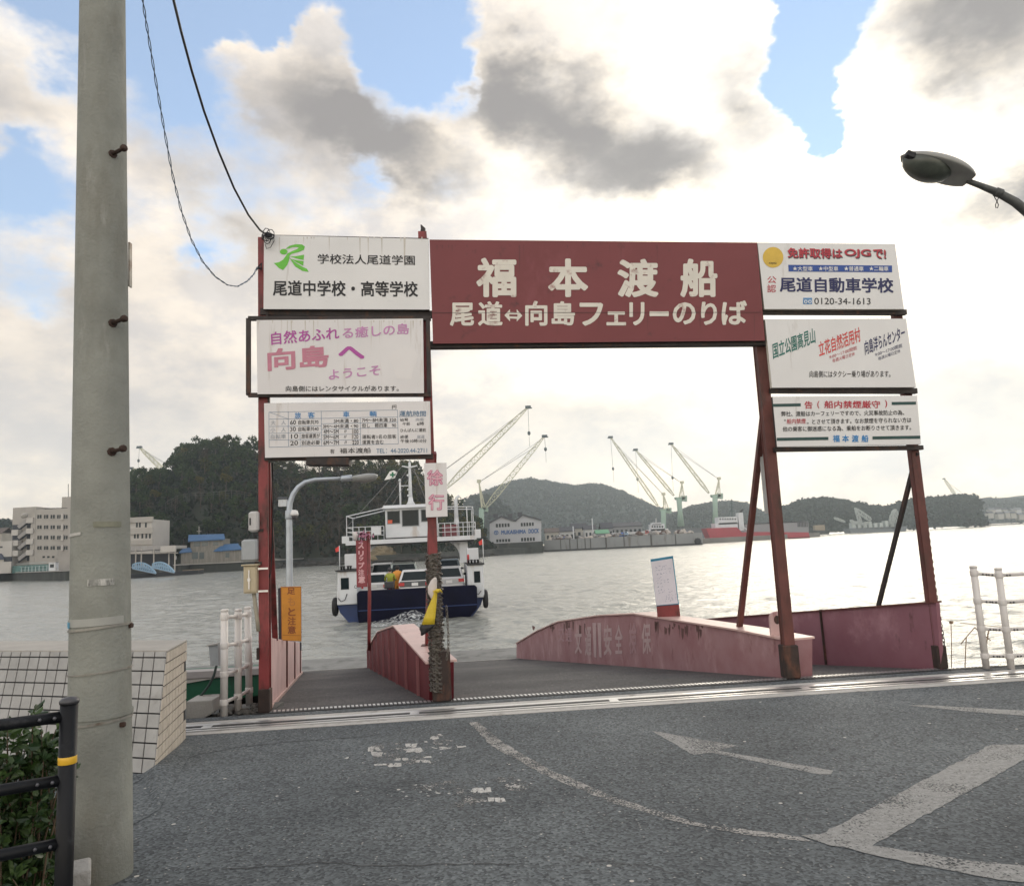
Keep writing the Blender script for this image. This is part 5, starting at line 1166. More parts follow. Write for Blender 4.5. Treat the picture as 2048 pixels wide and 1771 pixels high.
# rubble and dead stalks by the quay edge
rr = random.Random(4)
rb = MB()
for k in range(40):
    c = GB[0] - GD * rr.uniform(.05, .55) + GN * rr.uniform(.1, .6) + Vector((0, 0, -.02)); r = rr.uniform(.02, .06)
    rb.box(c, (r * 2, r * 1.4, r), rr.uniform(0, 3), bev=r * .3)
tag(rb.build('rubble', mat('dark_rubble', (.10, .095, .085), .9, 0, .5, 15), fix=False), 'dark broken rubble heaped between the railing and the gate post', 'rubble', kind='stuff')
b = MB(); b.prism([GB[0] - GD * 3 + GN * -.04 + Vector((0, 0, -.04)), GB[0] + GN * -.04 + Vector((0, 0, -.04)), GB[0] + GN * .9 + Vector((0, 0, -.06)), GB[0] - GD * 3 + GN * .9 + Vector((0, 0, -.06))], (0, 0, -1.6)); tag(b.build('quay_ledge', CONCD), kind='structure')
STK = mat('dry_stalk', (.34, .24, .16), .8)
ws = G(1922, 1338) + GN * .12
for k, (lab, segs, rads) in enumerate((('dry brown stalk with seed head standing at the outer side of the corner post', [[(1903, 1340), (1903, 1290), (1902, 1246)], [(1900, 1244), (1905, 1244)]], (.005, .018)),
                      ('leaning dry twig with forked top behind the white railing', [[(1930, 1338), (1931, 1300), (1933, 1272)], [(1922, 1287), (1934, 1272), (1950, 1253)]], (.006, .005)),
                      ('knotted dry twig growing against the first white railing post', [[(1969, 1340), (1970, 1310), (1974, 1280), (1978, 1257)], [(1950, 1255), (1966, 1268), (1981, 1280)], [(1968, 1318), (1977, 1327)]], (.008, .006, .008)))):
    b = MB()
    for sg, rd in zip(segs, rads): b.tube([PL(x, y, ws, GN) for x, y in sg], rd, 6)
    tag(b.build('dry_stalk', STK, loc=PL(*segs[0][0], ws, GN)), lab, 'dry plant', 'dry stalks at the quay edge')
b = MB(); b.tube([PL(1920, 1245, ws, GN), PL(1990, 1252, ws, GN), PL(2060, 1258, ws, GN)], .004, 5); tag(b.build('wire', STK, loc=PL(1920, 1245, ws, GN)), 'thin slack wire strung behind the white railing', 'wire')

# ================================================================ cables to the gate, and the lamp over the road
CAB = mat('black_cable', (.012, .013, .018), .5); CABB = mat('blue_black_wire', (.05, .09, .14), .5)
hang = thing('power_cable', 'thick black power cable sagging from the pole top to the corner of the school board', 'cable', gp(530, 466, .05))
pa = pb + Vector((.15, .1, 8.6)); pe = gp(529, 466, .06)
def px_curve(pts, pa_y, pe_y):
    n_ = len(pts) - 1; return [D(x, y, pa_y + (pe_y - pa_y) * (i / n_)) for i, (x, y) in enumerate(pts)]
b = MB(); b.tube(px_curve([(335, -60), (347, 0), (362, 62), (383, 140), (408, 222), (437, 302), (468, 376), (497, 430), (520, 460), (530, 467)], pb.y + .6, pe.y), .011, 8); b.build('sheath', CAB, hang)
b = MB(); rr = random.Random(9)
for k in range(6):
    a0 = rr.uniform(0, 6); cx, cy = 536 + rr.uniform(-6, 6), 473 + rr.uniform(-5, 7); rx, ry = rr.uniform(4, 11), rr.uniform(5, 14)
    b.tube([gp(cx + rx * math.cos(a0 + t * .7), cy + ry * math.sin(a0 + t * .7), .12 + .01 * k) for t in range(8)], .005, 5)
b.tube([gp(538, 466, .12), gp(548, 472, .14), gp(548, 482, .14), gp(541, 495, .13), gp(533, 497, .13), gp(530, 488, .12)], .004, 5); b.ball(gp(536, 471, .12), .035, 8, sc=(1.2, .7, .8)); b.build('splice_coil', CAB, hang)
b = MB()
tp = [(278, -60), (285, 0), (297, 75), (312, 165), (328, 258), (345, 350), (362, 420), (382, 478), (405, 523), (430, 553), (455, 570), (475, 573), (495, 562), (508, 548), (515, 533)]
cpts = px_curve(tp, pb.y + .6, pe.y); fine = []
for a, c in zip(cpts[:-1], cpts[1:]):
    for k in range(10): fine.append(a.lerp(c, k / 10))
for ph in (0, math.pi): b.tube([p + Vector((math.cos(i * .75 + ph), math.sin(i * .75 + ph), 0)) * .007 for i, p in enumerate(fine)], .0038, 5)
tw_ = thing('twisted_wire', 'thin twisted pair wire looping low from the pole to the edge of the school board', 'cable', gp(517, 535)); b.build('twisted_pair', CABB, tw_)
b = MB(); b.tube([gp(513, 540, .05), gp(516, 534, .06), gp(523, 526, .06), gp(522, 540, .06)], .008, 6); b.ball(gp(518, 536, .06), .016, 6); b.build('anchor_clip', CAB, tw_)

LY = 6.4
LM = mat('lamp_housing_paint', (.30, .30, .28), .5, .1, .15, 6); LPOL = mat('dark_lamp_pole', (.085, .088, .085), .55, .3, .25, 10)
rl = thing('street_lamp', 'dark cobra head street lamp on a curved arm reaching in from the right edge', 'street lamp', Vector((D(2210, 900, LY).x, LY, 0)))
L_ = lambda x, y, d=0: D(x, y, LY + d)
base = L_(2215, 900); pth = [Vector((base.x, LY, 0)), Vector((base.x, LY, base.z))] + [L_(x, y) for x, y in ((2200, 700), (2165, 580), (2110, 480), (2062, 430), (2030, 404), (1995, 385), (1960, 371), (1933, 361))]
b = MB(); b.tube(pth, [.075, .066, .06, .055, .05, .044, .040, .034, .026, .024], 14); b.build('arm', LPOL, rl)
b = MB(); d_ = (L_(1990, 383) - L_(2004, 388)).normalized(); b.lathe(L_(2004, 388), [(.036, 0), (.040, .005), (.040, .06), (.030, .065)], 14, axis=d_); b.build('arm_collar', LPOL, rl)
h0, h1_ = L_(1938, 362), L_(1801, 312); ax = (h1_ - h0); HL = ax.length; ax.normalize(); side = Vector((0, 1, 0)); up_ = side.cross(ax).normalized(); up_ = up_ if up_.z > 0 else -up_
tilt = R(33)                                        # the head is seen from below
def head(t, a):
    w = .155 * (math.sin(math.pi * min(1, (t * .93 + .07)) ** .75)) ** .62 if 0 < t < 1 else .0
    w = max(w, .028 * (1 - t))
    return w
b = MB(); g = MB(); NSEG, NR = 18, 16; vs = []
for i in range(NR + 1):
    t = i / NR; c = h0 + ax * (HL * t); w = max(.004, .185 * math.sin(math.pi * (.055 + .945 * t) ** .80) ** .50 if t < 1 else .004); w = max(w, .03 * (1 - 3 * t))
    for k in range(NSEG):
        a = 2 * math.pi * k / NSEG; z = math.sin(a); hgt = (.060 if z > 0 else .012) * (w / .165)
        vs.append(c + side * (math.cos(a) * w) + up_ * (z * hgt * 1.6))
fs = [(i * NSEG + k, i * NSEG + (k + 1) % NSEG, (i + 1) * NSEG + (k + 1) % NSEG, (i + 1) * NSEG + k) for i in range(NR) for k in range(NSEG)]
b.add(vs, fs, 0, True); b.build('head_shell', LM, rl)
vs = []
for i in range(13):
    t = .26 + .70 * i / 12; c = h0 + ax * (HL * t); s_ = math.sin(math.pi * (i / 12)) ** .5 if 0 < i < 12 else .02; w = .152 * s_
    for k in range(13):
        a = math.pi * k / 12; vs.append(c + side * (math.cos(a) * w) - up_ * (.012 + math.sin(a) * .125 * s_))
fs = [(i * 13 + k, i * 13 + k + 1, (i + 1) * 13 + k + 1, (i + 1) * 13 + k) for i in range(12) for k in range(12)]
g.add(vs, fs, 0, True); g.build('lamp_bowl', mat('dusty_lamp_bowl', (.075, .085, .07), .3, 0, .3, 9), rl)
b = MB(); c = h0 + ax * (HL * .93) - side * .085; b.beam(c - up_ * .02 + ax * .03, c - up_ * .02 - ax * .04, .05, .05, up=up_); b.build('photocell', BLACKR, rl)
b = MB(); lp = [L_(1993 + dx, 388 + dy) for dx, dy in ((-6, 0), (-3, 8), (1, 14), (-2, 22), (-1, 28), (2, 28), (4, 22), (1, 14), (6, 4))]; b.tube(lp, .0042, 5, caps=False); b.build('wire_loop', BLACKR, rl)

# ================================================================ the car ferry
fo_ = W(822, 1240); FYAW = R(5.0)
fc, fsn = math.cos(FYAW), math.sin(FYAW)
def F(x, y, z): return Vector((fo_.x + x * fc - y * fsn, fo_.y + x * fsn + y * fc, WZ + z))
FX, FYD = Vector((fc, fsn, 0)), Vector((-fsn, fc, 0)); UP = Vector((0, 0, 1))
SHW = mat('ship_white_paint', (.60, .62, .64), .5, 0, .07, .8, spec=.3, stains=[((.40, .34, .28), .22, 1.6, (1, 1, .25))]); SHN = mat('ship_navy_paint', (.003, .004, .018), .55, 0, .3, 1.2, spec=.15, stains=[((.012, .012, .022), .2, 2, (1, 1, .4))])
SHB = mat('ship_blue_paint', (.012, .035, .13), .45, 0, .2, 1.5); SHD = mat('ship_deck_dark', (.04, .045, .05), .7); GLASS = mat('dark_window_glass', (.012, .02, .023), .1, 0, .2, 3, spec=.2); SHK = mat('ship_black_trim', (.015, .016, .018), .6)
fer = thing('car_ferry', 'small white car ferry with raised navy stern ramp leaving across the water', 'ferry', F(0, 0, 0))
def fbox(mb, x0, x1, y0, y1, z0, z1, m=0): mb.hexa([F(x0, y0, z0), F(x1, y0, z0), F(x1, y1, z0), F(x0, y1, z0), F(x0, y0, z1), F(x1, y0, z1), F(x1, y1, z1), F(x0, y1, z1)], m)
def fpart(name, m, boxes, bevel=0):
    b = MB()
    for q in boxes: fbox(b, *q)
    return b.build(name, m, fer, bevel=bevel)
# hull: navy box raked at the stern, white sides above
b = MB(); prof = [(-3.75, .95), (-3.6, .55), (-2.9, -.3), (2.9, -.3), (3.6, .55), (3.75, .95)]
b.prism([F(x, .35, z) for x, z in prof], FYD * 17); b.build('hull', SHB, fer)
b = MB(); b.hexa([F(-3.6, .9, .9), F(3.6, .9, .9), F(3.6, 17, .9), F(-3.6, 17, .9), F(-3.6, .9, 1.0), F(3.6, .9, 1.0), F(3.6, 17, 1.0), F(-3.6, 17, 1.0)]); b.build('car_deck', SHD, fer)
b = MB(); b.prism([F(-2.62, -.12, .02), F(3.0, -.12, .02), F(3.4, -.25, .45), F(3.42, -.35, 1.5), F(3.3, -.35, 1.62), F(-2.55, -.35, 1.62), F(-2.66, -.35, 1.5), F(-2.66, -.22, .4)], FYD * .3); rmp = b.build('stern_ramp', SHN, fer, bevel=.03)
b = MB(); b.prism([F(-2.6, -.36, .62), F(3.38, -.33, .62), F(3.38, -.33, .66), F(-2.6, -.36, .66)], FYD * .03); b.build('ramp_seam', SHB, rmp)
for sx in (-1, 1):
    x0, x1 = (-3.72, -2.68) if sx < 0 else (3.0, 3.80)
    b = MB(); b.prism([F(x0, .1, .95), F(x1, .1, .95), F(x1, .1, 2.62), F(x0 * .985, .1, 2.62)], FYD * 9.5); o_ = b.build('side_house', SHW, fer, bevel=.05)
    wx = (-3.5, -3.1) if sx < 0 else (3.30, 3.62); b = MB(); b.prism([F(wx[0], .08, 1.72), F(wx[1], .08, 1.72), F(wx[1], .08, 2.3), F(wx[0], .08, 2.3)], FYD * .05); b.build('side_window', GLASS, o_)
    b = MB(); fbox(b, x0 - .04, x1 + .06, .0, 9.6, 2.62, 2.70); b.build('house_top', SHK, fer)
    bx = (-3.45, -2.72) if sx < 0 else (3.0, 3.62); b = MB(); fbox(b, bx[0], bx[1], 1.2, 2.6, 2.72, 3.5); b.build('deck_locker', SHW, fer, bevel=.03)
    # columns carrying the bridge, with curved brackets
    cx = sx * 2.9; b = MB(); fbox(b, cx - .24, cx + .24, 4.6, 5.6, 2.7, 4.0)
    br = [F(cx - sx * .24, 4.9, 4.0)] + [F(cx - sx * (.24 + 1.0 * (1 - math.cos(t))), 4.9, 3.0 + 1.0 * math.sin(t)) for t in [i * math.pi / 16 for i in range(9)]]
    b.prism(br, FYD * .25); b.build('bridge_column', SHW, fer)
    # bollards, dark fittings, fender tyre, staff with red pennant
    for k in range(4):
        b = MB(); b.lathe(F(sx * (3.05 + .17 * k), .5 + .3 * (k % 2), 2.70), [(.05, 0), (.05, .14), (.09, .16), (.05, .2)], 8); b.build('bollard', SHK, fer)
    b = MB(); c = F(sx * 3.86, .5, .85); n_ = 16; tv = []
    for i in range(n_):
        a = 2 * math.pi * i / n_
        for j in range(8):
            t = 2 * math.pi * j / 8; r = .36 + .13 * math.cos(t); tv.append(c + FYD * (r * math.cos(a)) + UP * (r * math.sin(a)) + FX * (.13 * math.sin(t)))
    b.add(tv, [(i * 8 + j, ((i + 1) % n_) * 8 + j, ((i + 1) % n_) * 8 + (j + 1) % 8, i * 8 + (j + 1) % 8) for i in range(n_) for j in range(8)], 0, True); b.build('fender_tyre', BLACKR, fer)
    b = MB(); px_ = -3.62 if sx < 0 else 3.85; b.tube([F(px_, .6, 2.6), F(px_, .6, 3.95)], .022, 6); stf = b.build('pennant_staff', SHW, fer)
    b = MB(); b.prism([F(px_, .6, 3.95), F(px_ - .22, .62, 3.80), F(px_ - .18, .6, 3.62), F(px_, .6, 3.68)], FYD * .01); b.build('pennant', mat('red_pennant', (.62, .05, .04), .6), stf)
    b = MB(); b.tube([F(sx * 3.2, .08, 1.5), F(sx * 3.3, .03, 1.2), F(sx * 3.5, .04, 1.12), F(sx * 3.64, .06, 1.3)], .02, 6); b.build('mooring_line', SHK, fer)
b = MB(); b.lathe(F(3.05, .7, 2.74), [(.06, 0), (.06, .38), (.03, .44)], 8); b.build('extinguisher', mat('red_extinguisher', (.45, .03, .03), .4), fer)
b = MB(); fbox(b, 3.0 - .035, 3.0, 1.6, 2.4, 1.1, 2.35); b.build('house_door', mat('grey_steel_door', (.45, .47, .50), .5), fer)
# bridge deck and wheelhouse
BY = 4.5
fpart('bridge_deck', SHW, [(-3.75, 3.65, BY - .6, BY + 2.6, 3.98, 4.22)])
fpart('bridge_under_edge', SHK, [(-3.6, 3.5, BY - .5, BY + 2.5, 3.90, 3.975)])
b = MB(); fbox(b, -1.55, 1.42, BY, BY + 2.0, 4.22, 5.98); wh = b.build('wheelhouse', SHW, fer, bevel=.03)
b = MB(); b.prism([F(-1.75, BY - .25, 5.98), F(1.62, BY - .25, 5.98), F(1.5, BY - .15, 6.16), F(-1.6, BY - .15, 6.16)], FYD * 2.5); b.build('wheelhouse_roof', SHW, wh)
for (x0, x1, z0, z1) in ((-1.42, -.72, 5.12, 5.82), (-.58, .36, 4.94, 5.84), (.52, 1.30, 5.16, 5.82)):
    b = MB(); fbox(b, x0, x1, BY - .012, BY + .05, z0, z1); w_ = b.build('window', GLASS, wh)
    b = MB()
    for q in ((x0 - .03, x1 + .03, z0 - .035, z0 + .005), (x0 - .03, x1 + .03, z1 - .005, z1 + .03), (x0 - .03, x0 + .01, z0, z1), (x1 - .01, x1 + .03, z0, z1)): fbox(b, q[0], q[1], BY - .022, BY + .02, q[2], q[3])
    b.build('window_frame', mat('grey_window_frame', (.25, .27, .28), .5), wh)
b = MB(); fbox(b, -1.58, -1.555, BY + .3, BY + 1.6, 5.0, 5.85); b.build('window', GLASS, wh)
b = MB(); fbox(b, -1.40, -1.15, BY - .06, BY - .015, 5.12, 5.32); b.build('lifebuoy_patch', mat('orange_red_patch', (.55, .10, .05), .5), wh)
b = MB(); fbox(b, -1.55, 1.42, BY - .06, BY - .005, 4.22, 4.30); b.build('kick_rail', SHK, wh)
# railings and open awning frames
b = MB()
for sx, xa, xb in ((-1, -3.7, -1.6), (1, 1.5, 3.6)):
    for z in (4.48, 4.72, 4.98): b.tube([F(xa, BY - .5, z), F(xb, BY - .5, z)], .022, 6)
    n_ = 6
    for k in range(n_ + 1): x = xa + (xb - xa) * k / n_; b.tube([F(x, BY - .5, 4.22), F(x, BY - .5, 4.98)], .02, 6)
    for z in (4.48, 4.72, 4.98): b.tube([F(xa if sx < 0 else xb, BY - .5, z), F(xa if sx < 0 else xb, BY + 2.5, z)], .022, 6)
b.build('railing', SHW, fer)
b = MB(); xa = -3.7
b.tube([F(xa, BY - .4, 4.22), F(xa, BY - .4, 5.62), F(-1.6, BY - .2, 6.02)], .032, 6); b.tube([F(xa, BY + 2.4, 4.22), F(xa, BY + 2.4, 5.62), F(-1.6, BY + 2.2, 6.02)], .032, 6); b.tube([F(xa, BY - .4, 5.62), F(xa, BY + 2.4, 5.62)], .032, 6)
xb = 3.5; b.tube([F(xb, BY - .4, 4.22), F(xb, BY - .4, 5.86), F(1.5, BY - .2, 5.95)], .032, 6); b.tube([F(xb, BY + 2.4, 4.22), F(xb, BY + 2.4, 5.86), F(1.5, BY + 2.2, 5.95)], .032, 6); b.tube([F(xb, BY - .4, 5.86), F(xb, BY + 2.4, 5.86)], .032, 6); b.tube([F(3.15, BY - .4, 4.22), F(3.15, BY - .4, 5.88)], .026, 6)
b.build('awning_frame', SHW, fer)
b = MB(); fbox(b, 1.7, 2.6, BY - .2, BY + .5, 4.24, 4.9); b.build('raft_box', mat('maroon_raft_box', (.16, .05, .06), .6), fer)
b = MB(); fbox(b, -3.95, -3.6, BY - .62, BY - .2, 4.1, 4.5); fbox(b, 3.55, 3.9, BY - .62, BY - .2, 4.05, 4.55); b.build('side_lamp_box', SHW, fer)
fpart('name_board', SHW, [(-2.3, -1.75, BY - .58, BY - .53, 4.5, 4.95)])
# funnel pipe, mast, stays, flag
b = MB(); b.tube([F(2.55, BY + 1, 4.22), F(2.55, BY + 1, 6.3), F(2.6, BY + 1, 6.5), F(2.78, BY + 1, 6.62)], [.16, .10, .085, .08], 10); b.lathe(F(2.55, BY + 1, 4.9), [(.14, 0), (.15, .1), (.12, .5)], 10); b.build('exhaust_pipe', SHW, fer)
MX = -.12; b = MB(); b.tube([F(MX, BY + 1, 6.16), F(MX, BY + 1, 7.3), F(MX, BY + 1, 8.75)], [.13, .10, .07], 10); b.lathe(F(MX, BY + 1, 6.16), [(.32, 0), (.16, .25), (.12, .5)], 10); b.prism([F(MX - .45, BY + .9, 8.50), F(MX, BY + .9, 8.38), F(MX + .45, BY + .9, 8.50), F(MX + .45, BY + .9, 8.56), F(MX, BY + .9, 8.48), F(MX - .45, BY + .9, 8.56)], FYD * .2)
b.tube([F(MX, BY + 1, 8.7), F(MX, BY + 1, 9.05)], .03, 6); b.tube([F(-.72, BY + 1, 7.35), F(MX, BY + 1, 7.35)], .03, 6); b.tube([F(-.72, BY + 1, 6.1), F(-.72, BY + 1, 7.6)], .055, 8); b.lathe(F(-.72, BY + 1, 7.6), [(.06, 0), (.08, .06), (.08, .14), (.02, .18)], 8)
for z in (6.7, 7.05, 7.9): b.lathe(F(MX - .12, BY + .9, z), [(.05, 0), (.07, .05), (.05, .12)], 8)
b.build('mast', SHW, fer)
b = MB(); ST = [(F(MX, BY + 1, 8.5), F(-1.7, BY + .2, 6.1)), (F(MX, BY + 1, 8.5), F(1.6, BY + .2, 6.1)), (F(MX - .44, BY + 1, 8.52), F(-3.7, BY - .4, 5.0)), (F(MX + .2, BY + 1, 8.5), F(.9, BY + .2, 6.1)), (F(MX, BY + 1, 7.9), F(-1.2, BY + .2, 6.1))]
for a, c in ST: b.tube([a, c], .014, 5)
b.build('stays', mat('wire_rope', (.20, .20, .20), .5), fer)
fq = [F(-1.62, BY + .8, 7.72), F(-1.0, BY + .85, 7.82), F(-.84, BY + .9, 8.16), F(-1.05, BY + .9, 8.30), F(-1.3, BY + .86, 8.22)]
b = MB(); b.prism(fq, FYD * .012); flg = b.build('flag', SIGNW, fer)
b = MB(); cc = F(-1.12, BY + .86, 8.02)
for dx, dz in ((.16, .05), (.05, .16)): b.prism([cc + FX * (-dx) + UP * (-dz) - FYD * .02, cc + FX * dx + UP * (-dz) - FYD * .02, cc + FX * dx + UP * dz - FYD * (.02 + .002 * (dx > .1)), cc + FX * (-dx) + UP * dz - FYD * .02], -FYD * (.004 + .003 * (dx > .1)))
b.build('flag_cross', mat('flag_green', (.01, .16, .07), .7), flg)
# handrail and misc in the side houses
# ---------------------------------------------------------------- cars on deck
def car(name, label, x, y, col_m, L=4.1, Wd=1.68, H=1.5, style='hatch', yaw=0.0):
    z0 = 1.0; org = F(x, y, z0)
    o = thing(name, label, 'car', org, 'cars on the ferry deck')
    ca, sa = math.cos(FYAW + yaw), math.sin(FYAW + yaw)
    T = lambda px, py, pz: org + Vector((px * ca - py * sa, px * sa + py * ca, pz))
    hw = Wd / 2; sill = .32; belt = H * .60
    if style == 'suv': rear = [(0, .45), (0, belt), (.05, belt), (.16, H - .06), (.28, H)]; front = [(L * .66, H - .02), (L * .74, belt + .08), (L - .15, belt - .10), (L, .75), (L, .40)]
    elif style == 'wagon': rear = [(0, .42), (.0, belt), (.08, belt + .02), (.42, H - .08), (.58, H)]; front = [(L * .60, H - .02), (L * .74, belt + .05), (L - .2, belt - .12), (L, .68), (L, .38)]
    else: rear = [(.0, .42), (.03, belt - .02), (.10, belt), (.36, H - .07), (.52, H)]; front = [(L * .58, H - .02), (L * .73, belt + .05), (L - .18, belt - .12), (L, .66), (L, .38)]
    prof = rear + front
    def wid(z): return hw if z <= belt else hw - (z - belt) / (H - belt) * hw * .22
    b = MB(); n_ = len(prof); vs = []
    for sgn in (-1, 1):
        for (yy, zz) in prof: vs.append(T(sgn * wid(zz), yy, zz))
    # waist line splits the side
    fs = [tuple(range(n_)), tuple(range(2 * n_ - 1, n_ - 1, -1))] + [(i, (i + 1) % n_, n_ + (i + 1) % n_, n_ + i) for i in range(n_)]
    b.add(vs, fs); b.build('body', col_m, o, bevel=.06, bseg=3)
    # glass
    def gl(nm, pts): b = MB(); b.prism(pts[:4], pts[4]); return b.build(nm, GLASS, o)
    r2, r3 = rear[2], rear[3]; back = T(0, -1, 0) - T(0, 0, 0)
    k = lambda t, off=0: (r2[0] + (r3[0] - r2[0]) * t, r2[1] + (r3[1] - r2[1]) * t)
    a0, a1 = k(.08), k(.93); g0, g1 = wid(a0[1]) - .12, wid(a1[1]) - .12
    sl = Vector((0, -(r3[1] - r2[1]), (r3[0] - r2[0]))).normalized(); nv = T(0, sl.y, sl.z) - T(0, 0, 0)
    gl('rear_window', [T(-g0, *a0) + nv * .012, T(g0, *a0) + nv * .012, T(g1, *a1) + nv * .012, T(-g1, *a1) + nv * .012, -nv * .03])
    for sgn in (-1, 1):
        y0, y1 = r3[0] + .12, L * .60; zt, zb = H - .10, belt + .05; nn = (T(sgn, 0, .3) - T(0, 0, 0)).normalized()
        gl('side_window', [T(sgn * (wid(zb) + .006), y0 - .12, zb), T(sgn * (wid(zb) + .006), y1 + .42, zb), T(sgn * (wid(zt) + .006), y1, zt), T(sgn * (wid(zt) + .006), y0 + .05, zt), -nn * .03])
        # tail lamp, wheels
        b = MB(); lw_, lh = (.16, .34) if style == 'suv' else (.30, .17); zc = belt - .14
        b.hexa([T(sgn * (hw - lw_), -.02, zc - lh / 2), T(sgn * (hw + .008), -.02, zc - lh / 2), T(sgn * (hw + .008), .16, zc - lh / 2), T(sgn * (hw - lw_), .16, zc - lh / 2), T(sgn * (hw - lw_), -.01, zc + lh / 2), T(sgn * (hw + .008), -.01, zc + lh / 2), T(sgn * (hw + .008), .16, zc + lh / 2), T(sgn * (hw - lw_), .16, zc + lh / 2)])
        b.build('tail_lamp', mat('red_tail_lamp', (.50, .015, .02), .25), o)
        for wy in (.75, L - .8):
            b = MB(); b.lathe(T(sgn * (hw - .20), wy, .31), [(.2, 0), (.30, .01), (.31, .04), (.31, .17), (.29, .20), (.2, .205)], 18, axis=T(sgn, 0, 0) - T(0, 0, 0)); t_ = b.build('wheel', BLACKR, o)
            b = MB(); b.lathe(T(sgn * (hw - .01), wy, .31), [(.19, -.03), (.18, .008), (.05, .014)], 12, axis=T(sgn, 0, 0) - T(0, 0, 0)); b.build('rim', STEEL, t_)
        b = MB(); b.hexa([T(sgn * (hw + .02), L * .66, belt + .04), T(sgn * (hw + .2), L * .66, belt + .05), T(sgn * (hw + .2), L * .69, belt + .05), T(sgn * (hw + .02), L * .69, belt + .04), T(sgn * (hw + .02), L * .66, belt + .17), T(sgn * (hw + .19), L * .66, belt + .17), T(sgn * (hw + .19), L * .69, belt + .17), T(sgn * (hw + .02), L * .69, belt + .17)]); b.build('mirror', SHK, o)
    b = MB(); b.hexa([T(-hw + .02, -.07, .34), T(hw - .02, -.07, .34), T(hw - .02, .1, .34), T(-hw + .02, .1, .34), T(-hw + .02, -.06, .58), T(hw - .02, -.06, .58), T(hw - .02, .1, .58), T(-hw + .02, .1, .58)]); b.build('bumper', col_m if style != 'suv' else SHK, o, bevel=.03)
    b = MB(); b.hexa([T(-.17, -.02, .66), T(.17, -.02, .66), T(.17, .02, .66), T(-.17, .02, .66), T(-.17, -.018, .82), T(.17, -.018, .82), T(.17, .02, .82), T(-.17, .02, .82)]); b.build('number_plate', SIGNW, o)
    if style == 'suv':
        b = MB()
        for sgn in (-1, 1): b.tube([T(sgn * .55, .3, H + .01), T(sgn * .55, .34, H + .07), T(sgn * .55, L * .58, H + .07), T(sgn * .55, L * .6, H)], .025, 6)
        for yy in (.5, 1.5, 2.4): b.tube([T(-.6, yy, H + .08), T(.6, yy, H + .08)], .02, 6)
        b.build('roof_rack', SHK, o)
        b = MB(); b.lathe(T(-.05, -.10, .95), [(.2, 0), (.34, .01), (.35, .12), (.25, .15)], 18, axis=T(0, 1, 0) - T(0, 0, 0)); sw_ = b.build('spare_wheel', BLACKR, o)
    if style == 'hatch':
        b = MB(); b.lathe(T(0, .02, belt - .12), [(.055, 0), (.055, -.03), (.02, -.035)], 14, axis=T(0, 1, 0) - T(0, 0, 0)); b.build('badge', STEEL, o)
        b = MB(); b.prism([T(-hw + .06, .008, .60), T(hw - .06, .008, .60), T(hw - .06, .04, belt + .0), T(-hw + .06, .04, belt + .0)], nv * .012); b.build('tailgate', mat('dark_tailgate', (.05, .055, .06), .3), o)
    return o
CW = mat('white_car_paint', (.66, .66, .66), .25, 0, .03, 2, coat=.6); CS = mat('silver_green_car_paint', (.34, .38, .36), .3, .3, .04, 2, coat=.5); CB = mat('pale_silver_car_paint', (.48, .49, .50), .3, .3, .04, 2, coat=.5)
car('hatchback_car', 'white hatchback with dark rear window and red tail lamps nearest the ferry ramp', .18, 1.5, CW, 4.0, 1.72, 1.50, 'hatch')
car('off_road_car', 'tall silver green off road car with roof rack and rear spare wheel on the ferry', -.62, 5.2, CS, 4.3, 1.78, 1.86, 'suv', R(4))
car('estate_car', 'white car with dark rear window at the left side of the ferry deck', -2.05, 1.9, CW, 4.2, 1.66, 1.42, 'wagon')
car('estate_car', 'white compact car partly hidden by the chain wrapped post on the ferry', 2.0, 2.4, CB, 3.9, 1.62, 1.56, 'wagon')
car('small_van', 'pale van far forward on the ferry beyond the left white car', -2.05, 7.3, CW, 3.4, 1.5, 1.86, 'suv', 0)
car('small_truck', 'grey boxy vehicle far forward on the right of the ferry deck', 2.0, 7.6, mat('blue_grey_car_paint', (.12, .16, .19), .4), 3.4, 1.5, 1.9, 'suv')
# ---------------------------------------------------------------- people on deck
def figure(name, label, joints, edges, radii, mats_of, parent_org):
    """one continuous skinned body; joints are world points"""
    me = bpy.data.meshes.new(name); me.from_pydata([j - parent_org for j in joints], edges, []); o = bpy.data.objects.new('tmp', me); COL.objects.link(o)
    sk = o.modifiers.new('skin', 'SKIN'); ss = o.modifiers.new('sub', 'SUBSURF'); ss.levels = 1; ss.render_levels = 1
    for i, r in enumerate(radii): me.skin_vertices[0].data[i].radius = (r, r)
    me.skin_vertices[0].data[0].use_root = True
    dg = bpy.context.evaluated_depsgraph_get(); dg.update(); m2 = bpy.data.meshes.new_from_object(o.evaluated_get(dg)); bpy.data.objects.remove(o)
    m2.name = name; m2.materials.clear()
    for m in mats_of[0]: m2.materials.append(m)
    for p in m2.polygons: p.material_index = mats_of[1](p.center + parent_org); p.use_smooth = True
    r_ = bpy.data.objects.new(name, m2); COL.objects.link(r_); r_.location = parent_org; ORG[r_.name] = parent_org
    return r_
SKIN = mat('skin', (.42, .26, .19), .5); YG = mat('yellow_green_jacket', (.30, .33, .04), .7, 0, .15, 12); ORA = mat('orange_workwear', (.72, .30, .05), .7, 0, .12, 10); TRO = mat('dark_trousers', (.03, .035, .05), .8); HAIR = mat('dark_hair', (.015, .012, .01), .6)
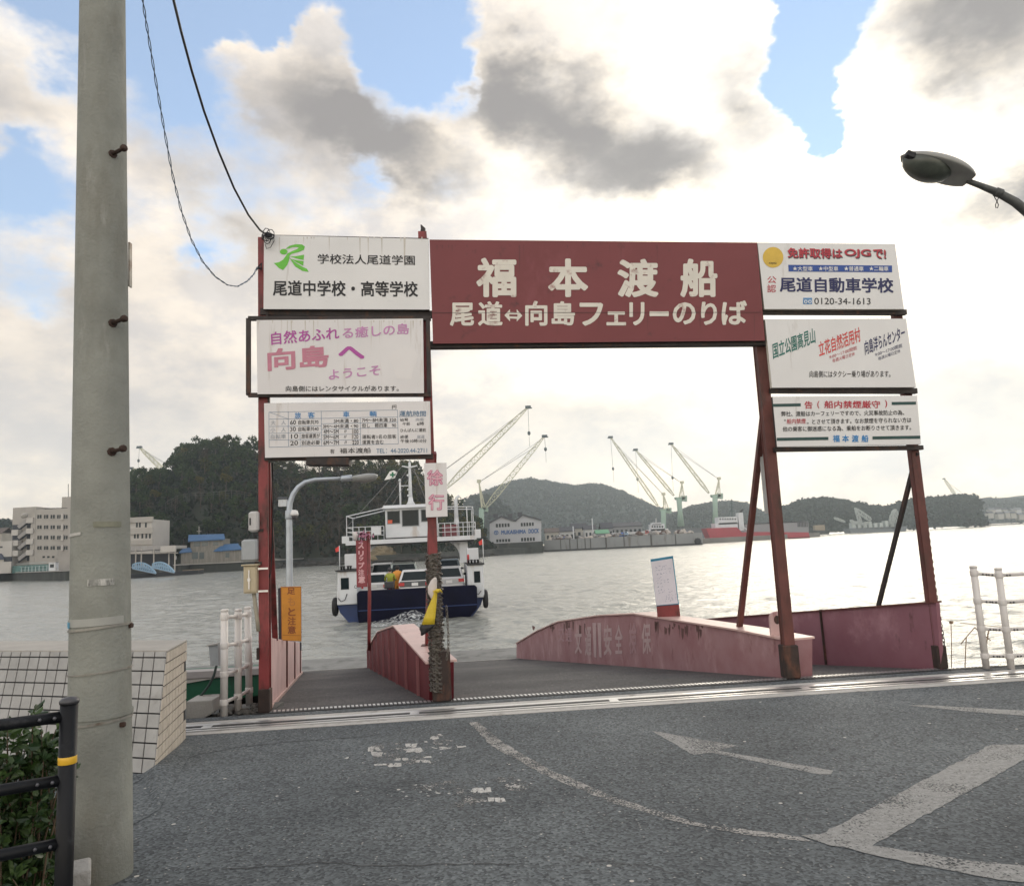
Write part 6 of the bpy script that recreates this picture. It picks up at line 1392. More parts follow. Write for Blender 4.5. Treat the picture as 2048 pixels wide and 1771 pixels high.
def person(label, x, y, z0, top_m, low_m, seated=False):
    P_ = lambda a, b_, c: F(x + a, y + b_, z0 + c)
    if seated: J = [P_(0, 0, .78), P_(0, .06, 1.05), P_(0, .12, 1.26), P_(0, .14, 1.38), P_(0, .15, 1.52), P_(-.19, .12, 1.27), P_(-.27, .22, 1.02), P_(-.27, .48, .98), P_(.19, .12, 1.27), P_(.27, .22, 1.02), P_(.27, .48, .98), P_(-.13, .42, .72), P_(-.14, .44, .30), P_(.13, .42, .72), P_(.14, .44, .30), P_(-.14, .56, .26), P_(.14, .56, .26)]
    else: J = [P_(0, 0, .92), P_(0, .01, 1.15), P_(0, .0, 1.38), P_(0, .02, 1.48), P_(0, .03, 1.60), P_(-.19, 0, 1.38), P_(-.25, .02, 1.10), P_(-.24, .10, .86), P_(.19, 0, 1.38), P_(.25, .02, 1.10), P_(.24, .10, .86), P_(-.10, .02, .50), P_(-.11, 0, .08), P_(.10, .02, .50), P_(.11, 0, .08), P_(-.11, .14, .04), P_(.11, .14, .04)]
    E_ = [(0, 1), (1, 2), (2, 3), (3, 4), (2, 5), (5, 6), (6, 7), (2, 8), (8, 9), (9, 10), (0, 11), (11, 12), (0, 13), (13, 14), (12, 15), (14, 16)]
    rad = [.16, .15, .17, .062, .10, .075, .055, .04, .075, .055, .04, .085, .05, .085, .05, .045, .045]
    waist = z0 + WZ + (.84 if not seated else .80); neck = z0 + WZ + (1.49 if not seated else 1.40); org = P_(0, 0, 0)
    o = figure('person', label, J, E_, rad, ([low_m, top_m, SKIN], lambda c: 2 if c.z > neck else (1 if c.z > waist else 0)), org)
    tag(o, label, 'person')
    hb = MB(); hd = J[4]
    hb.ball(hd + UP * .035 - FYD * .015, .125, 12, sc=(.95, 1.05, 1.0)); 
    for s_ in (-1, 1): hb.ball(hd + FX * (.105 * s_) + UP * -.01, .03, 6, sc=(.5, .8, 1))
    hb.build('helmet' if seated else 'hair', mat('dark_helmet', (.03, .03, .035), .25) if seated else HAIR, o)
    return o
SCM = mat('dark_scooter_paint', (.02, .022, .03), .3, coat=.5)
mo = thing('motor_scooter', 'dark motor scooter with round tail lamp parked on the ferry deck under its rider', 'scooter', F(-1.12, 1.5, 1.0))
b = MB(); b.lathe(F(-1.17, 1.15, 1.24), [(.10, 0), (.23, .01), (.24, .05), (.23, .09), (.1, .1)], 16, axis=FX); b.build('rear_wheel', BLACKR, mo); b = MB(); b.lathe(F(-1.17, 2.35, 1.24), [(.10, 0), (.23, .01), (.24, .05), (.23, .09), (.1, .1)], 16, axis=FX); b.build('front_wheel', BLACKR, mo)
b = MB(); b.hexa([F(-1.28, .95, 1.36), F(-.96, .95, 1.36), F(-.96, 1.75, 1.3), F(-1.28, 1.75, 1.3), F(-1.26, .92, 1.72), F(-.98, .92, 1.72), F(-1.0, 1.7, 1.70), F(-1.24, 1.7, 1.70)]); b.build('body', SCM, mo, bevel=.05)
b = MB(); b.hexa([F(-1.25, .98, 1.725), F(-.99, .98, 1.725), F(-1.0, 1.65, 1.705), F(-1.24, 1.65, 1.705), F(-1.24, .98, 1.80), F(-1.0, .98, 1.80), F(-1.01, 1.65, 1.77), F(-1.23, 1.65, 1.77)]); b.build('seat', BLACKR, mo, bevel=.03)
b = MB(); b.tube([F(-1.12, 2.35, 1.3), F(-1.12, 2.2, 1.75), F(-1.12, 2.1, 2.02)], .045, 8); b.tube([F(-1.45, 2.0, 2.02), F(-1.12, 2.1, 2.04), F(-.79, 2.0, 2.02)], .02, 6); b.build('steering', SCM, mo)
b = MB(); b.hexa([F(-1.38, .62, 1.62), F(-.86, .62, 1.62), F(-.86, .96, 1.62), F(-1.38, .96, 1.62), F(-1.36, .62, 1.98), F(-.88, .62, 1.98), F(-.88, .96, 1.98), F(-1.36, .96, 1.98)]); b.build('rear_box', SCM, mo, bevel=.04)
b = MB(); b.ball(F(-1.12, .94, 1.56), .06, 8, sc=(1.3, .5, .8)); b.build('tail_lamp', mat('red_tail_lamp', (.5, .015, .02)), mo)
person('person in yellow green jacket and dark helmet seated on the scooter, seen from behind', -1.12, 1.3, 1.02, YG, TRO, True)
person('person in orange workwear standing on the ferry deck beside the scooter', -.78, 2.2, 1.0, ORA, ORA, False)

# ---------------------------------------------------------------- wake
FOAM = bpy.data.materials.new('wake_foam'); FOAM.use_nodes = True; nt = FOAM.node_tree; nd = nt.nodes; bs = nd['Principled BSDF']; bs.inputs['Base Color'].default_value = (.8, .83, .83, 1); bs.inputs['Roughness'].default_value = .6
tcn = nd.new('ShaderNodeTexCoord'); n1 = nd.new('ShaderNodeTexNoise'); n1.inputs['Scale'].default_value = 5.5; n1.inputs['Detail'].default_value = 8; n1.inputs['Roughness'].default_value = .7; nt.links.new(tcn.outputs['Object'], n1.inputs['Vector'])
rp = nd.new('ShaderNodeValToRGB'); rp.color_ramp.elements[0].position = .44; rp.color_ramp.elements[1].position = .70; nt.links.new(n1.outputs['Fac'], rp.inputs[0])
tr_ = nd.new('ShaderNodeBsdfTransparent'); mxs = nd.new('ShaderNodeMixShader'); nt.links.new(rp.outputs[0], mxs.inputs[0]); nt.links.new(tr_.outputs[0], mxs.inputs[1]); nt.links.new(bs.outputs[0], mxs.inputs[2]); nt.links.new(mxs.outputs[0], nd['Material Output'].inputs[0])
b = MB(); NXg, NYg = 60, 40; vs = []
for j in range(NYg + 1):
    for i in range(NXg + 1):
        x = (-1 + 2 * i / NXg) * (1.9 - .9 * (j / NYg) ** 2); y = .35 - 6.5 * j / NYg
        h = .42 * math.exp(-((x - .0) / .85) ** 2 - ((y + .25) / .8) ** 2) + .10 * math.exp(-(x / 2.0) ** 2 - ((y + 1.0) / 2.5) ** 2)
        h += .13 * (noise.noise(Vector((x * 2.1, y * 2.1, 3))) + .5 * noise.noise(Vector((x * 5, y * 5, 1)))) * math.exp(-(x / 2.2) ** 2) * math.exp(y / 5)
        vs.append(F(x, y, .02 + max(0, h)))
b.add(vs, [(j * (NXg + 1) + i, j * (NXg + 1) + i + 1, (j + 1) * (NXg + 1) + i + 1, (j + 1) * (NXg + 1) + i) for j in range(NYg) for i in range(NXg)], 0, True)
tag(b.build('wake_foam', FOAM, loc=F(0, 0, 0), fix=False), kind='stuff')

# ================================================================ the far shore
def hz_y(x): return 1091.5 - .0484 * (x - 1024)
FOR = random.Random(42)
HILLG = mat('hill_undergrowth', (.026, .032, .018), .9, 0, .5, .06, col2=(.013, .019, .011), detail=10)
LAND = mat('shore_ground', (.20, .19, .17), .9, 0, .25, .05); QUAY = mat('dark_quay_wall', (.040, .045, .040), .85, 0, .4, .15, stains=[((.11, .11, .10), .25, .3, (1, 1, .3))]); QTOP = mat('pale_quay_coping', (.32, .31, .29), .8, 0, .15, .3)
# left bank: shore line from photo points at the water's edge
SH = [(-260, 1177), (0, 1161), (130, 1161), (300, 1152), (380, 1146), (484, 1141), (606, 1132), (753, 1126), (880, 1120), (985, 1111), (1087, 1104)]
SHW_ = [W(x, y) for x, y in SH]
def shore(x):
    for (a, pa), (c, pc) in zip(zip(SH, SHW_), zip(SH[1:], SHW_[1:])):
        if a[0] <= x <= c[0]: return pa.lerp(pc, (x - a[0]) / (c[0] - a[0]))
    return SHW_[0] if x < SH[0][0] else SHW_[-1]
QH = 2.6                                                    # quay height above the water
b = MB(); vs = []
for p in SHW_:
    back = Vector((p.x, p.y, 0)).normalized()
    vs += [Vector((p.x, p.y, WZ - 1)), Vector((p.x, p.y, WZ + QH)), Vector((p.x + back.x * 300, p.y + back.y * 300, WZ + QH + .2))]
nS = len(SHW_); fs = []
for i in range(nS - 1): fs += [(3 * i, 3 * i + 3, 3 * i + 4, 3 * i + 1), (3 * i + 1, 3 * i + 4, 3 * i + 5, 3 * i + 2)]
b.add(vs, fs[1::2], 0); tag(b.build('shore_ground', LAND, fix=False), kind='structure')
sea = MB(); sea.add(vs, fs[0::2], 0); sw_ = thing('quay_wall', 'long dark stained quay wall along the far left bank above the waterline', 'wall', SHW_[0]); sea.build('wall_face', QUAY, sw_, fix=False)
b = MB()
for i in range(6): b.beam(SHW_[i] + Vector((0, -.1, QH + .1)), SHW_[i + 1] + Vector((0, -.1, QH + .1)), .8, .28)
b.build('coping', QTOP, sw_)

# ---------------------------------------------------------------- wooded hill
RIDGE = [(150, 985), (230, 980), (262, 972), (300, 960), (332, 955), (346, 935), (370, 912), (400, 902), (440, 898), (480, 898), (520, 903), (548, 925), (590, 940), (640, 938), (690, 928), (740, 926), (790, 922), (835, 934), (860, 958), (890, 992), (925, 1022), (955, 1050), (985, 1083), (1005, 1092)]
def ridge_y(x):
    for (x0, y0), (x1, y1) in zip(RIDGE, RIDGE[1:]):
        if x0 <= x <= x1: return y0 + (y1 - y0) * (x - x0) / (x1 - x0)
    return RIDGE[0][1] if x < RIDGE[0][0] else RIDGE[-1][1]
HD = 95.0
def hill_pt(x, t):
    """x: photo column, t: 0 at the foot, 1 on the ridge, >1 behind it"""
    t = max(0.0, t); p = shore(x); r = Vector((p.x, p.y, 0)).normalized(); setb = 16 + 26 * max(0, min(1, (520 - x) / 160)) if x < 520 else 6
    q = p + r * (setb + HD * t); dist = math.hypot(p.x, p.y) + setb + HD
    hgt = CAMZ + (hz_y(x) + 13 - ridge_y(x)) / FPX * dist * .985 - (WZ + QH)
    hgt = max(1.0, hgt - 9.0)
    f = math.sin(min(1, t) * math.pi / 2) ** .85 if t <= 1 else max(0, 1 - (t - 1) ** 2 * 2.2)
    z = WZ + QH + hgt * f + 1.6 * noise.noise(Vector((q.x * .05, q.y * .05, 0)))
    return Vector((q.x, q.y, max(z, WZ + QH - .5)))
b = MB(); xs = list(range(150, 1006, 15)); ts = [i / 12 for i in range(19)]; vs = [hill_pt(x, t) for x in xs for t in ts]; nt_ = len(ts)
b.add(vs, [(i * nt_ + j, (i + 1) * nt_ + j, (i + 1) * nt_ + j + 1, i * nt_ + j + 1) for i in range(len(xs) - 1) for j in range(nt_ - 1)], 0, True)
tag(b.build('hill', HILLG, fix=False), kind='structure')

# ---------------------------------------------------------------- trees: a few kinds, each tree its own object
LV = [leaf_mat('dark_evergreen_leaf', (.010, .026, .011), (.056, .084, .028), .12, .85), leaf_mat('olive_leaf', (.022, .030, .010), (.085, .088, .026), .15, .85), leaf_mat('brownish_bare_twig', (.030, .026, .018), (.085, .068, .046), .1, .85), leaf_mat('yellow_green_leaf', (.04, .045, .012), (.135, .115, .028), .2, .85)]
BARK = mat('grey_bark', (.07, .055, .04), .9, 0, .3, 2)
def make_tree(kind, seed):
    rr = random.Random(seed); tr = MB(); H = rr.uniform(7, 9.5)
    tr.tube([(0, 0, -1.2), (rr.uniform(-.2, .2), rr.uniform(-.2, .2), H * .45), (rr.uniform(-.4, .4), rr.uniform(-.4, .4), H * .8)], [.32, .22, .07], 6)
    lumps = []
    for k in range(7 if kind != 2 else 9):
        a = rr.uniform(0, 6.28); r = rr.uniform(.6, 2.7); z = rr.uniform(.42, .95) * H; r *= (1.25 - .65 * (z / H - .42) / .53)
        c = Vector((math.cos(a) * r, math.sin(a) * r, z)); lumps.append((c, rr.uniform(1.1, 1.9))); tr.tube([(0, 0, z * .62), c * .6 + Vector((0, 0, z * .3)), c], [.10, .07, .03], 4)
    lumps.append((Vector((0, 0, H * .92)), 1.5))
    nl = 330 if kind != 2 else 220
    for k in range(nl):
        c, rad = rr.choice(lumps); d = Vector((rr.gauss(0, 1), rr.gauss(0, 1), rr.gauss(0, .8))).normalized() * rad * rr.uniform(.55, 1.08); p = c + d; p.z = max(p.z, 1.2)
        u = Vector((rr.gauss(0, 1), rr.gauss(0, 1), rr.gauss(0, 1))).normalized(); v = u.orthogonal().normalized(); v = Matrix.Rotation(rr.uniform(0, 6.28), 3, u) @ v
        s_ = rr.uniform(.34, .72) if kind != 2 else rr.uniform(.5, .9); w_ = s_ * (rr.uniform(.5, .9) if kind != 2 else .10)
        tr.add([p - u * s_ - v * w_ * .2, p + v * w_, p + u * s_ + v * w_ * .2, p - v * w_], [(0, 1, 2, 3)], 1)
    me = tr
    o = tr.build(['evergreen_tree', 'broadleaf_tree', 'bare_tree', 'broadleaf_tree'][kind], [BARK, LV[kind]], fix=False)
    return o
TLAB = ['dark evergreen tree of the dense wood covering the hill across the water', 'olive green tree of the wood on the hill across the water', 'brownish bare tree of the wood on the hill across the water', 'yellow green tree of the wood on the hill across the water']
TGRP = ['evergreens on the wooded hill', 'olive trees on the wooded hill', 'bare trees on the wooded hill', 'yellow green trees on the wooded hill']
PROT = {k: [make_tree(k, 10 * k + i) for i in range(3)] for k in range(4)}
used = set()
def put_tree(kind, p, sc, rz, label=None, group=None):
    pr = FOR.choice(PROT[kind])
    if pr.name in used: o = pr.copy(); COL.objects.link(o)
    else: o = pr; used.add(pr.name)
    o.location = p; o.scale = (sc * FOR.uniform(.9, 1.15), sc * FOR.uniform(.9, 1.15), sc); o.rotation_euler = (0, 0, rz)
    tag(o, label or TLAB[kind], 'tree', group or TGRP[kind]); ORG[o.name] = Vector(p)
    return o
cand = []
nT = 0
for row, (t, step, off) in enumerate(((1.0, 16, 0), (.86, 21, 9), (.70, 22, 3), (.56, 23, 12), (.43, 24, 5), (.31, 25, 16), (.20, 26, 8), (.10, 26, 2), (.02, 28, 14))):
    x = 232 + off
    while x < 962:
        xx = x + FOR.uniform(-5, 5); p = hill_pt(xx, t + FOR.uniform(-.05, .05))
        terrace = 330 < xx < 700 and 985 < 0
        if xx < 530: kind = FOR.choices((0, 1, 2, 3), (8, 1.4, .8, .2))[0]
        elif xx < 760: kind = FOR.choices((0, 1, 2, 3), (2.2, 2, 4, .6))[0]
        else: kind = FOR.choices((0, 1, 2, 3), (3, 3.2, 2, 1.6))[0]
        if row == 0 and 545 < xx < 700 and FOR.random() < .6: kind = 2
        low = (xx < 520 and t < .08)
        if not low: put_tree(kind, p, FOR.uniform(.62, 1.0) * (1.08 if t > .9 else .95), FOR.uniform(0, 6.28)); nT += 1
        x += step
# low scrub that fills the slope between the trees
def scrub(name, m, n, seed, pick):
    rr = random.Random(seed); b = MB()
    for k in range(n):
        x = rr.uniform(225, 985); t = rr.random() ** .9 * 1.02
        if not pick(x, rr): continue
        p = hill_pt(x, t) + UP * rr.uniform(-.2, 1.6) + Vector((0, -rr.random() * 1.5, 0))
        for q in range(3):
            u = Vector((rr.gauss(0, 1), rr.gauss(0, 1), rr.gauss(0, 1))).normalized(); v = u.orthogonal().normalized(); v = Matrix.Rotation(rr.uniform(0, 6.28), 3, u) @ v; s_ = rr.uniform(.5, 1.3); c = p + Vector((rr.gauss(0, .8), rr.gauss(0, .8), rr.gauss(0, .6)))
            b.add([c - u * s_, c + v * s_ * .6, c + u * s_, c - v * s_ * .6], [(0, 1, 2, 3)])
    tag(b.build(name, m, fix=False), kind='stuff')
scrub('green_scrub', leaf_mat('dark_scrub_leaf', (.004, .010, .005), (.016, .030, .013), .08, .85), 4800, 3, lambda x, r: x < 560 or x > 760 or r.random() < .45)
scrub('brown_scrub', leaf_mat('brown_scrub_twig', (.020, .018, .011), (.062, .050, .032), .08, .85), 4500, 4, lambda x, r: x > 480 and r.random() < .75)
# a line of terrace fencing and a white hut on the hillside
tf_ = thing('terrace_fence', 'faint pale terrace fence running across the wooded hillside', 'fence', hill_pt(360, .5))
b = MB()
pts = [hill_pt(x, .26) + Vector((0, -7, 3.0)) for x in range(345, 525, 12)]
for a, c in zip(pts, pts[1:]): b.beam(a, c, .09, .09); b.beam(a - UP * .8, c - UP * .8, .07, .07)
b.build('rails', mat('grey_terrace_rail', (.10, .10, .09), .7), tf_)
for p in pts: b = MB(); b.beam(p - UP * 3, p + UP * .2, .08); b.build('post', mat('grey_terrace_rail', (.10, .10, .09)), tf_)
def simple_roof(mb, x0, x1, y0, y1, z, h, ov, rz, c, along_x=True, m=0):
    ca, sa = math.cos(rz), math.sin(rz); T = lambda x, y, zz: Vector((c.x + x * ca - y * sa, c.y + x * sa + y * ca, zz))
    ym = (y0 + y1) / 2; xm = (x0 + x1) / 2
    if along_x: prof = [(y0 - ov, z), (ym, z + h), (y1 + ov, z), (y1 + ov, z - .25), (ym, z + h - .25), (y0 - ov, z - .25)]; mb.prism([T(x0 - ov, y, zz) for y, zz in prof], T(x1 + ov, 0, 0) - T(x0 - ov, 0, 0), m)
    else: prof = [(x0 - ov, z), (xm, z + h), (x1 + ov, z), (x1 + ov, z - .25), (xm, z + h - .25), (x0 - ov, z - .25)]; mb.prism([T(x, y0 - ov, zz) for x, zz in prof], T(0, y1 + ov, 0) - T(0, y0 - ov, 0), m)
hp = hill_pt(563, .24); hp = hp + Vector((hp.x, hp.y, 0)).normalized() * -9
hut = thing('hillside_hut', 'tiny white hut with dark roof half hidden among the hillside trees', 'hut', hp)
b = MB(); b.box(hp + UP * 3.5, (2.8, 2.2, 2.6), 0); b.build('wall', SHW, hut); b = MB(); simple_roof(b, -1.4, 1.4, -1.1, 1.1, hp.z + 5.0, .7, .3, 0, hp); b.build('roof', SHK, hut)

# ---------------------------------------------------------------- buildings of the left bank
def Yof(x, back): p = shore(x); return math.hypot(p.x, p.y) and (p + Vector((p.x, p.y, 0)).normalized() * back).y
def face(Y): return lambda x, y: D(x, y, Y)
def block(parent, name, m, fp, x0, x1, yt, depth, zb=WZ + QH, yt1=None):
    a, c = fp(x0, yt), fp(x1, yt if yt1 is None else yt1); z = (a.z + c.z) / 2
    b = MB(); b.hexa([Vector((a.x, a.y, zb)), Vector((c.x, c.y, zb)), Vector((c.x, c.y + depth, zb)), Vector((a.x, a.y + depth, zb)), Vector((a.x, a.y, z)), Vector((c.x, c.y, z)), Vector((c.x, c.y + depth, z)), Vector((a.x, a.y + depth, z))])
    return b.build(name, m, parent)
def win(parent, fp, x0, y0, x1, y1, m=GLASS, name='window', proud=.06, dep=.3):
    a, c = fp(x0, y0), fp(x1, y1); b = MB()
    b.hexa([Vector((a.x, a.y - proud, c.z)), Vector((c.x, a.y - proud, c.z)), Vector((c.x, a.y + dep, c.z)), Vector((a.x, a.y + dep, c.z)), Vector((a.x, a.y - proud, a.z)), Vector((c.x, a.y - proud, a.z)), Vector((c.x, a.y + dep, a.z)), Vector((a.x, a.y + dep, a.z))])
    return b.build(name, m, parent)
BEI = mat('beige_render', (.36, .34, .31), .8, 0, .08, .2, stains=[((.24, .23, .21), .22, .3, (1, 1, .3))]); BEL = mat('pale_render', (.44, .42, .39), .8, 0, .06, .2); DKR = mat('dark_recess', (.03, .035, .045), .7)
Y0 = Yof(70, 20); fp = face(Y0)
apt = thing('apartment_block', 'beige five storey apartment block with outside stairs and small square windows', 'apartment block', Vector((fp(80, 1125).x, Y0, WZ + QH)))
block(apt, 'main_wall', BEI, fp, 68, 150, 1017, 14); 
b_ = block(apt, 'stair_wall', BEI, face(Y0 + 2.2), 26, 70, 1014, 12)
block(apt, 'roof_tower', BEI, face(Y0 + 3), 124, 152, 993, 6)
block(apt, 'corner_pier', BEI, face(Y0 - .1), 63, 72, 1013, 4)
C7 = lambda x, y: (x / 9.321, 980 + y / 9.321)
for r, yy in enumerate((460, 655, 848, 1042)):
    for k, xx in enumerate((698, 822, 945, 1066, 1196)):
        (x0, y0), (x1, y1) = C7(xx, yy), C7(xx + 76 if k < 4 else xx + 62, yy + 68); w_ = win(apt, fp, x0, y0 - (x0 - 75) * .0, x1, y1)
        wf_ = MB(); a, c = fp(x0, y0), fp(x1, y1); wf_.beam(Vector(((a.x + c.x) / 2, a.y - .09, a.z)), Vector(((a.x + c.x) / 2, a.y - .09, c.z)), .10); wf_.beam(Vector((a.x - .1, a.y - .12, c.z)), Vector((c.x + .1, a.y - .12, c.z)), .12); wf_.build('window_frame', BEL, w_)
for k, xx in enumerate((795, 882, 972)): (x0, y0), (x1, y1) = C7(xx, 1225), C7(xx + 42, 1258); win(apt, fp, x0, y0, x1, y1)
for yy in (440, 635, 828, 1018): (x0, y0), (x1, y1) = C7(1150, yy), C7(1190, yy + 108); win(apt, fp, x0, y0, x1, y1, BEL, 'vent_duct', .5, 0)
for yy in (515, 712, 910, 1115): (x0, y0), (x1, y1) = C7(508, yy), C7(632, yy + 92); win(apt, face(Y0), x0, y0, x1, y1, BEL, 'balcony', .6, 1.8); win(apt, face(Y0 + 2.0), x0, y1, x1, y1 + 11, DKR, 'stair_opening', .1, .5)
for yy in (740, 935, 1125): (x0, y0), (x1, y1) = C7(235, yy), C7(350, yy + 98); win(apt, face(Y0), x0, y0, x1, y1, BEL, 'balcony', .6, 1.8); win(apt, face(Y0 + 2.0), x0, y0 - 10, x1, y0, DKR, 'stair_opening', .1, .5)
for yy in (515, 712, 910, 1115):
    a, c = face(Y0 + .3)(*C7(505, yy + 50)), face(Y0 + .3)(*C7(345, yy + 175)); b = MB(); b.beam(a, c, .5, 1.15); b.build('stair_flight', mat('grey_stair_concrete', (.30, .29, .28), .8), apt)  # stair flights in a slightly darker grey than the walls
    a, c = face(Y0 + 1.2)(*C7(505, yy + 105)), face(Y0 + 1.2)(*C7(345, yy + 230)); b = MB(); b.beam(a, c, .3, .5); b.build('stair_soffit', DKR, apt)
b = MB(); (x0, y0), (x1, y1) = C7(740, 330), C7(1160, 362); b.beam(fp(x0, y0 + 2) + Vector((0, 4, 0)), fp(x1, y0 + 1) + Vector((0, 4, 0)), 3, .8); b.build('roof_structure', SHK, apt)
b = MB(); b.tube([fp(119, 1016) + Vector((0, 5, 0)), fp(119, 965) + Vector((0, 5, 0))], .10, 5); b.tube([fp(110, 1016) + Vector((0, 5, 0)), fp(110, 1004) + Vector((0, 5, 0))], .08, 5); b.tube([fp(108.4, 1006) + Vector((0, 5, 0)), fp(111.6, 1006) + Vector((0, 5, 0))], .06, 5); b.build('roof_aerial', SHK, apt)
b = MB(); dc = fp(52.5, 1031) + Vector((0, -1, 0)); b.lathe(dc, [(.05, .35), (.7, .30), (1.1, 0), (1.08, -.04), (.6, .2), (.03, .28)], 14, axis=Vector((.6, -.5, -.6))); b.build('dish_aerial', BEL, apt)
lo = thing('low_shed', 'low pale shed with dark openings left of the apartment block', 'shed', fp(10, 1125)); block(lo, 'wall', BEL, face(Y0 - 1), -60, 24, 1083, 12)
win(lo, face(Y0 - 1), 0, 1092, 5, 1095, SHK, 'window'); win(lo, face(Y0 - 1), 8, 1113, 23, 1122, DKR, 'opening')
b = MB(); b.prism([face(Y0 - 1.5)(-40, 1098), face(Y0 - 1.5)(2, 1107), face(Y0 - 1.5)(9, 1118), face(Y0 - 1.5)(-40, 1120)], Vector((0, 5, 0))); b.build('lean_to_roof', mat('slate_blue_roof', (.05, .06, .09), .6), lo)
# quay railing, green hoardings and white kiosk in front
ra = thing('quay_railing', 'pale blue railing on top of the far quay wall left of the utility pole', 'railing', shore(0) + UP * QH)
b = MB(); pr_ = [shore(x) + UP * (QH + .2) for x in range(-40, 101, 7)]
for h in (.55, 1.5, 2.6): 
    for a, c in zip(pr_, pr_[1:]): b.beam(a + UP * h, c + UP * h, .12)
b.build('rails', mat('pale_blue_rail', (.34, .42, .42), .6), ra)
for i, p in enumerate(pr_): b = MB(); b.beam(p, p + UP * (1.6 if i % 2 else 1.7), .22); b.build('post', mat('pale_blue_rail', (.34, .42, .42)), ra)
hb_ = thing('green_hoarding', 'row of green panels standing behind the far quay railing', 'hoarding', shore(40) + UP * QH)
b = MB(); b.prism([shore(-40) + UP * QH + Vector((0, 4, 0)), shore(100) + UP * QH + Vector((0, 4, 0)), shore(100) + UP * (QH + 2.3) + Vector((0, 4, 0)), shore(-40) + UP * (QH + 2.3) + Vector((0, 4, 0))], Vector((0, .4, 0))); b.build('panel', mat('teal_panel', (.06, .15, .14), .6, 0, .5, .3), hb_)
kb = shore(104) + UP * QH + Vector((0, 2, 0)); ki = thing('quay_kiosk', 'small white kiosk at the end of the far quay railing', 'kiosk', kb); b = MB(); b.box(kb + UP * 1.3, (1.9, 1.6, 2.6)); b.build('wall', SHW, ki); b = MB(); b.box(kb + UP * 2.7, (2.4, 2.1, .2)); b.build('roof', BEL, ki); b = MB(); b.box(kb + UP * 1.6 + Vector((0, -.82, 0)), (1.1, .06, .9)); b.build('window', GLASS, ki)
# three storey building beside the pole
Y1 = Yof(285, 26); f1 = face(Y1); nb = thing('terrace_building', 'pale three storey building with dark tall windows right of the utility pole', 'building', f1(285, 1130)); block(nb, 'wall', BEL, f1, 215, 304, 1040, 12)
for y0, y1 in ((1037, 1043), (1059, 1066), (1083, 1088)): win(nb, f1, 214, y0, 306.5, y1, BEI, 'floor_band', .5, .2)
for yy, xs_ in ((1045, (272, 278, 290)), (1067, (268, 274, 283, 291, 298))):
    for x in xs_: win(nb, f1, x, yy, x + 3.6, yy + 9)
# pier roof with white sign box, posts, two arched gangways, pontoon, moored boat
Y2 = Yof(300, 3); f2 = face(Y2); pr = thing('pier_shelter', 'grey flat roofed pier shelter on thin posts with a blank white box', 'shelter', f2(300, 1130))
b = MB(); b.prism([f2(235, 1092), f2(352, 1090), f2(352, 1096), f2(235, 1104)], Vector((0, 7, 0))); b.build('roof', mat('grey_shed_roof', (.30, .29, .28), .8, 0, .2, .4), pr)
win(pr, face(Y2 - .6), 322, 1092, 351, 1103, BEL, 'white_box', .3, .5)
for x in (272, 283, 308, 338, 350):
    b = MB(); b.beam(f2(x, 1096), Vector((f2(x, 1096).x, Y2, WZ + .5)), .28); b.build('post', BEI, pr)
b = MB(); b.beam(face(Y2 - .3)(240, 1107), face(Y2 - .3)(356, 1105), .25); b.build('beam', BEI, pr); win(pr, face(Y2 + 5), 240, 1108, 345, 1133, DKR, 'back_wall', 0, .3)
GB_ = mat('pale_blue_gangway_paint', (.22, .36, .50), .6, 0, .1, 1)
def gangway(name, label, xa, xb, xc, ypk, yb):
    """bow string gangway: two arched side trusses and a deck"""
    Yg = W(xc, 1154).y; o = thing(name, label, 'gangway', D(xa, yb, Yg))
    for dy, nm in ((0, 'side_truss'), (2.2, 'side_truss')):
        b = MB(); P = []; Q = []
        for k in range(13):
            t = k / 12; x = xa + (xb - xa) * t; base = yb + 10 * t
            top = base - (yb - ypk) * math.sin(math.pi * min(1, .12 + t * .88)) ** .8
            P.append(D(x, top, Yg + dy)); Q.append(D(x, base, Yg + dy))
        for a, c in zip(P, P[1:]): b.beam(a, c, .32)
        for a, c in zip(Q, Q[1:]): b.beam(a, c, .24)
        for i in range(13): b.beam(P[i], Q[i], .16)
        for i in range(12): b.beam(P[i], Q[i + 1], .12)
        b.build(nm, GB_, o)
    b = MB(); b.prism([D(xa, yb, Yg), D(xb, yb + 10, Yg), D(xb, yb + 10, Yg + 2.2), D(xa, yb, Yg + 2.2)], (0, 0, -.3)); b.build('deck', mat('grey_gangway_deck', (.20, .22, .25), .7), o)
gangway('arched_gangway', 'left one of two pale blue arched gangways leading down to the pontoon', 265, 312, 300, 1121, 1136)
gangway('arched_gangway', 'right one of two pale blue arched gangways leading down to the pontoon', 305, 349, 330, 1120, 1134)
pf = thing('black_pontoon', 'long low black pontoon below the arched gangways on the far bank', 'pontoon', W(330, 1152)); pw0, pw1 = W(225, 1159), W(396, 1147.5)
b = MB(); b.prism([pw0, pw1, pw1 + Vector((0, 4, 0)), pw0 + Vector((0, 5, 0))], (0, 0, 1.1)); b.build('hull', mat('black_pontoon_hull', (.012, .014, .018), .6), pf)
b = MB(); b.prism([p + UP * 1.12 for p in (pw0.lerp(pw1, .8), pw1, pw1 + Vector((0, 4, 0)), pw0.lerp(pw1, .8) + Vector((0, 4, 0)))], (0, 0, .18)); b.build('deck', mat('brown_deck', (.22, .17, .12), .8), pf)
lpst = thing('lantern_post', 'white lantern on a slim post at the end of the arched gangways', 'lamp post', W(350, 1149)); b = MB(); lw0 = W(350, 1148.5); b.tube([lw0 + UP * 1.1, lw0 + UP * 4.2], .10, 6); b.build('post', BEI, lpst); b = MB(); b.box(lw0 + UP * 4.8, (.55, .55, 1.1), bev=.1); b.build('lantern', SHW, lpst)
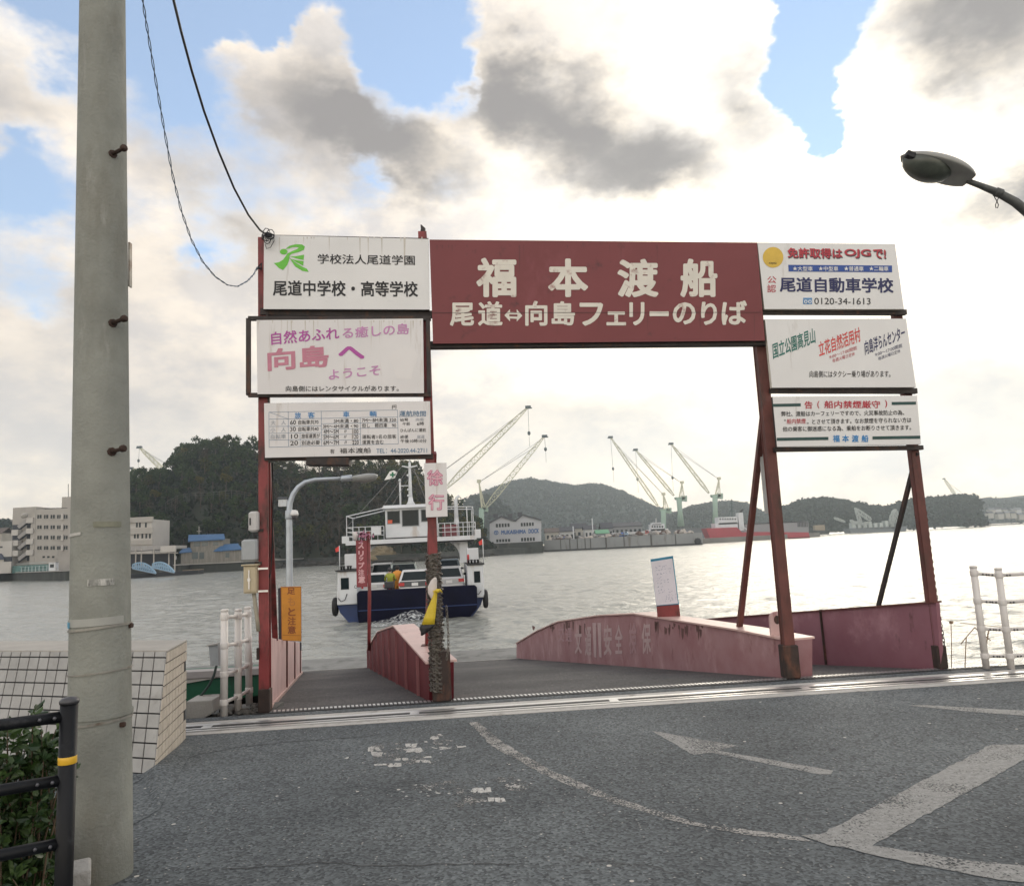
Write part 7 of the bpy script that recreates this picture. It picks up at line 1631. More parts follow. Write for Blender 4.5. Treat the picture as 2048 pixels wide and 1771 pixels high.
def small_boat(name, label, px0, px1, wy, hullc, cabin=True):
    a, c = W(px0, wy), W(px1, wy - .0484 * (px1 - px0)); ax = (c - a).normalized(); L = (c - a).length; n_ = Vector((-ax.y, ax.x, 0)); o = thing(name, label, 'boat', (a + c) / 2)
    b = MB(); st = []
    for k in range(9):
        t = k / 8; w = L * .13 * (1 - (1 - t) ** 0.5 * 0) * math.sin(math.pi * min(1, .12 + t * .80)) ** .6; sh_ = .9 + .9 * (1 - t) ** 2; st.append((a + ax * (L * t), max(.05, w if k else .05), sh_))
    for i, (p, w, h) in enumerate(st): pass
    vs = []
    for (p, w, h) in st: vs += [p - n_ * w + UP * h, p - n_ * w * .6 - UP * .2, p + n_ * w * .6 - UP * .2, p + n_ * w + UP * h]
    fs = []
    for i in range(8):
        for j in range(3): fs.append((i * 4 + j, i * 4 + 4 + j, i * 4 + 5 + j, i * 4 + 1 + j))
        fs.append((i * 4 + 3, i * 4 + 7, i * 4 + 4, i * 4))
    fs += [(0, 1, 2, 3), (35, 34, 33, 32)]; b.add(vs, fs); b.build('hull', hullc, o)
    mid = (a + c) / 2
    b = MB(); b.prism([a + ax * (L * .18) + UP * 1.2 - n_ * L * .07, a + ax * (L * .24) + UP * 2.2 - n_ * L * .07, a + ax * (L * .85) + UP * 2.0 - n_ * L * .07, a + ax * (L * .95) + UP * 1.0 - n_ * L * .07], n_ * L * .14); b.build('cabin', SHW, o)
    for k in range(6):
        q = a + ax * (L * (.38 + .075 * k)) - n_ * (L * .072); b = MB(); b.prism([q + UP * 1.45, q + ax * L * .035 + UP * 1.45, q + ax * L * .035 + UP * 1.72, q + UP * 1.72], n_ * .05); b.build('window', GLASS, o)
    b = MB(); b.prism([a + ax * (L * .70) + UP * 2.0, a + ax * (L * .98) + UP * 3.6, a + ax * L + UP * 3.6, a + ax * L + UP * 1.2, a + ax * (L * .85) + UP * 1.2], n_ * .3); b.build('wheelhouse', SHW, o)
    return o
small_boat('white_boat', 'white passenger boat with dark hull moored under the far quay left of the pole', 92, 150, 1160, mat('black_boat_hull', (.012, .014, .02), .5))
small_boat('moored_boat', 'small white boat moored at the black pontoon right of the pole', 245, 286, 1154, mat('black_boat_hull', (.012, .014, .02)))
# blue roofed house
Y3 = Yof(420, 10); f3 = face(Y3); BLR = mat('blue_tile_roof', (.03, .10, .22), .55, 0, .2, 1.5); WOOD = mat('weathered_board_wall', (.20, .19, .165), .8, 0, .3, .6, stretch=(4, 4, .4))
ho = thing('blue_roofed_house', 'two storey house with blue tiled roofs at the foot of the wooded hill', 'house', f3(420, 1125)); block(ho, 'ground_floor_wall', WOOD, f3, 362, 482, 1101, 9); block(ho, 'upper_floor_wall', WOOD, face(Y3 + 2), 381, 446, 1078, 6)
b = MB(); b.prism([face(Y3 + 1)(376, 1081), face(Y3 + 1)(450, 1077), face(Y3 + 5)(448, 1067), face(Y3 + 5)(377, 1069)], (0, 0, -.3)); b.prism([face(Y3 + 5)(377, 1069), face(Y3 + 5)(448, 1067), face(Y3 + 9)(450, 1078), face(Y3 + 9)(376, 1082)], (0, 0, -.3)); b.build('upper_roof', BLR, ho)
b = MB(); b.prism([face(Y3 - .6)(427, 1101), face(Y3 - .6)(484, 1097), face(Y3 + 3)(476, 1086), face(Y3 + 3)(446, 1088)], (0, 0, -.3)); b.build('side_roof', BLR, ho); b = MB(); b.prism([face(Y3 - .6)(358, 1104), face(Y3 - .6)(384, 1102), face(Y3 + 3)(380, 1094), face(Y3 + 3)(366, 1096)], (0, 0, -.3)); b.build('side_roof', BLR, ho)
for (x0, y0, x1, y1) in ((384, 1104, 396, 1117), (399, 1104, 408, 1117), (451, 1105, 459, 1114), (388, 1083, 400, 1092), (404, 1083, 416, 1091), (426, 1083, 437, 1090)): win(ho, f3 if y0 > 1095 else face(Y3 + 2), x0, y0, x1, y1, mat('dim_window', (.10, .12, .12), .25))
b = MB(); b.tube([face(Y3 + 5)(398, 1069), face(Y3 + 5)(398, 1052)], .12, 5); b.tube([face(Y3 + 5)(393.5, 1062), face(Y3 + 5)(402.5, 1062)], .10, 5); b.build('roof_aerial', BEI, ho)
# rocks and pale beach under the hill's point
SAND = mat('pale_beach_sand', (.52, .38, .25), .9, 0, .15, .3); ROCK = mat('tan_shore_rock', (.20, .16, .095), .9, 0, .5, .5, col2=(.09, .075, .05)); 
bp0 = [W(770, 1118.5), W(880, 1113), W(880, 1113) + Vector((0, 24, 1.5)), W(770, 1118.5) + Vector((0, 30, 1.8))]; b = MB(); b.prism(bp0, (0, 0, -.6)); tag(b.build('beach_ground', SAND), kind='structure')
def rock(name, label, c, r, m, seed, group=None, sc=(1, .8, .7)):
    bm = bmesh.new(); bmesh.ops.create_icosphere(bm, subdivisions=3, radius=1)
    for v in bm.verts: v.co *= 1 + .45 * noise.noise(v.co * 1.3 + Vector((seed, 0, 0))) + .2 * noise.noise(v.co * 3.5 + Vector((0, seed, 0)))
    me = bpy.data.meshes.new(name); bm.to_mesh(me); bm.free(); me.materials.append(m); o = bpy.data.objects.new(name, me); COL.objects.link(o); o.location = c; o.scale = (r * sc[0], r * sc[1], r * sc[2]); ORG[o.name] = Vector(c)
    return tag(o, label, 'rock', group)
for k, (x, y, r) in enumerate(((748, 1112, 4.5), (757, 1106, 4.2), (768, 1108, 4.0), (735, 1116, 3.2), (720, 1119, 3), (700, 1120, 3))): p = D(x, y, shore(x).y + 3 + k); rock('shore_rock', 'tan boulder of the rocky shore under the hill behind the ferry', p, r, ROCK, k * 3.1, 'tan boulders under the hill')
DROCK = mat('dark_shore_rock', (.035, .034, .030), .9, 0, .5, .4)
for k, x in enumerate(range(500, 1000, 22)): p = shore(x) + Vector((0, 0, .3)); rock('waterline_rock', 'dark rock at the waterline of the far bank', p, FOR.uniform(1.2, 3.0), DROCK, k * 1.7 + 50, 'dark rocks along the far waterline', (1.6, .9, .6))

# ---------------------------------------------------------------- the dock
Yd = W(1085, 1104).y + 6; fd = face(Yd); DWALL = mat('pale_dock_wall', (.44, .45, .47), .7, 0, .05, .1); DROOF = mat('dark_slate_roof', (.06, .065, .075), .6, 0, .15, .3); DBLUE = mat('dock_blue_lettering', (.02, .09, .27), .6)
C5 = lambda x, y: (900 + x / 3.303, 780 + y / 3.303)
dk = thing('dock_building', 'pale twin gabled dock building lettered MUKAISHIMA DOCK at the water edge', 'building', fd(1030, 1090))
outl = [C5(*p) for p in ((262, 1012), (262, 880), (340, 838), (432, 868), (480, 828), (603, 862), (603, 1012))]
b = MB(); b.prism([fd(*p) for p in outl], Vector((0, 40, 0))); b.build('wall', DWALL, dk)
b = MB()
for p, q in zip(outl[1:5], outl[2:6]):
    a, c = fd(*p), fd(*q); b.prism([a + Vector((0, -.7, .02)), c + Vector((0, -.7, .02)), c + Vector((0, -.7, .75)), a + Vector((0, -.7, .75))], Vector((0, 42, 0)))
b.build('roof', DROOF, dk)
for x, y in ((300, 836), (397, 836), (462, 824)): b = MB(); p = fd(*C5(x, y)); b.box(p + Vector((0, 8, .6)), (2.2, 5, 2.0)); b.build('roof_vent', DROOF, dk)
for x0, y0, x1, y1, n_ in ((300, 882, 396, 905, 5), (465, 876, 556, 898, 5), (303, 985, 400, 1003, 5), (467, 975, 563, 997, 5)):
    for k in range(n_): wx0 = x0 + (x1 - x0) * k / n_; (a, c), (e, g_) = C5(wx0 + 2, y0 - k * .8), C5(wx0 + (x1 - x0) / n_ - 2, y1 - k * .8); win(dk, fd, a, c, e, g_)
s = Sheet(lambda x, y: D(x, y, Yd - .12), Vector((0, -.02, 0)))
s.text('MUKAISHIMA', C5(338, 953), C5(502, 947), C5(338, 924), DBLUE, .05); s.text('DOCK', C5(518, 946), C5(588, 943), C5(518, 915), DBLUE, .05)
cx_, cy_ = C5(305, 940); s.disc((cx_, cy_), 4.6, DBLUE); s.disc((cx_, cy_), 3.1, DWALL, 2); s.line((cx_ - 3, cy_ - 3.4), (cx_, cy_ + .3), 1.5, DBLUE, 3); s.line((cx_ + 3, cy_ - 3.4), (cx_, cy_ + .3), 1.5, DBLUE, 3.2); s.line((cx_, cy_), (cx_, cy_ + 4), 1.5, DBLUE, 3.4)
s.build(dk, {DWALL.name: 'emblem_ground'})
bs_ = W(1087, 1104.5); as_ = W(972, 1110); b = MB(); b.prism([as_, bs_, bs_ + Vector((0, 45, 0)), as_ + Vector((0, 45, 0))], (0, 0, (fd(1030, 1085).z - WZ))); tag(b.build('dock_sea_wall', QUAY, loc=as_), 'dark stained sea wall standing in the water under the dock building', 'wall')
# long grey concrete barge with clutter
BARG = mat('grey_barge_hull', (.24, .25, .25), .75, 0, .12, .12, stains=[((.10, .08, .06), .28, .35, (1, 1, .15))]); 
ba, bc = W(1089, 1103), W(1405, 1088.5); bz = D(1090, 1080, ba.y).z - WZ
bg_ = thing('grey_barge', 'long grey concrete barge moored off the dock loaded with scrap and tarpaulins', 'barge', (ba + bc) / 2); bdir = (bc - ba).normalized(); bn = Vector((-bdir.y, bdir.x, 0))
b = MB(); b.prism([ba, bc, bc + bn * 14, ba + bn * 14], (0, 0, bz)); b.build('hull', BARG, bg_)
b = MB(); b.prism([ba - bn * .05 - bdir * .1, bc - bn * .05 + bdir * .1, bc + bn * .5 + bdir * .1, ba + bn * .5], (0, 0, .7)); b.build('waterline_band', SHK, bg_)
for t in (.11, .17, .22, .27, .305, .405, .52, .69, .84): p = ba.lerp(bc, t) - bn * .1; b = MB(); b.beam(p, p + UP * bz, .35 if t not in (.405, .69) else .6); b.build('hull_rib', mat('dark_barge_rib', (.07, .065, .06), .8), bg_)
b = MB(); tc_ = bc - bdir * 2 - bn * .5 + UP * 1.6; b.lathe(tc_, [(.6, -.5), (1.5, -.4), (1.5, .4), (.6, .5)], 14, axis=bn); b.build('fender_tyre', BLACKR, bg_)
TARP = mat('blue_tarpaulin', (.03, .12, .42), .6); SCRP = [mat('rusty_scrap', (.10, .06, .045), .85, 0, .6, .8), mat('grey_scrap', (.22, .21, .20), .8, 0, .5, .8), mat('pale_scrap', (.42, .38, .34), .8, 0, .4, .8)]
rr = random.Random(77)
for k in range(46):
    t = rr.uniform(.02, .93); h = rr.uniform(.6, 1.9); p = ba.lerp(bc, t) + bn * rr.uniform(1.5, 9); z = WZ + bz
    bm = bmesh.new(); bmesh.ops.create_icosphere(bm, subdivisions=2, radius=1)
    for v in bm.verts: v.co *= 1 + .6 * noise.noise(v.co * 1.8 + Vector((k * 2.3, 0, 0)))
    tarp = k % 9 == 4; nm = 'tarpaulin_heap' if tarp else 'scrap_heap'
    me = bpy.data.meshes.new(nm); bm.to_mesh(me); bm.free(); me.materials.append(TARP if tarp else rr.choice(SCRP)); o = bpy.data.objects.new(nm, me); COL.objects.link(o); o.location = Vector((p.x, p.y, z + h * .35)); o.scale = (rr.uniform(.8, 2.0), 1.4, h * .8); ORG[o.name] = o.location.copy()
    tag(o, 'heap under a blue tarpaulin on the grey barge' if tarp else 'small heap of scrap on the deck of the grey barge', 'heap', 'tarpaulin heaps on the barge' if tarp else 'scrap heaps on the barge')
def truck(name, label, t, off, m, L=5.5):
    p = ba.lerp(bc, t) + bn * off + UP * bz; o = thing(name, label, 'truck', p); q = lambda a, h: p + bdir * a + UP * h
    b = MB(); b.prism([q(0, .7), q(0, 1.2), q(L * .65, 1.2), q(L * .65, .7)], bn * 2); b.build('bed', SCRP[1], o); b = MB(); b.prism([q(L * .68, .6), q(L * .68, 2.3), q(L * .9, 2.3), q(L, 1.5), q(L, .6)], bn * 2); b.build('cab', m, o)
    b = MB(); b.prism([q(L * .74, 1.5) - bn * .03, q(L * .74, 2.1) - bn * .03, q(L * .88, 2.1) - bn * .03, q(L * .94, 1.5) - bn * .03], bn * .05); b.build('window', GLASS, o)
    for a in (.8, L * .82): b = MB(); b.lathe(q(a, .4) - bn * .05, [(.1, 0), (.42, .02), (.42, .3), (.1, .32)], 12, axis=bn); b.build('wheel', BLACKR, o)
truck('flatbed_truck', 'white flatbed truck parked at the left end of the grey barge', .03, 2, SHW); truck('flatbed_truck', 'pale blue flatbed truck in the middle of the grey barge', .47, 3, mat('pale_blue_truck', (.25, .36, .48), .4)); truck('flatbed_truck', 'red flatbed truck before the white ship bridge on the barge', .60, 5, mat('dull_red_truck', (.35, .06, .05), .5))
# houses and sheds behind the barge
HR = [mat('dark_tile_roof', (.05, .052, .06), .7, 0, .2, .4), mat('brown_tile_roof', (.11, .085, .07), .7, 0, .2, .4), mat('green_metal_roof', (.10, .30, .16), .5), mat('grey_metal_roof', (.17, .18, .19), .5, 0, .1, .2)]; HW = [mat('cream_house_wall', (.42, .40, .35), .8, 0, .1, .3), mat('white_house_wall', (.5, .5, .49), .8, 0, .05, .3), mat('grey_shed_wall', (.25, .26, .27), .7, 0, .1, .2)]
def house(name, label, px, py_e, wpx, hm, rh, Y, wi, ri, dep=9, nw=3, cat='house'):
    c = D(px, py_e, Y); w = wpx / FPX * Y; zb = c.z - hm; o = thing(name, label, cat, Vector((c.x, Y, zb)))
    b = MB(); b.box(Vector((c.x, Y + dep / 2, c.z - hm / 2)), (w, dep, hm)); b.build('wall', HW[wi], o); b = MB(); simple_roof(b, -w / 2, w / 2, -dep / 2, dep / 2, c.z + .1, rh, .5, 0, Vector((c.x, Y + dep / 2, 0))); b.build('roof', HR[ri], o)
    for k in range(nw): x = c.x - w / 2 + w * (k + .5) / nw; b = MB(); b.box(Vector((x, Y - .03, c.z - hm * .35)), (w / nw * .5, .14, hm * .28)); b.build('window', GLASS, o)
Yh = bc.y + 45
DES = [('cream house with brown roof just right of the dock building', 1104, 1064, 26, 7, 2.2, 0, 1), ('white house with dark roof second behind the barge', 1134, 1062, 28, 8, 2.5, 1, 0), ('cream two storey house with dark hipped roof behind the barge', 1158, 1056, 30, 10, 2.8, 0, 0), ('white house with dark roof near the green shed', 1180, 1058, 22, 8, 2.2, 1, 0), ('grey walled house with brown roof in front of the hill slope', 1118, 1072, 30, 4, 1.6, 2, 1), ('low cream house left of the green shed behind barge', 1150, 1072, 26, 4, 1.5, 0, 3), ('dark roofed house at the left end of long warehouse', 1214, 1056, 22, 8, 3.0, 2, 0)]
for k, (lab, px, py, wp, hm, rh, wi, ri) in enumerate(DES): house('harbour_house', lab, px, py, wp, hm, rh, Yh + (k % 3) * 12, wi, ri)
house('green_shed', 'shed with bright green roof behind the grey barge', 1205, 1066, 24, 5, 1.8, Yh - 14, 2, 2, 8, 2, 'shed')
house('long_warehouse', 'long grey warehouse with dark ridge roof behind the barge', 1252, 1052, 62, 8, 2.2, Yh + 10, 2, 0, 14, 7, 'warehouse'); house('long_warehouse', 'long grey quayside warehouse with low metal roof left of the white bridge', 1262, 1068, 70, 7, 1.2, Yh - 8, 2, 3, 10, 8, 'warehouse')
for k, x in enumerate((1184, 1146)): 
    p = D(x, 1036 if k == 0 else 1052, Yh - 18); b = MB(); b.tube([p, Vector((p.x, p.y, WZ + 2))], .22, 6); tag(b.build('harbour_pole', SHW, loc=Vector((p.x, p.y, WZ))), ['tall white pole standing before the green shed', 'short white pole standing before the cream houses'][k], 'pole')
land = MB(); l0, l1 = Vector((as_.x - 5, Yd + 20, WZ)), Vector((D(1640, 1070, bc.y + 120).x, bc.y + 120, WZ)); land.prism([l0, Vector((bc.x, bc.y + 32, WZ)), l1, l1 + Vector((60, 500, 0)), l0 + Vector((-60, 500, 0))], (0, 0, 2.6)); tag(land.build('dock_ground', LAND), kind='structure')
# white ship bridge on the barge's far side, floating dock walls, red ship
sb = thing('work_ship', 'white ship superstructure with windows standing behind the barge', 'ship', D(1318, 1070, bc.y + 22)); fb = face(bc.y + 22)
for nm, m, (x0, y0, x1, y1), dp in (('lower_house', SHW, (1298, 1058, 1338, 1076), 8), ('bridge_house', SHW, (1301, 1048, 1330, 1060), 6), ('bridge_top', SHW, (1304, 1045, 1322, 1049), 5)): win(sb, fb, x0, y0, x1, y1, m, nm, 0, dp)
for k in range(5): win(sb, fb, 1303 + k * 5, 1051, 1306.4 + k * 5, 1054.5)
b = MB(); b.tube([fb(1312, 1046), fb(1312, 1036)], .2, 6); b.build('mast', SHW, sb); win(sb, fb, 1290, 1074, 1400, 1083, SHK, 'hull', .5, 10)
FD = mat('grey_floating_dock', (.13, .14, .145), .7, 0, .12, .08, stains=[((.09, .07, .06), .18, .3, (1, 1, .2))]); FDL = mat('pale_floating_dock', (.26, .27, .28), .7, 0, .1, .1)
fdk = thing('floating_dock', 'large dark grey floating dock wall behind the red ship', 'floating dock', W(1350, 1086)); Yf = W(1415, 1083).y + 8; ff = face(Yf); 
b = MB(); b.prism([ff(1245, 1066), ff(1240, 1090), ff(1422, 1084), ff(1418, 1054), ff(1338, 1058)], Vector((0, 26, 0))); b.build('dock_wall', FD, fdk); Yg2 = W(1617, 1074.5).y; fg = face(Yg2)
b = MB(); b.prism([fg(1490, 1048), fg(1490, 1084), fg(1618, 1075), fg(1617, 1042), fg(1560, 1044)], Vector((0, 10, 0))); b.build('far_wall', FDL, fdk); b = MB(); b.prism([fg(1490, 1046.5), fg(1617, 1041), fg(1617, 1043.5), fg(1490, 1049)], Vector((0, 11, 0))); b.build('catwalk', FD, fdk)
b = MB()
for x in range(1596, 1617, 3): b.beam(face(Yg2 - .4)(x, 1044), face(Yg2 - .4)(x + .3, 1053), .3)
for x in range(1340, 1415, 5): b.beam(face(Yf)(x, 1055), face(Yf)(x, 1051.5), .15)
b.build('stanchions', SHK, fdk)
for x, y in ((1610, 1068), (1614, 1068), (1610, 1072), (1614, 1072)): win(fdk, fg, x - 1.3, y - 1.3, x + 1.3, y + 1.3, SHW, 'tank', .6, .1)
REDH = mat('red_ship_hull', (.36, .035, .05), .5, 0, .12, .15, stains=[((.20, .05, .05), .22, .3, (1, 1, .3))])
Yr = W(1617, 1074.5).y - 16; fr_ = face(Yr); rs = thing('red_ship', 'red hulled ship with white superstructure moored at the floating dock', 'ship', W(1490, 1079))
b = MB(); b.prism([fr_(1412, 1056), fr_(1424, 1084), fr_(1620, 1074.5), fr_(1617, 1064), fr_(1500, 1063), fr_(1484, 1064), fr_(1474, 1054)], Vector((0, 12, 0))); b.build('hull', REDH, rs); b = MB(); b.prism([fr_(1423, 1082), fr_(1424, 1086), fr_(1620, 1077), fr_(1620, 1073)], Vector((0, 12.2, 0))); b.build('boot_top', SHK, rs)
for nm, (x0, y0, x1, y1), dp in (('deck_house', (1430, 1046, 1476, 1056), 9), ('bridge_house', (1436, 1034, 1476, 1047), 8), ('funnel', (1476, 1025, 1489, 1060), 5)): win(rs, face(Yr + 1), x0, y0, x1, y1, SHW, nm, 0, dp)
for k in range(7): win(rs, face(Yr + 1), 1439 + k * 5, 1036, 1442 + k * 5, 1039)
b = MB(); b.beam(face(Yr + 4)(1464, 1036), face(Yr + 4)(1463, 998), .5); 
for y, w in ((1006, 3), (1014, 4.5), (1022, 6)): b.beam(face(Yr + 4)(1463 - w, y), face(Yr + 4)(1463 + w, y), .35)
b.beam(face(Yr + 4)(1456, 1036), face(Yr + 4)(1463, 1016), .3); b.build('mast', mat('dark_green_mast', (.04, .08, .08), .6), rs)
b = MB(); b.beam(face(Yr + 3)(1480, 1024), face(Yr + 3)(1486, 1018), .9); b.build('funnel_top', SHK, rs); b = MB(); b.beam(fr_(1484, 1052), fr_(1500, 1062), .5); b.build('deck_crane', SHW, rs)

# ---------------------------------------------------------------- luffing cranes
CRY = mat('pale_yellow_green_crane', (.56, .56, .42), .6, 0, .08, .1); CRG = mat('pale_green_crane', (.30, .42, .34), .6, 0, .1, .1); CRB = mat('bluish_crane_cap', (.06, .09, .10), .6)
def lattice(mb, a, c, w0, w1, n, r):
    a, c = Vector(a), Vector(c); d = (c - a).normalized(); u = Vector((0, 1, 0)); v = d.cross(u).normalized()
    def ring(t): p = a.lerp(c, t); w = (w0 + (w1 - w0) * t) / 2 * min(1, .35 + 4 * t, .35 + 4 * (1 - t)); return [p + u * w + v * w, p - u * w + v * w, p - u * w - v * w, p + u * w - v * w]
    prev = ring(0)
    for k in range(1, n + 1):
        cur = ring(k / n)
        for i in range(4): mb.beam(prev[i], cur[i], r * 1.5); mb.beam(cur[i], cur[(i + 1) % 4], r); mb.beam(prev[i], cur[(i + 1) % 4] if k % 2 else cur[(i + 3) % 4], r)
        prev = cur
def crane(label, Y, foot, plat, top, jfoot, jtip, hookpx, cw=None, platw=14, wj=2.4, hang=None, green=True):
    """foot, plat, top: tower px; jfoot, jtip: jib px; hookpx: hook px"""
    f = face(Y); o = thing('harbour_crane', label, 'crane', f(*foot)); px = Y / FPX
    b = MB(); a, c = f(*foot), f(*plat); b.tube([a, a.lerp(c, .5), c], [3.6 * px * 2.0, 3.0 * px * 1.6, 3.4 * px * 1.6], 10); b.build('tower', CRG if green else CRY, o)
    b = MB(); b.prism([f(plat[0] - platw * .5, plat[1] - 3), f(plat[0] + platw * .9, plat[1] - 4), f(plat[0] + platw * .9, plat[1]), f(plat[0] + platw * .2, plat[1] + 4), f(plat[0] - platw * .4, plat[1] + 1)], Vector((0, 5, 0))); b.build('slewing_platform', CRG, o)
    b = MB(); cwp = (plat[0] + platw * .8, plat[1] - 4); b.prism([f(cwp[0] - 5, cwp[1] - 2), f(cwp[0] + 5, cwp[1] - 2), f(cwp[0] + 5, cwp[1] + 9), f(cwp[0] - 5, cwp[1] + 8)], Vector((0, 4, 0))); b.build('counterweight', CRG, o)
    b = MB(); t_ = f(*top); s1, s2 = f(plat[0] + platw * .05, plat[1] - 3), f(plat[0] + platw * .75, plat[1] - 3)
    b.beam(s1, t_, .8); b.beam(s2, t_, .5); b.beam(s1.lerp(t_, .5), s2.lerp(t_, .5), .35); b.beam(s1.lerp(s2, .5), t_, .35)
    for k in range(4): b.beam(s1.lerp(t_, k / 4), s2.lerp(t_, (k + 1) / 4), .25)
    b.box(t_ + UP * .6, (2.4, 2, 1.8)); b.build('gantry_frame', CRY, o)
    b = MB(); lattice(b, f(*jfoot), f(*jtip), wj, wj * .55, 16, .19); b.build('jib', CRY, o)
    b = MB(); p = f(*jtip); b.box(p, (3.2, 2, 1.5)); b.beam(p, p + Vector((-2.2 if jtip[0] < jfoot[0] else 2.2, 0, -.6)), .6); b.build('jib_head', CRB, o)
    b = MB(); b.tube([t_, f(jfoot[0] + (jtip[0] - jfoot[0]) * .86, jfoot[1] + (jtip[1] - jfoot[1]) * .86)], .13, 4); b.tube([t_, f(jfoot[0] + (jtip[0] - jfoot[0]) * .97, jfoot[1] + (jtip[1] - jfoot[1]) * .97)], .10, 4); b.build('luffing_rope', mat('grey_rope', (.25, .25, .24), .7), o)
    if hookpx: b = MB(); h = f(*hookpx); b.tube([p, h], .10, 4); b.ball(h, .9, 8, sc=(1, 1, 1.4)); b.tube([h, h - UP * 9 * px * 3], .08, 4); b.build('hook_block', CRB, o)
    return o
crane('pale crane with long jib rising left over the dock, leftmost of the right trio', W(1415, 1083).y + 20, (1327, 1078), (1327, 1021), (1327, 989), (1316, 1012), (1221, 874), (1226, 937), platw=14)
crane('pale crane with tall tower, middle of the trio right of the mountain', W(1415, 1083).y + 40, (1362, 1052), (1358, 997), (1364, 966), (1348, 991), (1271, 899), (1275, 958), platw=14)
crane('pale crane behind the red ship superstructure, rightmost of the trio', W(1415, 1083).y + 30, (1431, 1052), (1430, 992), (1438, 958), (1418, 986), (1342, 887), (1345, 955), platw=14)
Yc = Yd + 90
crane('pale crane with tower and right leaning jib rising behind the dock building', Yc, (963, 1090), (963, 1018), (958, 964), (970, 1016), (1089, 872), (1091, 898), platw=10, wj=3.4)
crane('large crane whose long jib rises from behind the wooded hill, topmost of all cranes', Yc - 25, (884, 1090), (884, 992), (868, 955), (893, 975), (1056, 814), (1058, 866), platw=10, wj=3.6)
crane('distant crane jib leaning left above the wooded hill beside the utility pole', 520, (372, 1040), (372, 985), (390, 960), (345, 958), (279, 894), (277, 921), platw=10, wj=3.2)
crane('lower distant crane jib close beside the utility pole above the hill', 540, (350, 1040), (350, 990), (366, 965), (318, 955), (262, 936), None, platw=8, wj=2.8)
crane('small far crane jib standing above the right hand wooded island', 1050, (1925, 1060), (1922, 1010), (1930, 990), (1911, 990), (1888, 957), None, platw=6, wj=3.6)
# floating crane vessel far right
Yv = 620; fv = face(Yv); fc_ = thing('crane_vessel', 'pale floating crane vessel with folded jibs moored before the wooded island', 'ship', fv(1760, 1062))
b = MB(); b.prism([fv(1698, 1056), fv(1702, 1066), fv(1812, 1062), fv(1815, 1052)], Vector((0, 12, 0))); b.build('hull', mat('grey_vessel_hull', (.16, .18, .19), .7), fc_); PALE = mat('pale_vessel_paint', (.42, .46, .44), .6)
rr = random.Random(8)
for k in range(9): x = 1704 + k * 11; win(fc_, fv, x, 1046 - rr.random() * 5, x + 8, 1057, PALE, 'deck_house', 0, 6)
for a, c, w in (((1742, 1040), (1709, 1016), 3.2), ((1722, 1048), (1711, 1016), 2.4), ((1740, 1044), (1720, 1048), 2), ((1668, 1035), (1690, 1043), 1.8), ((1700, 1040), (1714, 1047), 2), ((1782, 1050), (1784, 1026), 3.0), ((1795, 1050), (1791, 1018), 3.0), ((1784, 1026), (1791, 1018), 2)): b = MB(); lattice(b, fv(*a), fv(*c), w, w * .7, 7, .25); b.build('jib', PALE, fc_)
for k, (x0, y0, x1, y1, lab) in enumerate(((1622, 1050, 1660, 1068, 'low tan barge moored right of the floating dock'), (1822, 1050, 1850, 1058, 'small white work boat moored beside the corner post'), (1964, 1040, 1978, 1048, 'tiny white hut on the far right shore'))):
    Yk = (560, 700, 860)[k]; q = face(Yk); o = thing(('tan_barge', 'work_boat', 'shore_hut')[k], lab, ('barge', 'boat', 'hut')[k], q(x0, y1)); m = (mat('tan_barge_hull', (.30, .25, .18), .8), SHW, HW[1])[k]
    b = MB(); b.prism([q(x0, y0 + (y1 - y0) * .55), q(x0 + 2, y1 + 1), q(x1 - 2, y1), q(x1, y0 + (y1 - y0) * .55)], Vector((0, 8, 0))); b.build(('hull', 'hull', 'wall')[k], (QUAY if k == 0 else m), o); win(o, q, x0 + (x1 - x0) * .2, y0, x1 - (x1 - x0) * .25, y0 + (y1 - y0) * .6, m, ('deck_load', 'cabin', 'upper_wall')[k], 0, 4)

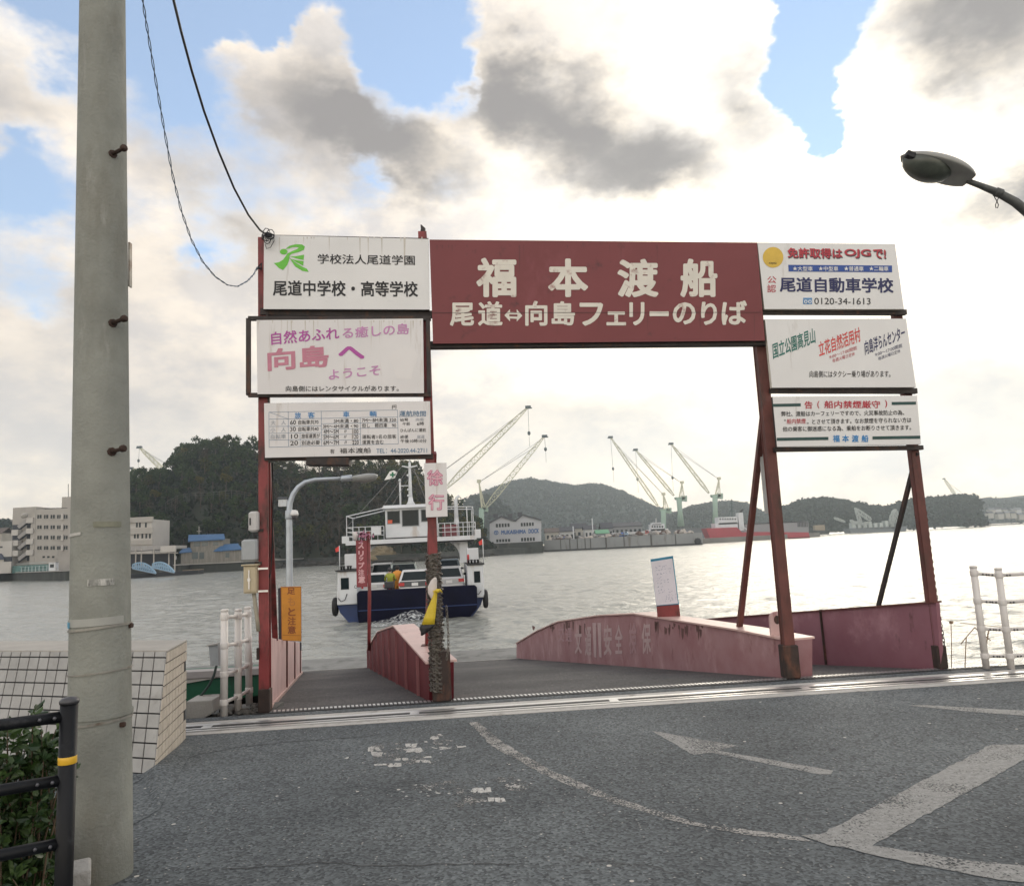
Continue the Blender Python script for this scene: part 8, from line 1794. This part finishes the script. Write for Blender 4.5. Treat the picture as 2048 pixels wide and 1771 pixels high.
# ---------------------------------------------------------------- mountains, island and far hills
MTN = mat('mountain_wood', (.032, .050, .040), .95, 0, .4, .012, col2=(.016, .030, .025), detail=10); FLEAF = leaf_mat('far_wood_leaf', (.012, .025, .017), (.042, .060, .044), 0, .85)
def far_hill(name, ridge, Yr, depth, zb, nclump, size, seed, fleaf=FLEAF, m=MTN, wood=True):
    rr = random.Random(seed); xs = []
    x = ridge[0][0]
    while x <= ridge[-1][0]: xs.append(x); x += max(4, (ridge[-1][0] - ridge[0][0]) / 90)
    def ry(x):
        for (x0, y0), (x1, y1) in zip(ridge, ridge[1:]):
            if x0 <= x <= x1: k = (x - x0) / (x1 - x0); k = k * k * (3 - 2 * k) * .5 + k * .5; return y0 + (y1 - y0) * k
        return ridge[-1][1]
    def pt(x, t):
        top = D(x, ry(x), Yr + depth); h = max(.5, top.z - size * .6 - zb); foot = D(x, hz_y(x), Yr); p = foot.lerp(Vector((top.x, top.y, 0)), t) if t <= 1 else Vector((top.x, top.y, 0)) + Vector((0, depth * (t - 1), 0))
        rid = 1 + .10 * noise.noise(Vector((p.x * .012, p.y * .012, seed))) * (1 - t) if t < 1 else 1
        f = math.sin(min(1, t) * math.pi / 2) ** .95 if t <= 1 else 1 - (t - 1) ** 1.5
        gul = 1 - .22 * abs(noise.noise(Vector((x * .045, t * 1.2, seed)))) * math.sin(math.pi * min(1, t))
        return Vector((p.x, p.y, zb + h * f * rid * gul))
    b = MB(); ts = [i / 14 for i in range(20)]; vs = [pt(x, t) for x in xs for t in ts]; n_ = len(ts); b.add(vs, [(i * n_ + j, (i + 1) * n_ + j, (i + 1) * n_ + j + 1, i * n_ + j + 1) for i in range(len(xs) - 1) for j in range(n_ - 1)], 0, True); tag(b.build(name, m, fix=False), kind='structure')
    if not wood: return
    b = MB()
    for k in range(nclump):
        x = rr.uniform(ridge[0][0], ridge[-1][0]); t = rr.random() ** .8 if rr.random() < .72 else 1.0; p = pt(x, t); c = p + Vector((rr.gauss(0, 1), rr.gauss(0, 1), 0)) * size * .4 + UP * size * rr.uniform(-.1, .45); tint = 0
        for q in range(4):
            u = Vector((rr.gauss(0, 1), rr.gauss(0, 1), rr.gauss(0, 1))).normalized(); v = u.orthogonal().normalized(); v = Matrix.Rotation(rr.uniform(0, 6.28), 3, u) @ v; s_ = size * rr.uniform(.25, .55); cc = c + Vector((rr.gauss(0, 1), rr.gauss(0, 1), rr.gauss(0, .8))) * size * .25
            b.add([cc - u * s_, cc + v * s_ * .7, cc + u * s_, cc - v * s_ * .7], [(0, 1, 2, 3)], 0)
    tag(b.build(name.replace('hill', 'wood') if 'hill' in name else name + '_wood', fleaf, fix=False), kind='stuff')
far_hill('hill_mountain', [(900, 1060), (935, 1005), (955, 990), (985, 978), (1005, 970), (1030, 962), (1060, 958), (1090, 962), (1120, 968), (1150, 972), (1185, 968), (1205, 970), (1240, 982), (1275, 998), (1310, 1014), (1350, 1026), (1400, 1036), (1460, 1062)], 1050, 420, 2, 13000, 5.5, 5)
far_hill('hill_behind_cranes', [(1330, 1056), (1350, 1026), (1385, 1012), (1420, 1006), (1460, 1002), (1490, 1006), (1520, 1022), (1560, 1032), (1600, 1040), (1640, 1056)], 900, 300, 1, 5000, 5.0, 9)
far_hill('hill_island', [(1556, 1062), (1562, 1034), (1575, 1012), (1600, 1002), (1622, 998), (1650, 996), (1680, 1000), (1710, 1006), (1740, 1012), (1775, 1014), (1800, 1006), (1830, 998), (1860, 996), (1890, 993), (1920, 990), (1945, 992), (1955, 1006), (1958, 1030), (1966, 1046)], 690, 110, 0, 8000, 4.6, 13)
far_hill('hill_far_shore', [(1930, 1046), (1945, 1000), (1975, 996), (2000, 998), (2040, 996), (2090, 994), (2180, 990), (2300, 1020)], 1100, 350, 0, 4500, 6.0, 17)
far_hill('hill_distant', [(1900, 1046), (1960, 1000), (2010, 990), (2040, 986), (2090, 984), (2200, 978), (2330, 1010)], 1500, 250, 0, 0, 9.0, 19, wood=False)
far_hill('hill_left', [(-330, 1020), (-160, 1022), (-40, 1036), (2, 1042), (20, 1046), (40, 1052), (90, 1056), (180, 1060), (300, 1090)], 420, 160, 1, 2600, 7.0, 23)
far_hill('hill_low_gap', [(920, 1060), (940, 995), (960, 990), (985, 996), (1010, 1010), (1040, 1060)], 800, 150, 1, 700, 7.0, 29)
# town on the far right shore
rr = random.Random(31)
for k in range(12):
    px, py = 1985 + (k % 6) * 14 + rr.uniform(-3, 3), 1027 - (k // 6) * 8 + rr.uniform(-2, 2)
    house('hillside_house', 'small pale house on the far right hillside beyond the white railing', px, py, rr.uniform(8, 12), 7, 2.5, 1000 + (k // 6) * 60, rr.choice((0, 1)), rr.choice((0, 3)), 8, 0)
for o in list(scene.objects):
    if o.name.startswith('hillside_house'): tag(o, group='houses on the far right hillside')
for k, (x, lab) in enumerate(((-8, 'pale house on the far left slope at the frame edge'), (14, 'small pale house on the slope left of the apartment block'))): house('slope_house', lab, x, 1066 + k * 4, 22, 6, 2.4, 330 + 20 * k, 0, 1, 8, 2)

# ================================================================ sea haze
hm = bpy.data.materials.new('haze'); hm.use_nodes = True; nt = hm.node_tree; nt.nodes.clear(); out = nt.nodes.new('ShaderNodeOutputMaterial'); pv = nt.nodes.new('ShaderNodeVolumePrincipled')
pv.inputs['Color'].default_value = (.80, .91, 1.0, 1); pv.inputs['Density'].default_value = .00032; pv.inputs['Anisotropy'].default_value = .6; nt.links.new(pv.outputs[0], out.inputs['Volume'])
b = MB(); hz0, hz1 = -9.0, 240.0
b.hexa([(-1950, -350, hz0), (1950, -350, hz0), (1950, 1950, hz0), (-1950, 1950, hz0), (-1950, -350, hz1), (1950, -350, hz1), (1950, 1950, hz1), (-1950, 1950, hz1)])
tag(b.build('haze', hm), kind='stuff')
